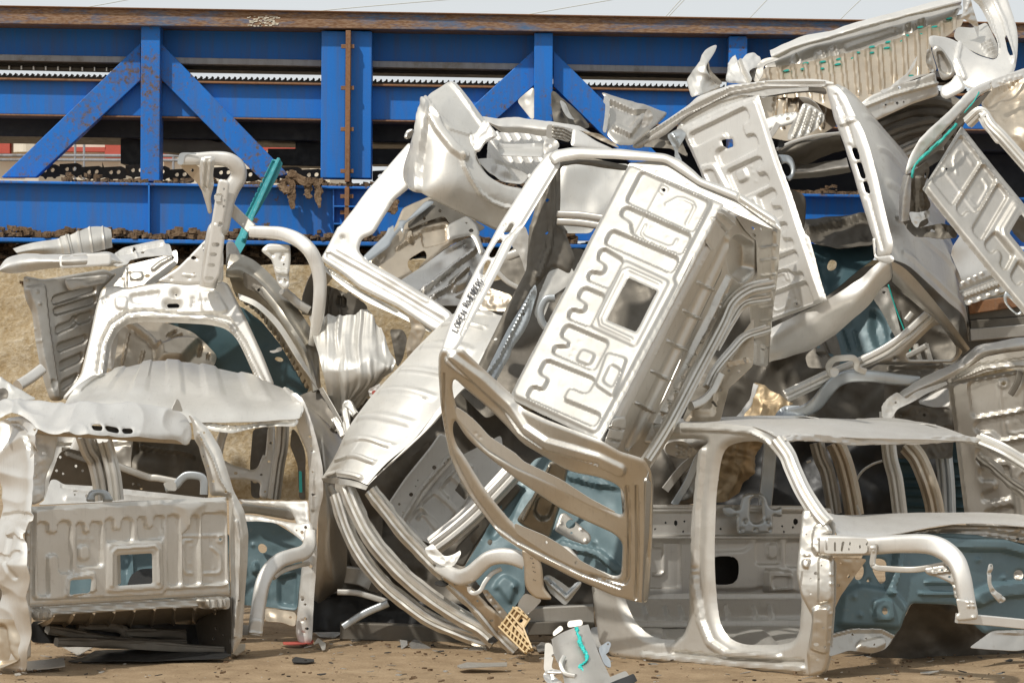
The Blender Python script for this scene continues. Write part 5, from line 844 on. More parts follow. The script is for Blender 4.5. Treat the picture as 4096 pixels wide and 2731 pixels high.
# ------------------------------------------------------------------ centre left: cab rolled on its nose, ribbed roof to the left
def cab_centre_left():
    t = thing('truck_cab', (1700, 2100, 1.0), 'pickup cab on its side left of centre with plain ribbed roof and bent door rails', 'truck cab', GRP)
    rows = [T('B2 775,598,1.7 840,585,1.65 920,585,1.6 1010,590,1.55 1110,610,1.4'), T('B2 640,715,1.6 740,700,1.5 830,700,1.42 940,730,1.35 1040,760,1.2'), T('B2 430,935,1.45 560,935,1.32 680,950,1.2 780,975,1.1 880,1010,1.0'), T('B2 240,1135,1.32 370,1120,1.18 500,1130,1.05 620,1165,.95 700,1200,.85'), T('B2 60,1385,1.2 180,1365,1.05 300,1385,.92 430,1420,.82 520,1440,.75'), T('C1 2235,60,1.1 B2 0,1560,1.0 120,1530,.86 230,1567,.75 330,1600,.68'), T('C1 2160,190,1.1 2260,170,1.0 C2 0,180,.85 110,200,.72 200,235,.65')]
    def rb(u, v):
        x = v * 8.2; return .022 * sm((np.abs((x % 1) - .5) - .33) * 9) * sm((.9 - u) * 8) * sm((u - .05) * 20)
    loft('roof', t, rows, ALU, nu=70, nv=20, ribs=rb, dent=[(.008, 150, 's')], th=.004)
    loft('roof_header', t, [T('B2 1110,612,1.35 1130,660,1.3 1100,720,1.2'), T('B2 900,985,1.0 950,1000,.95 970,1010,.95'), T('B2 710,1195,.8 790,1160,.8 830,1110,.8'), T('B2 520,1440,.7 620,1360,.7 690,1270,.72'), T('C2 205,235,.6 300,140,.62 440,10,.68')], ALUW, nu=20, nv=12, dent=[(.006, 80, 's')])
    loft('roof_edge', t, [T('C1 2160,190,1.1 2260,185,1.0 C2 0,190,.85 120,210,.72 205,245,.62'), T('C1 2170,220,1.15 2270,230,1.0 C2 0,235,.85 80,240,.72 190,270,.62')], ALUG, nu=40, nv=6)
    # interior
    dk = tps([(1560, 2100, 1.2), (1800, 1800, 1.6), (1900, 2200, 1.2), (1700, 2050, 1.3)])
    hol = [T('C2 %d,%d %d,%d %d,%d %d,%d' % (x - s, y, x, y - s, x + s, y, x, y + s)) for x, y, s in ((650, 118, 20), (495, 300, 20), (590, 185, 6), (555, 165, 6), (540, 205, 9), (525, 245, 9), (615, 210, 6), (575, 260, 9), (570, 292, 9), (715, 100, 9), (740, 75, 9), (415, 365, 14), (485, 395, 10), (440, 420, 10), (455, 440, 8))]
    sheet('perforated_rail', t, T('C2 290,430 450,190 620,-20 690,-120 800,-60 790,60 640,230 480,450 460,490 340,470'), dk, ALUW, step=4, holes=hol, edge=(10, .03), emb=[('l', T('C2 420,500 560,270 760,40'), 10, .03)])
    sheet('ribbed_floor', t, T('C2 420,540 560,290 720,90 830,40 1100,-100 1140,180 900,360 700,580 640,640 600,620'), lambda x, y: dk(x, y) + .12, ALUW, step=5, emb=[('p', T(s), -.025, 8) for s in ('C2 470,480 560,385 690,550 610,610', 'C2 560,370 650,290 800,420 710,520', 'C2 680,270 760,180 900,310 820,400')] + [('l', T('C2 545,455 560,430 590,440 680,550'), 8, .02), ('l', T('C2 740,310 690,260 830,90 900,120'), 8, .02)], dent=[(.006, 80, 's')], holes=[T('C2 790,260 870,150 930,210 860,330')], hrnd=1)
    sheet('dark_lining', t, T('C2 200,250 350,100 520,30 620,-60 600,60 420,280 320,420 260,380'), [(1500, 1950, 1.4), (1700, 1800, 1.7), (1530, 2060, 1.4)], DULL, step=5, dent=[(.03, 50, 'c')])
    sweep('cross_member', t, T('C2 640,650,1.05 760,560,1.05 900,440,1.1 1050,290,1.1 1180,150,1.15'), ALUW, r=42, kind='hat', flat=.6)
    sheet('dark_sill', t, T('C2 800,650 880,570 1010,440 1130,290 1200,220 1240,260 1060,480 930,640 850,790 780,760'), [(1820, 2200, 1.1), (2050, 1950, 1.2), (1870, 2250, 1.1)], DULL, step=4, holes=[T('C2 885,595 990,460 1010,500 920,640')], hrnd=1, edge=(8, .03))
    sheet('bulkhead', t, T('C2 850,790 960,610 1080,400 1250,150 1330,60 1420,40 1520,-60 1700,90 1900,240 1930,640 1900,860 1700,800 1560,760 1300,620 1250,700 1260,960 1150,1110 1080,1050 980,940'), tps([(1850, 2250, 1.0), (2150, 1830, 1.3), (2100, 2430, .9), (2480, 2280, .6), (2450, 1950, .9)]), TEAL, step=6, holes=[T('C2 1005,610 1020,597 1040,600 1040,640 1010,640'), T('C2 1740,240 1755,240 1755,255 1740,255'), T('C2 1840,313 1850,313 1850,327 1840,327'), T('C2 1655,685 1672,685 1672,700 1655,700'), T('C2 1590,665 1630,690 1625,720 1600,700')], emb=[('p', T('C2 1000,560 1100,380 1250,250 1150,480 1050,600'), -.04, 24), ('p', T('C2 1060,900 1120,840 1220,900 1160,1040'), .03, 20), ('d', T('C2 1065,925 1190,925 1725,625 1770,260 1650,210'), 9, .02), ('l', T('C2 1580,180 1760,230 1900,240'), 24, .05), ('l', T('C2 1520,640 1760,700 1880,800'), 20, .04)], dent=[(.015, 80, 's')])
    sheet('steering_plate', t, T('C2 1500,425 1530,420 1700,565 1708,605 1672,640 1560,600 1460,540 1465,515'), [(2240, 2060, .55), (2370, 2140, .5), (2270, 2130, .5)], ALUG, step=4, holes=[T('C2 1532,500 1545,475 1570,465 1595,475 1602,500 1590,522 1560,530 1540,522'), T('C2 1560,552 1575,548 1585,560 1568,568'), T('C2 1472,510 1485,508 1485,522 1474,522')], edge=(6, .01), emb=[('d', T('C2 1500,495 1640,535 1672,610'), 5, .01)])
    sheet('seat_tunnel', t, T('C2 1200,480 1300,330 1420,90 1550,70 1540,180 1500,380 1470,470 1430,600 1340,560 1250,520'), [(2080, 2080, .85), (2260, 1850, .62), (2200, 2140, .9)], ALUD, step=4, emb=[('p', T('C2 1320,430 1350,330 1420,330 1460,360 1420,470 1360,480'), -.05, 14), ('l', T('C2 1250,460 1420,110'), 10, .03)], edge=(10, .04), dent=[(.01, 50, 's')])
    sheet('flange_plate', t, T('C2 1190,490 1350,570 1500,640 1560,650 1620,720 1640,770 1560,740 1380,650 1200,545'), [(2070, 2100, .45), (2310, 2230, .35), (2150, 2170, .4)], ALUW, step=4, holes=[T('C2 1218,520 1230,518 1230,530 1220,530'), T('C2 1275,548 1288,546 1288,558 1277,558')], edge=(6, .01))
    # bent rails of the door side at lower left
    P = [('C2 60,250,.85 130,420,.8 230,600,.75 400,800,.7 600,975,.65 800,1110,.6 960,1200,.55 1060,1290,.52', 34, ALUM, .7), ('C2 220,270,.7 320,400,.68 430,540,.66 560,680,.64 680,800,.6 810,930,.55 960,1080,.5 1090,1240,.48 1200,1350,.46', 31, ALUM, .9),
         ('C2 -10,300,1.0 60,520,.95 150,700,.9 290,880,.85 450,1020,.8 620,1140,.75 830,1230,.7 1010,1290,.65', 30, ALUM, .8), ('C2 140,430,.9 220,600,.88 360,790,.85 560,960,.8 760,1090,.75 900,1170,.7', 14, ALUW, 1)]
    for p, r, m, fl in P: sweep('door_rail', t, T(p), m, r=r, kind='hat', flat=fl, n=10, dent=.08)
    sheet('hinge_beam', t, T('C2 700,840 780,850 900,930 1010,1050 1150,1150 1320,1360 1230,1370 1080,1260 950,1090 820,960 700,880'), [(1770, 2310, .45), (2130, 2600, .38), (1900, 2380, .4)], ALUT, step=4, edge=(12, .05), dent=[(.01, 50, 's')])
    sheet('hinge_plate', t, T('C2 970,945 1000,935 1140,1100 1150,1130 1120,1140 1000,1000'), [(1930, 2370, .36), (2030, 2470, .34), (1960, 2390, .35)], ALUG, step=3, emb=[('d', T('C2 1000,965 1030,1000 1060,1040 1090,1080'), 6, -.01)])
    sweep('front_rail', t, T('C2 690,790,.55 760,830,.45 830,855,.38 900,830,.32 960,775,.28 1020,730,.25 1100,712,.22 1180,720,.2 1260,750,.2'), ALUW, r=33, kind='rail', n=8, rs=[24, 28, 32, 33, 31, 31, 32, 33, 33])
    sweep('rail_strap', t, T('C2 1100,800,.3 1040,830,.28 990,890,.26 960,945,.25 920,965,.24 890,950,.25 885,920,.25'), ALU, r=9, kind='rail', flat=.6)
    sheet('torn_bracket', t, T('C2 585,665 640,625 660,660 720,720 790,700 825,670 830,700 790,770 760,790 700,780 640,740 600,700'), [(1700, 2200, .5), (1840, 2210, .45), (1780, 2250, .45)], ALU, step=3, dent=[(.03, 30, 'c')])
    sheet('torn_bracket', t, T('C2 640,900 680,870 760,890 720,920'), [(1730, 2330, .55), (1800, 2330, .5), (1750, 2340, .5)], BLACK, step=4, dent=[(.02, 20, 'c')])
    sheet('slotted_bracket', t, T('C2 1232,665 1330,690 1360,740 1375,800 1385,930 1420,970 1445,1005 1400,1010 1330,1000 1275,950 1255,900 1250,760'), [(2080, 2200, .08), (2170, 2220, .05), (2130, 2390, .1)], ALUT, step=3, holes=[T('C2 %d,%d %d,%d %d,%d' % (x, y, x + 62, y + 26, x + 58, y + 34)) for x, y in ((1255, 705), (1262, 735), (1270, 765), (1275, 795), (1272, 850))], hrnd=0, edge=(10, .04))
    sheet('angle_bracket', t, T('C2 1380,850 1420,838 1520,900 1560,935 1600,890 1645,880 1640,910 1530,1050 1420,950'), [(2180, 2310, .2), (2330, 2330, .15), (2260, 2420, .18)], ALUB, step=4, holes=[T('C2 1432,888 1445,886 1446,900 1434,900')], emb=[('l', T('C2 1400,870 1540,990 1640,890'), 10, .03)])
    sheet('lower_tab', t, T('C2 1210,1030 1260,960 1340,990 1375,1010 1320,1070 1260,1120 1215,1080'), [(2080, 2400, .3), (2160, 2400, .3), (2100, 2450, .3)], ALUG, step=4)
    sheet('black_clip', t, T('C2 1005,1280 1060,1240 1110,1250 1080,1290 1020,1300'), [(1950, 2560, .45), (2010, 2550, .45), (1970, 2570, .45)], BLACK, step=4, dent=[(.02, 20, 'c')])
cab_centre_left()
# ------------------------------------------------------------------ top centre: crumpled box side with wheel arch
def bed_top():
    t = thing('truck_bed', (2000, 600, 2.0), 'crumpled truck bed flank with curved wheel arch and pointed corner at top centre', 'truck bed')
    dp = tps([(1800, 330, 2.3), (1930, 460, 2.1), (1610, 720, 2.0), (1680, 760, 1.7), (1700, 440, 1.9), (1850, 600, 1.75), (2050, 830, 1.8), (2020, 920, 1.9), (1780, 850, 1.75), (1990, 540, 2.0), (1690, 420, 2.0), (1640, 600, 1.9)])
    sheet('bed_flank', t, T('A2 768,534 800,550 870,640 985,770 1060,860 1080,905 1010,945 960,985 930,1040 950,1090 1010,1180 1110,1240 1240,1265 1300,1290 1180,1567 1080,1560 900,1470 550,1300 460,1250 430,1210 435,1150 452,1070 490,900 540,770 590,650 620,615 690,575 750,536'), dp, ALU, step=5, rnd=2, dent=[(.014, 190, 's'), (.012, 120, 'c')], seed=71,
        emb=[('l', T('A2 832,1050 850,1120 890,1200 950,1290 1030,1350 1120,1385 1240,1400'), 10, .03), ('l', T('A2 580,740 560,900 540,1100 525,1270'), 26, .05), ('l', T('A2 590,690 680,860 780,1000 850,1050'), 24, .045), ('l', T('A2 640,750 760,850 880,890'), 16, .02), ('l', T('A2 760,560 990,850'), 9, .02), ('d', T('A2 545,1295 762,545 838,1000'), 5, -.012)], edge=(12, .04))
    loft('wheel_arch', t, [T('A2 930,1040,1.85 960,1110,1.85 1020,1190,1.9 1110,1245,1.95 1240,1268,2.0'), T('A2 880,1060,1.9 920,1180,1.9 990,1270,1.95 1090,1330,2.0 1240,1350,2.05')], ALUW, nu=50, nv=6)
    sheet('torn_lip', t, T('A2 985,790 1060,880 1082,910 1000,950 950,1030 900,1000 880,900 930,890'), [(1930, 480, 1.9), (1990, 540, 1.85), (1900, 610, 1.8)], ALUW, step=4, dent=[(.04, 60, 'c'), (.02, 25, 'c')], edge=(8, .03))
    rb = [('l', T('A2 %d,880 %d,1080 %d,1260' % (x, x + 110, x + 200)), 6, .016) for x in range(860, 1400, 68)]
    sheet('bed_floor', t, T('A2 1040,890 1390,890 1480,950 1480,1240 1240,1240 1000,1100 1010,960'), [(1960, 540, 2.5), (2230, 540, 2.6), (2100, 740, 2.1)], ALUW, step=5, emb=rb)
    sheet('floor_box', t, T('A2 1065,955 1100,985 1250,985 1390,975 1390,1050 1090,1040 1085,1010'), [(1990, 580, 2.2), (2170, 590, 2.25), (2080, 620, 2.1)], ALU, step=4, edge=(6, .02), emb=[('l', T('A2 1080,985 1390,982'), 5, .03)])
    sheet('wheel_house', t, T('A2 930,1070 1050,1060 1160,1110 1290,1180 1240,1240 1110,1220 1010,1150'), [(1900, 640, 2.05), (2100, 700, 2.15), (2000, 720, 2.0)], ALUW, step=4, emb=[('p', T('A2 1040,1120 1100,1120 1170,1200 1050,1180'), .05, 20)], dent=[(.02, 50, 's')])
    loft('upper_rail', t, [T('A2 975,780,2.35 1080,800,2.35 1200,792,2.4 1400,812,2.4 1560,835,2.4 1650,855,2.45 1720,895,2.5'), T('A2 990,810,2.25 1090,845,2.25 1220,850,2.3 1400,868,2.3 1560,870,2.3 1650,880,2.35 1730,910,2.4'), T('A2 1040,850,2.3 1110,890,2.3 1230,895,2.35 1400,912,2.35 1560,900,2.35 1640,900,2.4 1740,930,2.45')], ALUW, nu=70, nv=8, dent=[(.015, 60, 's'), (.012, 40, 'c')])
    sheet('ribbed_plate', t, T('A2 1408,835 1490,845 1590,870 1560,960 1480,935 1400,930'), [(2190, 500, 2.1), (2290, 510, 2.1), (2230, 560, 2.1)], ALUG, step=3, emb=[('l', T('A2 1450,%d 1520,%d 1570,%d' % (850 + d, 860 + d, 890 + d)), 5, .02) for d in (0, 22, 44, 66)])
    sheet('torn_strip', t, T('A2 1395,930 1470,935 1500,985 1390,1050 1380,990'), [(2180, 550, 2.05), (2240, 560, 2.05), (2180, 620, 2.0)], ALUG, step=3, dent=[(.03, 25, 'c')])
    sheet('side_rail', t, T('A2 1585,850 1650,880 1740,940 1860,995 1820,1010 1570,975'), [(2290, 510, 2.0), (2450, 590, 2.0), (2300, 580, 1.9)], ALUW, step=4, edge=(12, .04), emb=[('d', T('A2 1575,945'), 5, -.015)])
    sheet('torn_edge', t, T('A2 1640,880 1760,900 1860,960 1900,1000 1780,950'), [(2330, 530, 2.2), (2480, 600, 2.2), (2400, 540, 2.2)], ALUT, step=3, dent=[(.03, 30, 'c')])
    sheet('curled_tab', t, T('A2 440,930 465,875 490,865 515,870 490,940'), [(1610, 540, 2.3), (1650, 530, 2.3), (1630, 560, 2.3)], ALUS, step=3, dent=[(.02, 20, 's')], edge=(8, .03))
bed_top()
# ------------------------------------------------------------------ behind it: cab seen through its pale window frame
def cab_behind():
    t = thing('truck_cab', (1600, 1050, 2.6), 'cab behind the crumpled bed flank with pale window frame and hollow brown inside', 'truck cab', GRP)
    dp = tps([(1640, 570, 2.3), (1300, 1040, 2.1), (1810, 1260, 1.8), (1600, 1200, 1.9)])
    sheet('window_frame', t, T('A2 480,950 520,1000 480,1260 440,1290 380,1340 300,1470 240,1567 B2 160,90 138,170 185,225 400,350 600,470 770,590 780,640 690,720 640,705 400,545 150,420 40,330 0,300 -80,255 -120,225 -70,140 0,10 A2 10,1525 200,1270'), dp, ALUW, step=5, edge=(12, .04), emb=[('l', T('B2 -60,200 100,290 400,460 700,640'), 14, -.014), ('l', T('B2 0,160 180,260 600,510'), 10, .008), ('d', T('B2 35,85'), 7, -.02)], dent=[(.01, 100, 's'), (.005, 50, 'c')])
    sheet('lower_flange', t, T('B2 -120,250 0,330 150,440 400,565 640,710 620,720 400,610 200,520 60,430 -100,300'), lambda x, y: dp(x, y) + .06, ALU, step=4, emb=[('l', T('B2 -60,300 150,440 400,580'), 5, -.015)])
    dk = tps([(1450, 1030, 2.7), (1900, 950, 3.1), (1700, 1250, 2.4), (1950, 1150, 2.8)])
    sheet('rear_panel', t, T('B2 190,225 380,20 440,-120 620,-200 920,-100 950,30 730,150 560,280 400,380'), dk, ALUT, step=5, holes=[T('B2 460,240 590,160 605,230 490,330'), T('B2 415,0 425,-8 432,5 420,12')], emb=[('p', T('B2 560,30 740,0 740,110 580,150'), -.03, 12), ('p', T('B2 460,60 500,40 500,120 460,120'), .03, 8), ('l', T('B2 400,160 560,60'), 8, .03), ('d', T('B2 275,220 285,235 300,215 505,120'), 6, -.015)], edge=(8, .02), dent=[(.01, 60, 's')])
    sheet('rear_rail', t, T('B2 165,215 280,100 330,50 345,0 A2 340,1530 430,1470 460,1480 600,1340 660,1350 560,1430 450,1500 440,1567 B2 430,20 370,90 350,140 200,250'), lambda x, y: dk(x, y) - .12, ALUB, step=4, holes=[T('A2 400,1478 416,1473 422,1487 404,1492'), T('B2 375,-5 420,-35 405,20 380,50')], hrnd=1, edge=(8, .02))
    sheet('rear_header', t, T('A2 620,1330 700,1370 900,1470 1000,1530 930,1567 B2 760,0 720,-60 A2 620,1480 480,1540 470,1500 560,1430'), lambda x, y: dk(x, y) - .05, DULL, step=5, holes=[T('A2 572,1455 590,1450 596,1475 576,1482'), T('A2 625,1410 635,1408 636,1422 625,1424'), T('A2 840,1520 870,1520 870,1550 845,1560')], dent=[(.02, 60, 's')])
    sheet('floor_pan', t, T('B2 400,385 560,285 730,160 800,120 930,60 1000,190 960,420 900,540 650,545'), dk, ALUS, step=5, emb=[('l', T('B2 560,460 720,330 920,180'), 12, .06), ('l', T('B2 620,510 760,420 860,330'), 10, .05), ('p', T('B2 750,400 830,330 900,320 860,420 770,460'), .06, 16)], dent=[(.03, 90, 's')])
    sheet('far_pillar', t, T('A2 870,1440 940,1500 960,1567 B2 950,60 1000,190 960,200 930,120 900,60 740,100 730,0'), lambda x, y: dk(x, y) - .15, ALUG, step=5, edge=(10, .04), dent=[(.01, 50, 's')])
    sheet('torn_floor', t, T('B2 930,440 1010,420 1170,470 1200,560 1110,580 960,570 900,530'), [(1900, 1150, 2.0), (2060, 1180, 1.9), (1950, 1240, 1.9)], ALUT, step=4, dent=[(.04, 45, 'c'), (.02, 25, 's')])
    sheet('inner_flank', t, T('B2 1060,280 1160,170 1260,120 1280,330 1230,430 1180,410 1090,360'), [(1980, 1060, 1.7), (2110, 980, 1.7), (2080, 1150, 1.6)], DULL, step=5, dent=[(.02, 50, 's')])
    loft('corner_skin', t, [T('B1 2175,250,2.2 2090,330,2.25 2040,460,2.3 2030,600,2.35'), T('B1 2200,300,2.35 2130,390,2.4 2090,500,2.45 2090,610,2.5'), T('B1 2240,350,2.6 2180,430,2.65 2140,520,2.7 2150,620,2.7')], ALUG, nu=40, nv=8, dent=[(.01, 60, 's')])
    sheet('lower_lining', t, T('B1 2190,400 2352,470 B2 60,440 200,540 200,620 -60,640 -130,620 -180,520'), [(1300, 1150, 2.5), (1460, 1220, 2.4), (1320, 1270, 2.5)], DULL, step=5, emb=[('l', T('B1 2230,430 2210,600'), 9, .03), ('l', T('B1 2300,470 2290,610'), 9, .03), ('p', T('B2 0,470 60,490 50,560 -10,550'), -.04, 8)], dent=[(.015, 60, 's')])
    sheet('pale_gusset', t, T('B2 1165,140 1200,60 1260,0 1300,120 1290,260 1265,330 1240,240 1210,180'), [(2050, 980, 1.5), (2120, 950, 1.5), (2100, 1090, 1.5)], ALUW, step=4, dent=[(.012, 40, 's')])
    sweep('inner_rail', t, T('B2 1080,240,1.75 1180,200,1.7 1290,160,1.7'), ALU, r=18, kind='rail')
    sweep('bent_strip', t, T('B2 1060,300,1.6 1140,380,1.6 1230,430,1.6'), ALUW, r=10, kind='rail')
cab_behind()
def crumpled():
    t = thing('crumpled_sheet', (1450, 1400, 1.8), 'crumpled shiny sheet with long streaks left of the plain ribbed roof', 'sheet metal')
    rows = [T('B1 2080,620,2.2 2200,605,2.1 2352,600,2.1 B2 130,585,2.1 200,560,2.1 300,680,2.0'), T('B1 2110,760,2.0 2240,760,1.9 2352,760,1.9 B2 150,780,1.85 350,830,1.8'), T('B1 2150,900,1.8 2260,920,1.75 2352,930,1.7 B2 180,950,1.7 390,905,1.75'), T('B1 2190,1080,1.8 2300,1100,1.75 B2 60,1100,1.7 200,1080,1.7 370,965,1.75'), T('B1 2230,1260,2.0 2330,1300,1.9 B2 30,1240,1.9 120,1250,1.9 200,1190,1.9')]
    loft('streaked_skin', t, rows, ALU, nu=80, nv=20, dent=[(.05, 160, 'c'), (.02, 90, 's')], seed=81, ribs=lambda u, v: .014 * vnoise(u * 22 + v * 5, v * 1.2, 82))
    sheet('torn_edge', t, T('B2 350,700 440,700 470,760 440,900 400,960 380,850'), [(1560, 1330, 1.9), (1630, 1340, 1.9), (1600, 1460, 1.9)], DULL, step=4, dent=[(.05, 35, 'c')])
    sheet('torn_corner', t, T('B2 470,600 560,660 600,700 560,790 470,900 460,800 500,690'), [(1630, 1270, 1.8), (1700, 1310, 1.8), (1640, 1410, 1.8)], ALUT, step=4, dent=[(.04, 40, 'c')])
    for p, r, m in (('B1 2352,1480,1.6 B2 60,1210,1.7 130,1280,1.6', 14, ALU), ('B2 -20,1300,1.7 40,1420,1.6', 12, ALUW), ('B2 100,1230,1.8 -30,1380,1.7', 16, DULL)): sweep('bent_strip', t, T(p), m, r=r, kind='rail', dent=.4)
    c = thing('drink_can', (1500, 1560, 1.55), 'tiny crushed red and white can wedged beside the ribbed roof edge', 'can')
    sheet('can_body', c, T('B2 205,1105 235,1090 290,1060 285,1090 255,1130 220,1165'), [(1480, 1560, 1.5), (1520, 1540, 1.5), (1490, 1590, 1.5)], ALUW, step=3, dent=[(.02, 20, 'c')])
    sheet('can_print', c, T('B2 228,1115 258,1108 262,1135 235,1140'), [(1480, 1560, 1.48), (1520, 1540, 1.48), (1490, 1590, 1.48)], MAROON, step=3, dent=[(.01, 20, 'c')])
crumpled()
# ------------------------------------------------------------------ scraps on the skyline between the two bed pieces
def skyline():
    t = thing('box_panel', (2550, 480, 2.6), 'folded brown-grey box panel standing right of the blue diagonal brace', 'sheet metal')
    sheet('panel', t, T('A2 1770,625 1800,630 1990,682 2225,752 2200,790 2000,965 1880,965 1810,900 1820,800 1835,720 1800,660'), tps([(2410, 375, 2.7), (2670, 450, 2.9), (2420, 530, 2.4), (2530, 570, 2.4), (2560, 430, 2.7)]), ALUG, step=5, emb=[('l', T('A2 1840,700 2000,760 2080,760'), 12, -.04), ('l', T('A2 1870,860 1960,900 2050,780'), 16, .04)], dent=[(.03, 90, 's'), (.02, 50, 'c')], edge=(8, .03))
    sheet('folded_edge', t, T('A2 1795,640 1820,650 1830,720 1815,820 1800,900 1780,880 1795,790 1800,700 1785,690'), [(2415, 380, 2.55), (2435, 390, 2.5), (2420, 530, 2.4)], ALUS, step=3, dent=[(.02, 25, 'c')])
    sheet('bent_tab', t, T('A2 2075,740 2100,735 2125,790 2110,830 2040,870 2050,800'), [(2590, 440, 2.4), (2610, 440, 2.4), (2570, 510, 2.4)], ALUG, step=3, dent=[(.02, 25, 'c')])
    u = thing('scrap_sheet', (2270, 440, 3.8), 'dark crumpled sheet wedged behind the second blue post and its right brace', 'sheet metal')
    sheet('crumpled_skin', u, T('A2 1440,600 1500,650 1560,700 1640,780 1700,860 1600,880 1460,840 1440,780'), [(2220, 400, 4.0), (2350, 500, 4.0), (2230, 500, 3.8)], DULL, step=4, dent=[(.07, 60, 's'), (.04, 35, 'c')])
    sheet('bright_fold', u, T('A2 1490,670 1530,690 1570,780 1600,810 1550,800 1510,740'), [(2240, 400, 3.85), (2300, 470, 3.85), (2260, 470, 3.8)], ALUS, step=3, dent=[(.04, 30, 's')])
    v = thing('scrap_sheet', (2110, 420, 3.9), 'grey curved sheet showing left of the second blue post under the brace', 'sheet metal')
    sheet('curved_skin', v, T('A2 1205,680 1260,630 1320,580 1320,800 1300,800 1260,750'), [(2070, 400, 4.1), (2130, 360, 4.1), (2130, 470, 3.9)], ALUG, step=4, dent=[(.03, 60, 's')])
    w = thing('twisted_sheet', (2800, 330, 2.6), 'twisted pointed scrap tip sticking up left of the raised truck bed', 'sheet metal')
    sheet('twisted_skin', w, T('A3 75,528 130,470 165,400 200,335 245,305 293,290 285,330 240,400 215,440 240,500 300,540 330,580 200,640 115,655 95,590'), tps([(2740, 310, 2.6), (2860, 180, 2.9), (2800, 380, 2.4), (2880, 340, 2.6), (2830, 260, 2.5)]), ALU, step=4, dent=[(.03, 70, 's'), (.025, 40, 'c')], edge=(7, .03))
    sheet('dark_fold', w, T('A3 205,450 235,410 240,470 330,560 300,575 230,520'), [(2820, 260, 2.55), (2840, 250, 2.55), (2880, 340, 2.5)], DULL, step=3, dent=[(.02, 25, 'c')])
    z = thing('folded_sheet', (2960, 270, 2.7), 'crumpled upright fold of sheet against the left end of the raised truck bed', 'sheet metal')
    sheet('folded_skin', z, T('A3 345,555 350,500 370,380 400,370 440,360 455,400 490,350 545,350 580,390 590,430 500,470 530,545 430,560'), tps([(2910, 320, 2.7), (2930, 220, 2.9), (3040, 240, 2.9), (2980, 310, 2.5)]), ALUW, step=3, emb=[('l', T('A3 430,370 450,440 500,540'), 10, -.05)], dent=[(.03, 40, 'c'), (.02, 25, 's')], edge=(6, .02))
skyline()
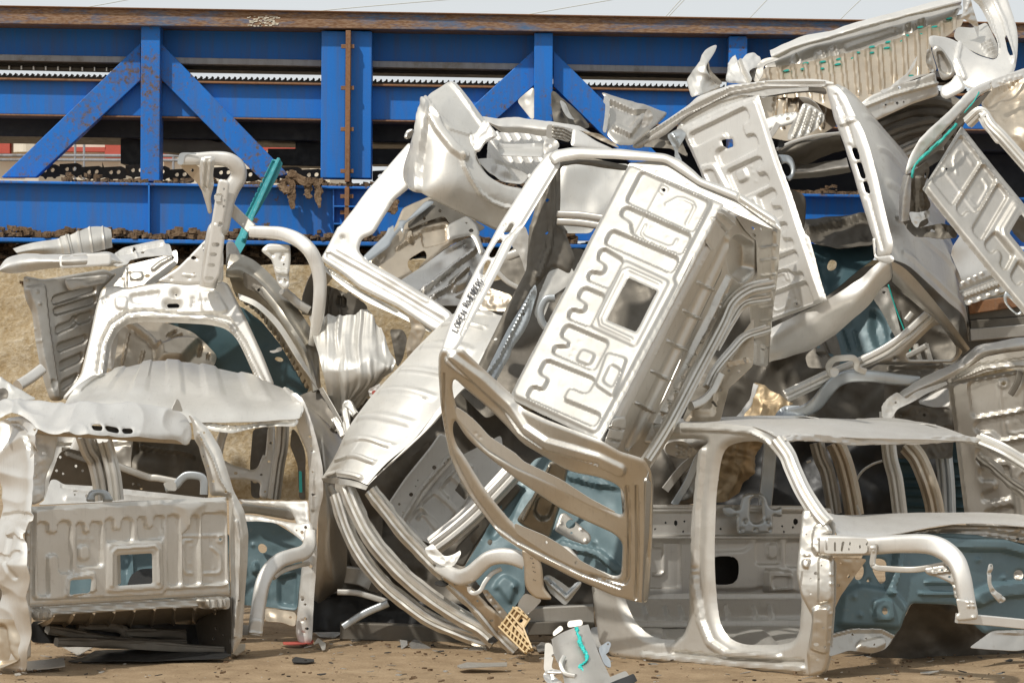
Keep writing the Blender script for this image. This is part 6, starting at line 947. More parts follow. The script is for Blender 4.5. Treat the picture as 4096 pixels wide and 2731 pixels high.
# ------------------------------------------------------------------ raised bed at upper right
def bed_raised():
    t = thing('truck_bed', (3400, 300, 3.2), 'raised truck bed with tan ribbed floor leaning up at the top right', 'truck bed')
    df = tps([(3000, 290, 3.2), (3800, 70, 3.6), (3100, 440, 2.8), (3700, 300, 2.9), (3300, 450, 2.6)])
    rb = [('l', T('A3 %d,%d %d,%d' % (x, 470 - (x - 600) * .27 - 30, x + 55 - k * 3, 740 - (x - 600) * .18)), 12, .035) for k, x in enumerate(range(620, 1900, 84))]
    spots = []
    sheet('bed_floor', t, T('A3 560,500 620,455 850,428 1350,320 1900,105 1960,90 1930,180 1720,320 1770,480 1450,580 1290,740 1060,740 900,660 590,660'), df, ALUT, step=5, emb=rb, dent=[(.02, 160, 's')])
    P = []
    for x, y in ((755, 475), (870, 463), (990, 462), (885, 425), (1000, 415), (1110, 397), (1100, 432), (1210, 390), (1230, 355), (1325, 355), (1330, 315), (1430, 322), (1440, 282), (1540, 275), (1560, 240), (1650, 232), (1655, 183), (1750, 180), (1850, 125), (1620, 430), (1590, 510)):
        V, F = [], []
        c = T('A3 %d,%d' % (x, y))[0]; Y = float(df(*c)) - .03; n = 8
        r = [(c[0] + 13 * math.cos(a) , c[1] + 4 * math.sin(a) - 2 * math.cos(a)) for a in np.linspace(0, 6.28, n, endpoint=False)]
        a = [U(p[0], p[1], Y) for p in r]; V = a + [v + Vector((0, .02, 0)) for v in a]; F = [tuple(range(n)), tuple(range(n, 2 * n))[::-1]] + [(i, i + n, (i + 1) % n + n, (i + 1) % n) for i in range(n)]
        mesh('sealant_dab', V, F, SEAL, t, False)
    dw = tps([(3090, 205, 3.35), (3840, 0, 3.75), (3050, 270, 3.2), (3830, 60, 3.6)])
    sheet('bed_wall', t, T('A3 600,450 660,375 800,330 900,290 1250,190 1600,95 1900,10 1945,40 1900,108 1350,325 1000,405 850,428'), dw, ALUG, step=5, emb=[('p', T('A3 1140,300 1490,185 1505,225 1160,345'), -.03, 10), ('l', T('A3 1045,400 1045,340 1080,315 1105,370'), 6, .02), ('l', T('A3 955,410 955,360 1000,345 1020,390'), 6, .02), ('l', T('A3 1550,225 1550,175 1590,160 1600,210'), 6, .02), ('l', T('A3 1640,190 1640,145 1680,130 1695,175'), 6, .02), ('l', T('A3 790,420 820,370 850,410'), 6, .02), ('p', T('A3 1880,80 1910,60 1940,70 1920,90 1890,95'), .02, 6)], edge=(6, .01), dent=[(.01, 80, 's')])
    loft('bed_rail', t, [T('A3 645,345,3.20 760,290,3.25 880,243,3.30 1050,210,3.35 1250,145,3.40 1600,55,3.50 1930,-30,3.60'), T('A3 655,385,3.10 770,330,3.15 890,290,3.20 1060,245,3.25 1260,185,3.30 1600,95,3.40 1930,10,3.50'), T('A3 680,400,3.25 790,345,3.30 900,305,3.35 1070,262,3.40 1265,205,3.45 1600,110,3.55 1920,30,3.65')], ALUW, nu=80, nv=8, dent=[(.01, 70, 's'), (.012, 50, 'c')])
    sheet('torn_end', t, T('A3 500,470 560,440 590,400 650,385 720,395 660,420 600,440 600,500 560,560 530,540'), [(3000, 270, 2.8), (3090, 230, 2.8), (3010, 320, 2.7)], ALUG, step=3, dent=[(.03, 30, 'c')], holes=[T('A3 690,435 720,425 755,425 760,435 720,447')], hrnd=1)
    sheet('bed_sill', t, T('A3 1250,700 1330,640 1460,590 1480,560 1620,540 1760,480 1785,640 1600,700 1340,820 1290,760'), tps([(3440, 320, 2.5), (3740, 290, 2.7), (3490, 480, 2.5)]), ALU, step=5, emb=[('l', T('A3 1270,720 1470,640 1770,560'), 10, .03), ('d', T('A3 1440,690 1465,685 1410,710'), 6, .012)], dent=[(.012, 60, 'c')], edge=(8, .03))
    sheet('torn_flange', t, T('A3 1380,610 1450,590 1490,550 1560,500 1640,365 1620,440 1560,520 1740,490 1650,520 1450,590 1410,635'), [(3520, 350, 2.4), (3700, 280, 2.6), (3560, 380, 2.4)], ALUW, step=3, dent=[(.03, 40, 'c')])
    sheet('torn_flange', t, T('A3 1690,420 1700,330 1725,330 1740,460 1770,500 1720,480'), [(3710, 200, 2.6), (3730, 200, 2.6), (3720, 290, 2.6)], ALUS, step=3, dent=[(.03, 25, 'c')])
    dg = tps([(3860, 0, 2.9), (4030, 0, 3.1), (4060, 180, 2.6), (3720, 180, 2.2), (3750, 340, 2.2), (4000, 320, 2.2), (3900, 150, 2.7), (3880, 90, 3.0)])
    sheet('rear_corner', t, T('A3 1935,-40 2060,-40 2230,-40 2255,20 2300,160 2312,260 2305,400 2285,500 2200,560 2100,600 1990,590 1880,520 1905,495 1840,400 1730,300 1720,240 1750,232 1870,255 1960,310 2060,370 2150,400 2180,380 2175,300 2110,150 2050,20'), dg, ALUW, step=5, rnd=2, dent=[(.02, 140, 's'), (.012, 90, 'c')], emb=[('l', T('A3 2060,0 2130,140 2180,330'), 9, .02), ('l', T('A3 2140,-20 2220,150 2280,420'), 12, .02), ('l', T('A3 1930,260 1900,400 1950,520'), 12, .02)] , holes=[T('A3 2218,250 2235,265 2275,390 2268,412 2240,360')], hrnd=1, edge=(10, .03))
    sheet('inner_corner', t, T('A3 1900,180 2010,190 2100,150 2175,300 2178,385 2140,400 2060,370 1960,320 1880,250'), lambda x, y: dg(x, y) + .25, ALU, step=5, emb=[('l', T('A3 %d,%d %d,%d' % (2060 + 15 * i, 300 + 24 * i, 2130 + 12 * i, 275 + 24 * i)), 5, .02) for i in range(5)], dent=[(.02, 60, 's')])
    sheet('torn_seam', t, T('A3 1940,-20 1990,-20 2010,60 2050,180 2045,265 2020,180 1950,130 1920,130 1945,80'), [(3850, 0, 2.8), (3890, 0, 2.8), (3910, 130, 2.8)], ALUS, step=3, dent=[(.05, 40, 'c'), (.02, 25, 'c')])
    sheet('lamp_pocket', t, T('A3 1730,330 1770,300 1810,330 1870,420 1895,490 1860,530 1800,545 1760,420'), [(3730, 190, 2.15), (3800, 250, 2.15), (3770, 310, 2.15)], ALUG, step=4, emb=[('p', T('A3 1770,350 1800,350 1860,460 1850,500 1790,480'), -.05, 12)], edge=(10, .03))
    sheet('corner_foot', t, T('A3 1790,580 1860,545 1890,495 1920,500 1960,580 1940,610 1830,665 1790,640'), [(3770, 340, 2.1), (3850, 310, 2.1), (3790, 390, 2.05)], ALUW, step=4, edge=(12, .05))
    # pieces of it seen through the window of the cab below
    sheet('cross_member', t, T('A3 600,800 700,765 830,745 850,790 800,830 650,870 610,900'), [(3060, 470, 2.5), (3190, 450, 2.5), (3080, 530, 2.45)], ALU, step=4, holes=[T('A3 752,795 765,785 780,792 780,805 765,812 752,808')], hrnd=1, emb=[('d', T('A3 695,772 730,767 770,760 800,757'), 6, -.015)], edge=(8, .03))
    sheet('lower_floor', t, T('A3 560,640 1060,600 1130,820 1000,900 760,950 620,920'), [(3040, 390, 2.9), (3330, 370, 3.0), (3100, 540, 2.7)], ALUT, step=5, emb=[('l', T('A3 %d,640 %d,860' % (x, x - 25)), 7, .03) for x in (690, 760, 840, 930, 1020)] + [('d', T('A3 680,668 690,672 795,663 805,667 672,707 785,697'), 8, -.02)])
    sheet('torn_flap', t, T('A3 830,650 900,655 960,700 1015,790 1000,800 950,740 880,700'), [(3190, 390, 2.55), (3300, 470, 2.5), (3230, 400, 2.5)], ALUW, step=3, dent=[(.03, 40, 'c')])
    sheet('ribbed_tongue', t, T('A3 870,690 930,710 1000,760 1015,800 980,850 900,910 760,945 770,880 820,790'), [(3200, 430, 2.4), (3290, 470, 2.4), (3170, 550, 2.35)], ALU, step=4, emb=[('l', T('A3 %d,%d %d,%d' % (880 + 36 * i, 710 + 20 * i, 800 + 55 * i, 930 - 15 * i)), 6, .03) for i in range(4)], dent=[(.02, 50, 's')])
    sweep('pale_strip', t, T('A3 640,920,2.3 670,880,2.3 700,830,2.3'), ALUW, r=11, kind='box')
bed_raised()
# ------------------------------------------------------------------ right: big tilted cab with rear panel and lamp slots in its roof edge
def cab_right():
    t = thing('truck_cab', (3200, 900, 1.8), 'tilted pickup cab at right with pale rear panel, slotted roof edge and big empty window', 'truck cab', GRP)
    Q = [T('A3 562,636')[0], T('B3 1018,505')[0], T('B3 600,660')[0], T('A3 28,860')[0]]
    dp = tps([(3029, 381, 1.9), (3300, 1200, 1.2), (2723, 512, 2.4), (3060, 1290, 1.7)])
    back_panel(t, Q, dp, ALUW, step=4, small=1, dent=[(.006, 160, 's')], seed=15, holes=[T('A3 325,945 385,930 392,985 345,1000')], inset=T('A3 30,858 150,800 300,725 562,636 600,760 640,900 760,1240 870,1567 B3 900,80 1018,505 860,570 620,660 540,300 A3 480,1567 270,1420 165,1140 100,1000'))
    sheet('roof_header', t, T('A3 1005,575 1040,565 1080,575 1140,640 1200,770 1260,880 1300,990 1350,1180 1400,1400 1440,1567 B3 1460,130 1440,200 1385,240 1345,215 1340,130 A3 1310,1567 1260,1400 1120,950 1090,870 1060,800'), lambda x, y: dp(x, y) - .02, ALUW, step=5, edge=(20, .05), hedge=(8, .02), holes=[T('A3 1185,998 1200,988 1220,995 1242,1060 1228,1074 1210,1068'), T('A3 1218,1095 1235,1086 1250,1095 1283,1190 1268,1202 1250,1195'), T('A3 1262,1222 1276,1213 1290,1222 1312,1290 1300,1303 1284,1296')],
        emb=[('l', T('A3 1110,730 1130,830 1200,800'), 14, .02), ('d', T('A3 1180,975 1183,985 1290,1310 1293,1325'), 5, -.01), ('l', T('A3 1085,640 1160,830 1290,1250 B3 1400,160'), 9, -.012)], dent=[(.008, 70, 'c')])
    sheet('header_corner', t, T('B3 1325,90 1345,85 1350,215 1460,200 1480,240 1430,260 1385,250 1340,225'), lambda x, y: dp(x, y) - .04, ALUW, step=4, edge=(8, .02))
    sheet('top_side_rail', t, T('A2 1960,990 2000,930 2100,870 2220,790 2352,700 A3 140,650 260,605 370,568 480,558 620,538 900,528 1000,535 1080,560 1020,585 900,580 620,592 480,620 370,630 200,710 60,790 A2 2200,900 2100,960 2020,1000'), lambda x, y: dp(x, y) - .02, ALUW, step=5, edge=(18, .06), emb=[('l', T('A2 2000,970 2200,840 A3 60,760 370,605 620,560 1000,560'), 9, -.03), ('d', T('A2 2065,925'), 7, -.02)])
    sheet('rear_surround', t, T('A3 15,880 40,800 200,700 370,622 620,588 640,640 600,665 562,645 300,735 150,812 40,875'), lambda x, y: dp(x, y) + .03, ALU, step=4, emb=[('l', T('A3 60,830 300,700 580,620'), 8, -.015)])
    sheet('top_inner_rail', t, T('A3 600,650 620,595 900,582 1015,588 1030,640 920,620 780,630 660,650'), lambda x, y: dp(x, y) + .12, DULL, step=4, dent=[(.015, 40, 'c')])
    sheet('rail_flange', t, T('A3 350,630 480,615 620,590 900,580 910,610 780,620 600,650'), lambda x, y: dp(x, y) + .02, ALU, step=4, dent=[(.008, 30, 'c')])
    sheet('sill_end', t, T('A2 2040,985 2200,905 2352,840 A3 40,850 30,900 100,1060 0,1010 A2 2260,1010 2240,1000'), [(2560, 580, 2.55), (2720, 500, 2.6), (2750, 600, 2.5)], DULL, step=5, emb=[('l', T('A2 2230,960 2320,960'), 8, .03)], dent=[(.02, 40, 's')])
    sheet('end_bracket', t, T('A2 2210,910 2300,860 2352,900 A3 20,1010 60,1090 0,1060 A2 2270,1020 2240,960'), [(2670, 530, 2.35), (2750, 520, 2.35), (2720, 640, 2.35)], ALUB, step=4, emb=[('l', T('A2 2250,900 2310,1020'), 8, .03)], dent=[(.02, 30, 'c')])
    # roof skin curving away to the right
    rows = [T('A3 1075,572,1.9 1200,760,1.72 1300,960,1.6 1390,1330,1.4 B3 1440,60,1.3 1470,230,1.2'), T('A3 1120,572,2.1 1270,720,1.95 1400,940,1.8 1500,1330,1.6 B3 1560,80,1.5 1590,280,1.35'), T('A3 1250,690,2.4 1400,860,2.25 1520,1060,2.1 1600,1400,1.9 B3 1680,120,1.75 1720,400,1.6'), T('A3 1350,800,2.7 1500,980,2.55 1600,1150,2.4 1680,1450,2.3 B3 1800,160,2.15 1850,520,1.95'), T('A3 1450,920,3.0 1590,1080,2.9 1700,1250,2.8 1760,1500,2.7 B3 1880,250,2.6 1950,620,2.4'), T('A3 1520,1000,3.3 1650,1150,3.2 1750,1300,3.1 1830,1540,3.1 B3 1930,330,3.0 1985,780,2.8')]
    loft('roof', t, rows, ALU, nu=80, nv=14, dent=[(.01, 160, 's')], ribs=lambda u, v: .014 * (np.abs(((u * 5.5 + .3) % 1) - .5) < .08) * (v > .12))
    # lower flank
    ds = tps([(3540, 1040, 1.2), (3300, 1200, 1.2), (3080, 1320, 1.5), (3100, 1440, 1.9), (3880, 1400, 2.1), (3500, 1150, 1.6), (3330, 1330, 1.9)])
    rows = [T('B3 1470,232,1.2 1400,235,1.18 1330,290,1.2 1230,380,1.25 1018,510,1.3 850,590,1.45 640,690,1.65'), T('B3 1475,290,1.25 1410,310,1.2 1300,420,1.2 1160,540,1.25 950,650,1.35 640,760,1.6'), T('B3 1465,360,1.45 1380,420,1.4 1240,560,1.4 1100,690,1.45 900,810,1.55 640,860,1.7'), T('B3 1440,390,1.7 1370,460,1.65 1240,600,1.65 1110,720,1.7 900,850,1.8 640,925,1.9')]
    loft('lower_flank', t, rows, ALUW, nu=70, nv=10, dent=[(.02, 110, 's'), (.014, 80, 'c')])
    loft('roof_drip', t, [T('B3 1460,240,1.15 1560,300,1.3 1700,450,1.6 1850,640,2.0 1990,830,2.5'), T('B3 1470,320,1.25 1560,400,1.4 1680,530,1.7 1820,690,2.1 1970,850,2.5'), T('B3 1465,380,1.5 1560,470,1.6 1660,560,1.85 1780,660,2.2 1940,880,2.6')], ALUG, nu=50, nv=8)
    sweep('mid_beam', t, T('B3 1740,590,2.1 1660,660,2.05 1560,750,2.0 1420,850,2.0 1240,935,2.0 1050,1010,2.0 900,1080,2.0 750,1150,2.0'), ALU, r=26, kind='hat', flat=.7, n=8)
    sweep('mid_beam', t, T('B3 1690,600,2.0 1560,720,1.92 1420,820,1.9 1260,905,1.9'), ALUW, r=12, kind='rail')
    sheet('lower_window_frame', t, T('B3 1730,600 1800,650 1880,720 1930,800 1960,840 1920,900 1880,930 1560,935 1300,930 1500,860'), [(3720, 1270, 2.15), (3850, 1400, 2.5), (3550, 1450, 2.1)], ALUG, step=5, holes=[T('B3 1745,690 1800,668 1850,690 1905,820 1905,880 1870,910 1590,910 1560,880 1640,790')], hrnd=2, edge=(12, .05), hedge=(14, .05))
    sweep('far_strut', t, T('B3 1440,400,2.4 1490,560,2.4 1560,740,2.4 1590,860,2.4'), SEAL, r=3, kind='round')
    sheet('far_flank', t, T('B3 1330,480 1420,410 1450,430 1500,620 1530,740 1490,760 1430,640 1390,570'), [(3500, 1170, 2.5), (3570, 1200, 2.5), (3590, 1340, 2.4)], ALUG, step=5, dent=[(.02, 50, 's')])
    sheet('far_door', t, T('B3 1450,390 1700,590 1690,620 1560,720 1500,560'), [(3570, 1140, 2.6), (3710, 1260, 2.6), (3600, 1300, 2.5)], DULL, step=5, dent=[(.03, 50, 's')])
    for p in ('B3 1600,590,2.4 1560,640,2.4', 'B3 1570,880,2.4 1700,810,2.3', 'B3 1650,910,2.4 1620,800,2.4', 'B3 1720,910,2.4 1690,800,2.4'): sweep('far_strap', t, T(p), ALU, r=12, kind='rail')
    # inside: dark bulkhead, arch, rails, anchor loop
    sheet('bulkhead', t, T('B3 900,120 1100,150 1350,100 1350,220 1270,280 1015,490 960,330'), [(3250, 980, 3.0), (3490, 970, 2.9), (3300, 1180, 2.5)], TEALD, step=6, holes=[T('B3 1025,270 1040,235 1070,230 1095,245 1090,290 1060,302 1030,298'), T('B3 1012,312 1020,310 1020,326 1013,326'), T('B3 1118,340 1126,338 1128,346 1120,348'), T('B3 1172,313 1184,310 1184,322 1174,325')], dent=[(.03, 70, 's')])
    sheet('bulkhead', t, T('B3 940,800 1080,680 1330,480 1400,580 1450,640 1500,760 1400,840 1200,930 1020,960 900,900'), [(3270, 1360, 2.9), (3500, 1200, 2.9), (3380, 1450, 2.7)], TEAL, step=6, emb=[('l', T('B3 1130,720 1170,840'), 9, .03), ('l', T('B3 1210,720 1240,830'), 9, .03), ('p', T('B3 1330,560 1400,620 1430,760 1360,820 1320,700'), -.08, 26), ('p', T('B3 1110,620 1180,590 1180,680 1110,690'), .03, 14)], dent=[(.02, 70, 's')])
    sheet('dark_floor', t, T('B3 860,-40 1330,-80 1345,130 1100,160 880,100'), [(3210, 880, 3.2), (3490, 860, 3.1), (3250, 980, 2.8)], DULL, step=5, emb=[('l', T('B3 880,50 1100,-10 1320,-60'), 12, .05)], dent=[(.04, 60, 's'), (.02, 40, 'c')])
    loft('arch_member', t, [T('A3 690,1010,2.3 800,960,2.35 950,920,2.4 1110,900,2.45'), T('A3 720,1050,2.3 830,1000,2.3 960,950,2.35 1115,915,2.4'), T('A3 790,1100,2.5 880,1040,2.5 1000,990,2.5 1130,960,2.55'), T('A3 800,1140,2.6 900,1100,2.6 1020,1050,2.6 1150,1010,2.6')], DULL, nu=50, nv=8, dent=[(.02, 50, 's')])
    sweep('arch_edge', t, T('A3 690,1005,2.25 800,955,2.3 950,915,2.35 1112,897,2.4'), ALUW, r=7, kind='rail')
    loft('rear_cross_rail', t, [T('A3 820,1110,2.5 950,1100,2.5 1080,1080,2.5 1160,1060,2.5'), T('A3 790,1160,2.35 950,1150,2.35 1080,1130,2.35 1175,1120,2.35'), T('A3 770,1205,2.45 900,1195,2.45 1080,1180,2.45 1190,1160,2.45')], ALUG, nu=40, nv=8, dent=[(.015, 40, 's')])
    sheet('seat_anchor', t, T('A3 690,1035 780,1040 810,1080 820,1150 800,1200 770,1220 740,1160 720,1080'), [(3110, 620, 2.2), (3180, 640, 2.2), (3150, 720, 2.15)], ALUB, step=3, holes=[T('A3 722,1105 745,1092 775,1105 790,1150 775,1180 755,1185 740,1150')], hrnd=2, edge=(8, .03), hedge=(7, .03))
    sheet('black_clip', t, T('A3 695,985 715,935 740,950 745,985 715,995'), [(3110, 570, 2.2), (3140, 570, 2.2), (3120, 590, 2.2)], BLACK, step=3, dent=[(.02, 20, 'c')])
    sheet('door_glass_run', t, T('A3 770,1260 880,1310 892,1370 885,1500 870,1567 830,1420'), [(3160, 750, 2.2), (3230, 790, 2.25), (3190, 920, 2.2)], DULL, step=4, edge=(8, .03), dent=[(.01, 40, 's')])
    sheet('rail_bracket', t, T('B3 950,820 990,780 1080,720 1110,800 1130,900 1090,960 900,960 880,880'), [(3260, 1390, 2.5), (3350, 1340, 2.5), (3280, 1470, 2.4)], DULL, step=4, holes=[T('B3 955,815 968,805 985,812 985,825 965,830')], hrnd=1, emb=[('l', T('B3 1000,770 1045,880'), 6, .03), ('p', T('B3 945,850 1030,860 1000,890'), -.03, 8)], dent=[(.02, 40, 's')])
cab_right()
# dark arches behind it
def arches():
    t = thing('scrap_arches', (3750, 560, 3.3), 'dark curved inner fenders nested behind the pale tilted cab roof at right', 'scrap')
    for k, (p, r, m) in enumerate([('A3 1280,860,3.4 1450,780,3.5 1620,730,3.5 1800,730,3.4 1960,800,3.3', 62, DULL), ('A3 1350,960,3.3 1550,880,3.35 1750,840,3.35 1900,880,3.3', 40, DULL), ('A3 1480,1060,3.3 1650,980,3.3 1800,950,3.2', 34, ALUG), ('A3 1340,790,3.35 1550,700,3.45 1720,690,3.45 1840,720,3.4', 14, ALUG)]):
        sweep('curved_rail', t, T(p), m, r=r, kind='hat', flat=.6, dent=.12, seed=k)
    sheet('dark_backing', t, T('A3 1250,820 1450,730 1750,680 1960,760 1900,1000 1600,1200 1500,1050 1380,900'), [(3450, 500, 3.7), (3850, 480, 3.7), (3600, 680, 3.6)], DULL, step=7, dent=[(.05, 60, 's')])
arches()
# ------------------------------------------------------------------ far right: panel leaning the other way, cut by the frame edge
def cab_far_right():
    t = thing('truck_cab', (3950, 900, 1.3), 'cab at the right edge leaning the other way, grey stamped panel with teal sealant seam', 'truck cab', GRP)
    Q = [(4330, 1545), T('A3 1672,1268')[0], T('A3 1935,842')[0], (4478, 1290)]
    dp = tps([(3696, 756, 1.2), (3845, 506, 1.5), (4053, 1198, .9)])
    back_panel(t, Q, dp, ALUG, step=5, small=2, dent=[(.006, 160, 's')], seed=17)
    sheet('roof_edge', t, T('A3 1995,600 2050,570 2130,540 2180,520 2352,460 2420,440 2420,520 2352,505 2200,545 2130,560 2140,600 2060,640 1900,800 1780,930 1700,1010 1640,1100 1600,1125 1560,1180 1555,1150 1580,1080 1650,940 1750,840 1860,745'), tps([(3880, 360, 1.5), (4096, 280, 1.8), (3620, 700, 1.1), (3750, 520, 1.25)]), ALUW, step=4, edge=(10, .04), dent=[(.012, 80, 's'), (.014, 50, 'c')])
    sheet('seam_flange', t, T('A3 2140,600 2060,700 1990,780 1900,870 1800,1000 1700,1060 1640,1110 1600,1150 1590,1120 1650,1080 1760,960 1900,810 2060,650'), [(3880, 420, 1.45), (3960, 370, 1.55), (3640, 700, 1.15)], DULL, step=4, dent=[(.02, 30, 'c')])
    sweep('sealant_bead', t, T('A3 1598,1195,1.08 1620,1110,1.1 1690,1040,1.15 1760,975,1.18 1820,920,1.2 1900,835,1.28'), SEAL, r=5, kind='round', dent=.7, n=12)
    sweep('sealant_bead', t, T('A3 1950,760,1.3 2010,690,1.33 2050,620,1.38'), SEAL, r=3, kind='round', dent=.6)
    sheet('window_pillar', t, T('A3 1545,1180 1600,1160 1700,1080 1720,1150 1680,1250 1690,1290 1730,1380 1690,1440 1720,1500 1640,1540 B3 1560,10 1545,-20 A3 1510,1480 1520,1330'), tps([(3620, 710, 1.3), (3720, 700, 1.5), (3610, 890, 1.3), (3700, 880, 1.5)]), DULL, step=4, holes=[T('A3 1678,1165 1698,1155 1695,1195 1680,1205')], hrnd=0, emb=[('l', T('A3 1640,1200 1650,1440'), 14, .04)], dent=[(.03, 50, 's'), (.02, 30, 'c')])
    loft('outer_pillar', t, [T('A3 1545,1175,1.25 1520,1300,1.22 1510,1480,1.2'), T('A3 1580,1180,1.15 1550,1300,1.12 1535,1490,1.12'), T('A3 1595,1180,1.25 1590,1300,1.2 1580,1480,1.2')], ALUG, nu=30, nv=6, dent=[(.01, 40, 'c')])
    sheet('torn_seam', t, T('A3 1575,1420 1640,1430 1720,1410 1720,1460 1650,1490 1640,1540 1600,1500'), [(3640, 850, 1.2), (3720, 840, 1.25), (3670, 900, 1.2)], ALUS, step=3, dent=[(.04, 30, 'c')])
    sheet('lower_flange', t, T('A3 1560,1500 1640,1530 1800,1500 1880,1520 B3 1900,30 1905,85 1800,95 1700,80 1620,80 1560,20'), [(3640, 900, 1.3), (3820, 900, 1.3), (3700, 950, 1.25)], DULL, step=4, emb=[('d', T('A3 1750,1530 B3 1710,20 1830,30'), 10, -.03)], dent=[(.03, 40, 'c')])
    sweep('hinge_rail', t, T('A3 1970,830,1.2 2060,760,1.15 2120,840,1.1 2210,930,1.05 2352,1090,1.0 2450,1200,.95'), ALU, r=26, kind='hat', flat=.7)
    sheet('hinge_bracket', t, T('A3 2050,760 2110,740 2170,830 2220,890 2230,960 2170,970 2080,850'), [(3920, 450, 1.1), (3990, 450, 1.1), (3980, 570, 1.05)], ALUW, step=4, holes=[T('A3 2083,785 2095,778 2103,788 2092,797'), T('A3 2138,853 2150,852 2150,866 2138,866')], edge=(8, .03), dent=[(.012, 40, 's')])
    sheet('crumpled_floor', t, T('A3 2130,560 2220,520 2420,480 2420,1180 2352,1060 2220,900 2150,820 2060,700 2120,620'), tps([(3970, 330, 1.9), (4100, 320, 1.9), (4096, 640, 1.5), (3950, 430, 1.6)]), ALUT, step=5, dent=[(.1, 130, 's'), (.05, 60, 'c')], seed=91, emb=[('l', T('A3 2140,600 2230,560 2352,520'), 10, .04)])
    sheet('spot_flange', t, T('A3 2130,545 2250,500 2420,470 2420,510 2250,550 2140,600'), [(3970, 330, 1.5), (4100, 290, 1.6), (3980, 350, 1.5)], ALUW, step=4, emb=[('d', T('A3 2190,555 2225,540 2260,528 2300,520 2330,512'), 7, .015), ('l', T('A3 2210,560 2240,590 2260,570'), 8, .03)], dent=[(.012, 40, 'c')])
    sheet('latch_loop', t, T('B3 2215,470 2230,440 2352,570 2360,600 2310,612 2250,560 2215,510'), [(4020, 1170, .9), (4090, 1230, .9), (4040, 1250, .9)], ALUB, step=3, holes=[T('B3 2235,490 2255,490 2330,570 2320,590 2300,590 2240,530')], edge=(7, .03), hedge=(7, .02))
    sheet('window_gap_lining', t, T('A3 2230,1460 2300,1400 2420,1340 2420,1567 2352,1640 2280,1567'), [(4040, 860, 1.6), (4110, 830, 1.6), (4060, 920, 1.6)], DULL, step=5, dent=[(.05, 40, 'c')])
cab_far_right()
def right_shells():
    t = thing('truck_bed', (4000, 1150, 2.5), 'pale bed skin with riveted flange showing between the two right-hand cabs', 'truck bed')
    loft('bed_skin', t, [T('B3 1930,60,2.6 1880,140,2.5 1860,200,2.5'), T('B3 2050,70,2.7 1990,200,2.6 1910,310,2.5'), T('B3 2130,200,2.7 2060,290,2.6 1930,370,2.5'), T('B3 2220,330,2.7 2100,350,2.6 1940,420,2.5')], ALUW, nu=30, nv=10, dent=[(.01, 80, 's')])
    sheet('riveted_flange', t, T('B3 1910,390 2100,300 2180,330 2240,440 1960,545'), [(3840, 1140, 2.4), (4000, 1080, 2.5), (3870, 1220, 2.35)], ALUG, step=5, emb=[('d', T('B3 1950,385 1990,365 2030,345 2070,325 2000,520 2060,495 2120,470 2180,445'), 9, .02), ('l', T('B3 1930,440 2160,350'), 12, -.03), ('l', T('B3 1945,490 2190,400'), 8, .03)])
    u = thing('scrap_rails', (4000, 1300, 2.9), 'shadowed long rails stacked below the grey leaning panel at right', 'scrap')
    for p, m in (('B3 1980,560,2.7 2450,490,2.7', RUST2), ('B3 1980,600,2.75 2450,570,2.75', DULL), ('B3 1990,680,2.7 2450,650,2.7', DULL), ('B3 1990,740,2.65 2450,700,2.65', ALUG)): sweep('long_rail', u, T(p), m, r=24, kind='box')
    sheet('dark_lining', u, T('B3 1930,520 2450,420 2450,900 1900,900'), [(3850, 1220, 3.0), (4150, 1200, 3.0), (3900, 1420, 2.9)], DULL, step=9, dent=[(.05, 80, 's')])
right_shells()
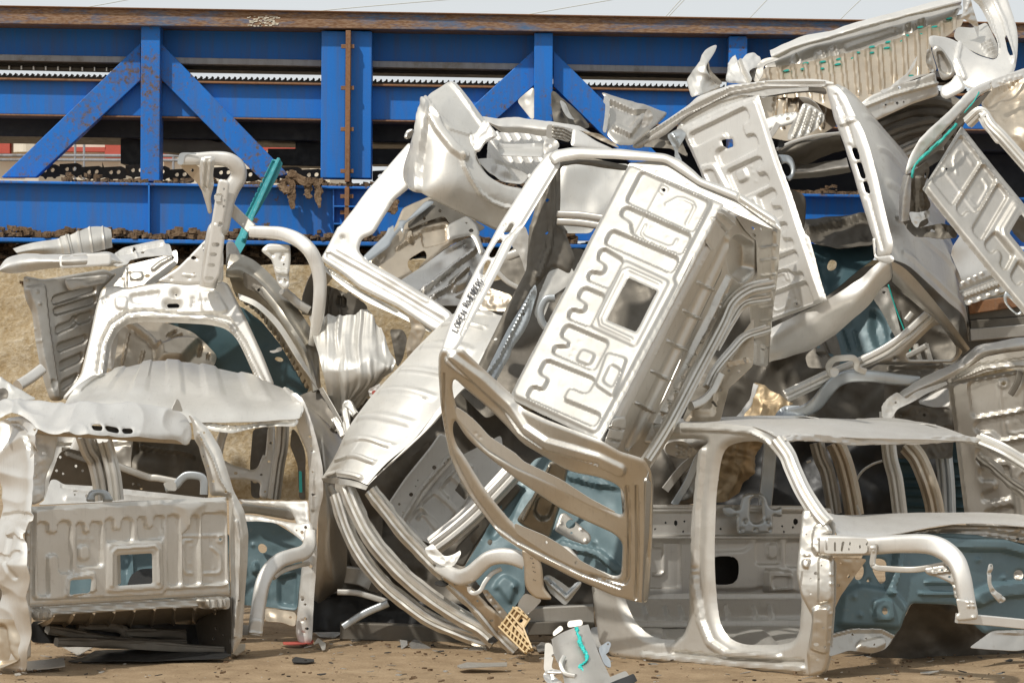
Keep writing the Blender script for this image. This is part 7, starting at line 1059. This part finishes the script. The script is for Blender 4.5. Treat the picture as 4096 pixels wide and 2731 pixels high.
# ------------------------------------------------------------------ lower right: upright rear panel behind the standing cab
def cab_right_low():
    t = thing('truck_cab', (3850, 1600, 2.1), 'cab at lower right edge with upright stamped panel and slanting pale roof rail', 'truck cab', GRP)
    Q = [(3920, 2560), T('B3 1842,1058')[0], (4296, 1436), (4400, 2480)]
    dp = tps([(3794, 1531, 2.0), (4274, 1446, 1.7), (3862, 2048, 2.1)])
    back_panel(t, Q, dp, ALUG, step=6, small=1, dent=[(.006, 160, 's')], seed=19)
    loft('roof_rail', t, [T('B3 1400,1210,1.8 1480,1150,1.85 1560,1095,1.9 1720,1000,1.95 1880,925,2.0 1960,870,2.0 2040,810,2.0 2180,780,1.95 2420,745,1.9'), T('B3 1405,1240,1.7 1500,1180,1.75 1600,1115,1.8 1760,1040,1.82 1900,965,1.85 1990,910,1.85 2060,850,1.85 2200,825,1.8 2420,795,1.75'), T('B3 1420,1270,1.75 1520,1200,1.8 1640,1130,1.85 1790,1060,1.87 1890,1010,1.88 1990,950,1.88 2080,890,1.88 2220,860,1.85 2420,840,1.8')], ALUW, nu=90, nv=8, dent=[(.012, 80, 's'), (.008, 40, 'c')])
    sheet('rail_face', t, T('B3 1880,1010 2000,945 2090,885 2220,860 2420,835 2420,1000 2240,960 2100,985 1960,1035 1845,1060 1835,1045'), lambda x, y: dp(x, y) - .05, ALU, step=5, emb=[('l', T('B3 1900,1020 2060,940 2420,890'), 9, -.02), ('l', T('B3 1880,1045 2090,960 2420,930'), 8, .02)])
    sheet('door_edge', t, T('B3 1395,1215 1440,1160 1500,1120 1525,1140 1560,1170 1620,1120 1830,1050 1840,1070 1700,1130 1600,1190 1500,1235 1470,1290 1445,1310 1400,1300'), [(3530, 1630, 1.65), (3790, 1530, 1.85), (3560, 1670, 1.65)], ALU, step=3, dent=[(.02, 40, 'c'), (.01, 22, 'c')])
    sheet('window_gap', t, T('B3 1640,1180 1840,1085 1850,1170 1855,1215 1750,1225 1650,1200'), [(3680, 1600, 2.4), (3800, 1560, 2.4), (3740, 1630, 2.3)], ALUW, step=4, dent=[(.015, 40, 's')], emb=[('d', T('B3 1830,1092'), 6, -.02)])
    sheet('inner_rail', t, T('B3 1480,1245 1560,1200 1700,1225 1855,1225 1880,1400 1870,1567 1500,1567 1420,1320'), [(3580, 1640, 2.35), (3810, 1640, 2.3), (3620, 1820, 2.3)], DULL, step=5, dent=[(.05, 50, 's'), (.03, 30, 'c')])
    sweep('anchor_strap', t, T('B3 2325,985,1.75 2310,1050,1.74 2280,1110,1.74 2260,1140,1.74'), DULL, r=13, kind='rail', flat=.5)
    for p, m, r in (('B3 1430,1250,2.0 C3 1450,30,1.95 1490,200,1.9 1520,430,1.9', ALU, 30), ('B3 1570,1480,2.2 C3 1640,60,2.15 1700,200,2.1 1740,330,2.1 1760,440,2.1', ALUT, 38), ('C3 1800,-80,2.4 1830,200,2.4 1840,440,2.4', ALUB, 34)): sweep('door_pillar', t, T(p), m, r=r, kind='hat', flat=.8)
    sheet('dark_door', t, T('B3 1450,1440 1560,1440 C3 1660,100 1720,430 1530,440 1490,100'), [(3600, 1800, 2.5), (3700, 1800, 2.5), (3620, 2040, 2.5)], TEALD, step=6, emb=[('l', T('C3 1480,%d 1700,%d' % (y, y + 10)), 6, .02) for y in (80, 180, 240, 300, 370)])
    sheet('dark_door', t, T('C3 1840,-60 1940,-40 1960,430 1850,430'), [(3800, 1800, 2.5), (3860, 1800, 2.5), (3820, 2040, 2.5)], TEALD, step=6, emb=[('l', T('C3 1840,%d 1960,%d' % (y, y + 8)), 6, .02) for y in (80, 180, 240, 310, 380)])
cab_right_low()
def behind_windscreen():
    t = thing('scrap_pillars', (3250, 1950, 2.4), 'bent brown door pillars standing in the dark behind the windscreen opening', 'scrap')
    sweep('door_pillar', t, T('B3 960,1460,2.4 990,1567,2.4 C3 1030,150,2.4 1060,300,2.4 1080,430,2.4'), ALUG, r=30, kind='hat', flat=.8)
    sweep('door_pillar', t, T('B3 1080,1460,2.35 C3 1110,10,2.35 1150,120,2.35 1190,290,2.35 1215,440,2.35'), ALUT, r=38, kind='hat', flat=.8)
    for p in ('C3 890,85,2.3 920,75,2.3', 'C3 1210,235,2.6 1260,150,2.6 1330,100,2.6 1400,75,2.6', 'C3 1230,370,2.3 1250,440,2.3'): sweep('thin_strip', t, T(p), ALU, r=5, kind='rail')
behind_windscreen()
# ------------------------------------------------------------------ loose pieces in the middle right
def middle_bits():
    t = thing('hydroformed_rail', (3300, 1550, 2.0), 'curved silver front rail with flat torn left end lying above the standing cab roof', 'rail')
    sweep('rail', t, T('B3 780,1262,2.3 880,1245,2.2 960,1195,2.1 1030,1110,2.0 1100,1045,1.95 1190,1015,1.9 1330,1015,1.9 1480,1035,1.95 1640,1050,2.0'), ALUB, r=26, kind='rail', n=9, rs=[20, 25, 27, 27, 26, 26, 25, 24, 22])
    sheet('torn_end', t, T('B3 620,1208 680,1205 800,1212 860,1210 900,1240 880,1280 650,1282'), [(3070, 1620, 2.4), (3230, 1620, 2.25), (3120, 1670, 2.2)], ALUB, step=3, dent=[(.03, 35, 'c')], emb=[('d', T('B3 720,1245 760,1235'), 8, -.02)])
    sheet('rail_plate', t, T('B3 1370,930 1560,935 1880,930 1720,1000 1600,1040 1340,1005 1310,975'), [(3520, 1450, 2.2), (3800, 1450, 2.2), (3600, 1510, 2.1)], DULL, step=4, emb=[('l', T('B3 1450,960 1800,950'), 8, .03)], edge=(8, .03), dent=[(.02, 50, 's')])
    h = thing('anchor_loop', (3380, 1450, 1.8), 'bent silver anchor loop sitting on the curved rail with torn left end', 'bracket')
    sweep('loop', h, T('B3 1060,1010,1.85 1040,950,1.8 1075,905,1.75 1140,893,1.72 1200,893,1.72 1225,920,1.74 1230,960,1.76 1285,985,1.8'), ALU, r=13, kind='rail', flat=.6, n=10)
    sheet('loop_foot', h, T('B3 1045,970 1080,955 1115,975 1100,1010 1060,1030'), [(3330, 1480, 1.8), (3360, 1480, 1.8), (3340, 1510, 1.8)], ALU, step=3, dent=[(.02, 25, 's')])
    f = thing('foil_sheet', (2950, 1700, 2.0), 'crumpled golden brown foil sheet hanging behind the front door opening', 'sheet metal')
    loft('foil', f, [T('B3 540,1065,2.2 600,1080,2.2 700,1140,2.15 800,1200,2.1'), T('B3 500,1180,2.15 580,1200,2.1 680,1220,2.1 720,1230,2.1'), T('B3 430,1320,2.15 500,1330,2.1 560,1340,2.05 620,1360,2.1'), T('B3 340,1500,2.1 430,1500,2.05 500,1520,2.0 590,1500,2.1'), T('C3 300,130,2.1 380,130,2.05 450,130,2.0 520,120,2.1'), T('C3 250,360,2.1 330,350,2.05 400,330,2.05 450,300,2.1')], FOIL, nu=40, nv=14, dent=[(.09, 90, 'c'), (.06, 60, 's'), (.03, 30, 'c')], seed=95)
    loft('foil_edge', f, [T('B3 530,1060,2.0 500,1180,1.95 420,1290,1.95 340,1400,1.95'), T('B3 560,1070,1.95 530,1170,1.9 470,1280,1.9 390,1400,1.9')], ALUW, nu=40, nv=5, dent=[(.03, 40, 'c')])
    b = thing('steel_struts', (2720, 1800, 1.7), 'crossed pale struts and riveted plate seen through the rear door opening', 'bracket')
    sweep('strut', b, T('B3 230,1480,1.5 C3 160,60,1.5 90,220,1.5 0,370,1.5'), ALUB, r=14, kind='box')
    sweep('strut', b, T('B3 150,1560,1.7 C3 60,120,1.7 -60,270,1.7'), ALUG, r=16, kind='box')
    sweep('strut', b, T('C3 650,-60,2.3 628,200,2.3 610,370,2.3'), ALUB, r=26, kind='box')
    sheet('riveted_plate', b, T('B3 -60,1470 0,1450 70,1450 165,1520 110,1567 C3 40,60 -60,20'), [(2700, 1760, 1.4), (2790, 1800, 1.4), (2720, 1830, 1.4)], ALUG, step=4, emb=[('d', T('B3 30,1490 60,1500 90,1520 60,1530 90,1545 30,1540 110,1500'), 8, .015)])
    sheet('strut_lining', b, T('B3 -80,1430 230,1430 240,1567 C3 150,360 -80,400'), [(2660, 1760, 2.4), (2830, 1760, 2.4), (2700, 2030, 2.4)], ALUG, step=7, dent=[(.08, 90, 's'), (.03, 50, 'c')])
middle_bits()
# ------------------------------------------------------------------ scrap beams, and dark filler sheets standing in for shade, behind the heap
def left_backing():  # added filler sheets, cover the wall behind the window with darker tone
    t = thing('truck_bed', (600, 1900, 2.2), 'added grey filler sheets for the shaded depth behind the crushed cab window', 'truck bed')
    sheet('filler_side', t, T('B1 180,1330 560,1360 830,1330 900,1400 880,1567 C1 880,330 250,330 200,0'), [(130, 1700, 2.2), (840, 1700, 2.4), (400, 2000, 2.0)], ALUG, step=6, dent=[(.04, 130, 's'), (.03, 80, 'c')], emb=[('l', T('B1 640,1420 760,1567'), 12, .04), ('l', T('B1 300,1450 860,1480'), 10, -.03), ('p', T('B1 420,1470 560,1480 540,1567 430,1560'), -.04, 14)])
    sheet('bed_floor', t, T('B1 850,1420 1180,1440 1330,1440 C1 1390,60 1390,300 880,250 880,0'), [(500, 1740, 2.3), (830, 1740, 2.5), (600, 1980, 2.1)], DULL, step=6, dent=[(.04, 110, 's'), (.03, 60, 'c')], emb=[('l', T('B1 950,1480 1300,1560'), 10, .04)])
    sweep('white_strut', t, T('B1 480,1567,2.0 510,1500,2.0 545,1420,2.0'), ALUW, r=22, kind='rail')
left_backing()
def backing():  # dark sheets put the shade of the voids into colour
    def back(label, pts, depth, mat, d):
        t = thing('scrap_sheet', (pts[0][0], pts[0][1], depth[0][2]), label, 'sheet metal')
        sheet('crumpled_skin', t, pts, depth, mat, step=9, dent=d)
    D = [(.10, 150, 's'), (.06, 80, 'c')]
    back('dark filler sheet standing for shade at the back of the heap above the standing cab roof', T('B3 -120,260 300,160 700,200 1000,330 1400,260 1950,120 2000,500 1950,1400 -120,1400'), [(2900, 1500, 3.5), (3800, 1500, 3.5), (3300, 1700, 3.4)], DULL, D)
    back('black filler sheet standing for the dark behind the windscreen opening of the standing cab', T('B3 280,1380 2100,1380 C3 2100,480 200,480'), [(2900, 1700, 3.0), (3900, 1700, 3.2), (3300, 2050, 2.9)], BLACK, D)
    back('dark filler sheet for the shaded void behind the hanging door frame in the middle', T('C2 -200,300 100,150 700,-520 950,-560 1000,-250 2100,-300 2300,200 2300,1000 1700,1060 300,1100'), [(1400, 1900, 2.6), (2600, 1900, 2.4), (2000, 2300, 2.3)], DULL, D)
    back('dark brown-grey filler for the shade low in the gap between the dented roof cab and the ribbed roof cab', T('B1 2200,1350 B2 100,1100 400,1300 C2 300,400 300,1100 C1 2100,1100'), [(1330, 1700, 2.8), (1550, 2300, 2.3), (1300, 2300, 2.4)], DULL, D)
    back('black filler for the void shade low on the dirt behind the bent door rails', T('C1 2060,1000 2352,950 C2 300,1000 1000,1050 1700,1040 1740,1250 1000,1235 0,1215 C1 2060,1215'), [(1250, 2400, 2.0), (2350, 2400, 1.9), (1800, 2520, 1.8)], BLACK, D)
    back('dark filler for the cab interior shade behind the slotted roof edge with handwriting', T('B2 640,560 900,420 1300,300 1600,150 2100,300 2200,700 1500,1100 1000,1300 700,1000'), [(1800, 1300, 2.5), (2400, 1100, 2.6), (2000, 1600, 2.2)], DULL, [(.06, 150, 's'), (.03, 80, 'c')])
    back('pale smooth sheet seen through the top of the centre cab window', T('A2 1490,1090 1960,1100 1900,1300 1800,1440 1700,1567 1480,1567'), [(2240, 660, 1.8), (2500, 680, 1.9), (2350, 900, 1.7)], ALU, [(.03, 140, 's'), (.02, 90, 'c')])
    for i, (p, m, r, l) in enumerate([('C2 -60,830,2.0 140,850,2.0 260,900,1.9', ALUG, 34, 'grey beam end low in the gap left of the bent door rails'), ('C2 0,955,1.6 120,960,1.6 200,980,1.6 330,1020,1.6', ALU, 12, 'thin wavy strip low in the gap left of the bent door rails'),
            ('C2 40,1190,1.3 180,1100,1.3 340,1030,1.3', ALUB, 15, 'thin pale strut slanting up behind the bent door rails'), ('C2 1280,1120,1.2 1500,1110,1.2 1720,1100,1.2', ALUG, 38, 'slotted grey beam low behind the tan plastic grid'),
            ('C2 1280,1200,1.1 1500,1195,1.1 1720,1200,1.1', DULL, 26, 'dark lower beam behind the tan plastic grid'), ('C2 20,1215,1.5 500,1230,1.5 900,1260,1.5', DULL, 34, 'long dark beam on the dirt under the bent door rails')]):
        tag(sweep('scrap_beam', None, T(p), m, r=r, kind='rail' if r < 20 else 'box', dent=0), l, 'scrap')
backing()
# ------------------------------------------------------------------ on the ground
def floor_bits():
    t = thing('plastic_grid', (2050, 2540, .2), 'tan plastic bracket with square grid ribs leaning at the foot of the bent rails', 'bracket')
    out = T('C2 1180,1055 1215,1050 1260,1100 1290,1130 1255,1195 1250,1230 1275,1255 1310,1340 1262,1368 1130,1245 1085,1190 1150,1105')
    rb = []
    dpl = tps([(2050, 2430, .22), (1990, 2530, .15), (2120, 2600, .0)])
    sheet('grid_base', t, out, lambda x, y: dpl(x, y) + .02, TANP, step=3, holes=[T('C2 1218,1145 1235,1130 1250,1140 1240,1160 1222,1162')], hrnd=1)
    P = ['C2 1185,1060 1285,1135', 'C2 1160,1100 1250,1200', 'C2 1140,1125 1290,1300', 'C2 1110,1165 1300,1345', 'C2 1090,1190 1265,1365', 'C2 1185,1060 1090,1190', 'C2 1215,1060 1110,1215', 'C2 1245,1085 1135,1240', 'C2 1175,1180 1160,1265', 'C2 1200,1205 1180,1285', 'C2 1225,1225 1200,1305', 'C2 1250,1235 1220,1320', 'C2 1275,1260 1240,1342', 'C2 1295,1300 1262,1365', 'C2 1250,1195 1275,1260', 'C2 1290,1135 1250,1195', 'C2 1310,1340 1275,1258']
    for p in P:
        q = T(p); sweep('grid_rib', t, [(a, b, float(dpl(a, b)) + .01) for a, b in q], TANP, r=3.2, kind='box', flat=4)
    # front bracket with the sealant squiggle
    t = thing('sheet_bracket', (2370, 2650, -2.0), 'pale folded bracket with a squiggle of turquoise sealant lying at the front', 'bracket')
    dp = tps([(2260, 2530, -1.75), (2380, 2500, -1.7), (2470, 2740, -2.3), (2290, 2740, -2.2)])
    loft('bracket_top', t, [T('C2 1440,1275,-1.75 1460,1380,-1.9 1500,1470,-2.05 1530,1580,-2.2'), T('C2 1500,1235,-1.78 1520,1340,-1.95 1550,1450,-2.1 1580,1580,-2.25'), T('C2 1600,1195,-1.78 1630,1320,-1.95 1660,1440,-2.1 1700,1580,-2.3'), T('C2 1685,1175,-1.75 1740,1320,-1.92 1790,1440,-2.08 1850,1560,-2.25')], ALUG, nu=50, nv=10, dent=[(.01, 60, 's')])
    sheet('tab', t, T('C2 1445,1225 1500,1175 1522,1205 1450,1255'), [(2220, 2520, -1.72), (2250, 2500, -1.72), (2230, 2540, -1.75)], ALUG, step=3)
    sheet('tab', t, T('C2 1545,1150 1645,1138 1650,1178 1545,1195'), [(2270, 2490, -1.7), (2330, 2480, -1.7), (2290, 2510, -1.72)], ALUG, step=3)
    sheet('side_plate', t, T('C2 1395,1292 1440,1300 1455,1370 1435,1470 1500,1480 1460,1520 1385,1485'), [(2180, 2570, -1.7), (2220, 2580, -1.75), (2190, 2680, -1.85)], ALUG, step=3, holes=[T('C2 1437,1375 1460,1370 1458,1390 1440,1392')], hrnd=0)
    sheet('side_flange', t, T('C2 1750,1330 1820,1283 1840,1300 1820,1360 1800,1370 1835,1410 1840,1470 1790,1440'), [(2400, 2580, -1.85), (2445, 2570, -1.8), (2430, 2660, -1.95)], ALUB, step=3, holes=[T('C2 1810,1300 1825,1298 1824,1312 1812,1314')], hrnd=1, dent=[(.015, 25, 'c')])
    sheet('lower_flap', t, T('C2 1390,1490 1420,1475 1545,1480 1550,1500 1440,1510 1520,1567 1480,1600 1400,1560 1380,1520'), [(2180, 2690, -2.0), (2270, 2690, -2.1), (2220, 2750, -2.1)], ALUS, step=3, dent=[(.025, 25, 'c')])
    sweep('lower_rod', t, T('C2 1410,1495,-2.1 1480,1498,-2.12 1545,1495,-2.14'), ALUW, r=6, kind='round')
    sweep('curved_lip', t, T('C2 1520,1390,-2.05 1500,1440,-2.1 1530,1500,-2.15 1600,1520,-2.2'), ALU, r=9, kind='rail')
    sheet('right_flap', t, T('C2 1785,1545 1940,1480 1960,1520 2010,1545 1900,1600 1800,1600'), [(2410, 2720, -2.4), (2500, 2680, -2.3), (2460, 2740, -2.45)], ALUG, step=3)
    sq = T('C2 1608,1195 1612,1230 1625,1260 1630,1300 1650,1330 1662,1360 1675,1385 1668,1420 1645,1440 1630,1455 1650,1480 1680,1520 1700,1560')
    sweep('sealant_bead', t, [(x, y, -1.86 - (y - 2510) * .00165 - .012) for x, y in sq], SEAL2, r=5, kind='round', dent=.8, n=10, rs=[9, 5, 5, 7, 5, 8, 6, 4, 4, 6, 4, 3, 3])
    b = thing('black_scrap', (2500, 2720, -2.5), 'curved black plastic scrap at the front beside the sealant bracket', 'scrap')
    loft('shell', b, [T('C2 1800,1580,-2.5 1880,1545,-2.45 1960,1515,-2.4'), T('C2 1850,1600,-2.5 1930,1540,-2.45 1990,1505,-2.42'), T('C2 1900,1610,-2.55 1980,1570,-2.5 2015,1550,-2.45')], BLACK, nu=20, nv=6)
    # loose bits
    def bit(name, label, cat, pts, Y, mat, d=((.006, 30, 'c'),), grp=None):
        q = T(pts); yc = max(p[1] for p in q); g = lambda y: 31610 / (y - 1365.5) - 25
        tag(sheet(name, None, q, lambda x, y: g(yc) + .55 * (g(y) - g(yc)) - .02 + 0 * x, mat, step=3, dent=list(d), th=.006, rnd=0), label, cat, grp)
    bit('flat_slipper', 'black oval flip-flop shape lying alone on the dirt at lower left', 'scrap', 'C1 1962,1405 1985,1388 2050,1400 2110,1405 2112,1420 2060,1428 1965,1424', -.5, BLACK)
    bit('bent_plate', 'small bent grey plate on the dirt under the crushed left end', 'scrap', 'C1 175,1420 430,1395 438,1450 340,1465 180,1478', -.75, ALUG)
    bit('skid_plate', 'long black curved plate lying under the crushed cab', 'scrap', 'C1 450,1415 560,1390 640,1345 900,1340 1500,1360 1560,1375 1500,1400 1000,1415 520,1420', -.3, BLACK, [(.03, 90, 's')])
    bit('metal_offcut', 'white pointed offcut poking from under the crushed cab', 'scrap', 'C1 388,1302 640,1318 530,1378', -.35, ALU, [(.02, 60, 's')])
    bit('metal_offcut', 'curved tan lip on the dirt at the right foot of the crushed cab', 'scrap', 'C1 1560,1370 1600,1300 1650,1302 1645,1345 1590,1380', -.05, ALUT)
    bit('red_scrap', 'faded red flat scrap on the dirt behind the pillar foot', 'scrap', 'C1 1900,1290 2000,1283 2110,1278 2100,1300 1980,1308 1905,1303', .6, MAROON)
    bit('metal_offcut', 'white folded offcut on the dirt right of the pillar foot', 'scrap', 'C1 2105,1310 2135,1260 2190,1300 2185,1340 2165,1342 2140,1290', .3, ALU)
    bit('metal_offcut', 'grey torn offcut lying behind the white folded one', 'scrap', 'C1 2090,1210 2180,1185 2260,1210 2352,1140 2352,1180 2250,1260 2150,1250', .6, ALUG, [(.03, 40, 'c')])
    bit('metal_strip', 'flat torn strip lying on open dirt below the tan plastic grid', 'scrap', 'C2 795,1450 870,1425 1000,1430 1140,1425 1138,1450 1000,1455 830,1465', -.85, ALUG)
    bit('metal_offcut', 'small white standing chip in front of the dark beam left of centre', 'scrap', 'C2 420,1275 468,1280 470,1310 430,1338', .25, ALU)
    bit('metal_offcut', 'grey curled leaf of metal beside the small white standing chip', 'scrap', 'C2 480,1300 515,1272 560,1290 630,1330 500,1335', .2, ALUG)
    bit('metal_offcut', 'shiny triangular offcut beneath the lower ends of the bent rails', 'scrap', 'C2 875,1345 920,1310 1000,1305 1002,1345', .15, ALUS)
    bit('metal_offcut', 'crumpled grey tangle on the dirt under the long dark beam', 'scrap', 'C2 80,1250 120,1225 200,1235 260,1210 310,1270 200,1262 130,1285 90,1280', .5, ALUG, [(.04, 30, 'c')])
    bit('metal_offcut', 'small bright box-shaped chip under the long dark beam', 'scrap', 'C2 340,1235 385,1220 402,1265 350,1275', .45, ALU)
    bit('metal_offcut', 'grey curled tube end beside the tan plastic grid foot', 'scrap', 'C2 1330,1320 1370,1290 1440,1300 1435,1350 1350,1355', -.2, ALUG, [(.03, 30, 'c')])
    bit('metal_offcut', 'tiny bent chip at the very front left corner foot', 'scrap', 'C1 90,1505 130,1495 145,1505 110,1518', -1.2, ALUG)
    bit('metal_offcut', 'thin pale sliver on the dirt under the bulkhead at right', 'scrap', 'C3 1625,1495 1700,1488 1790,1480 1720,1500', -1.2, ALU)
    bit('metal_offcut', 'small white chip in front of the hinge pillar foot', 'scrap', 'C3 1000,1535 1035,1530 1030,1545', -1.5, ALUW)
SEAL2 = metal('wet_turquoise_sealant', (.03, .58, .52), (.02, .5, .45), .3, .0)
floor_bits()
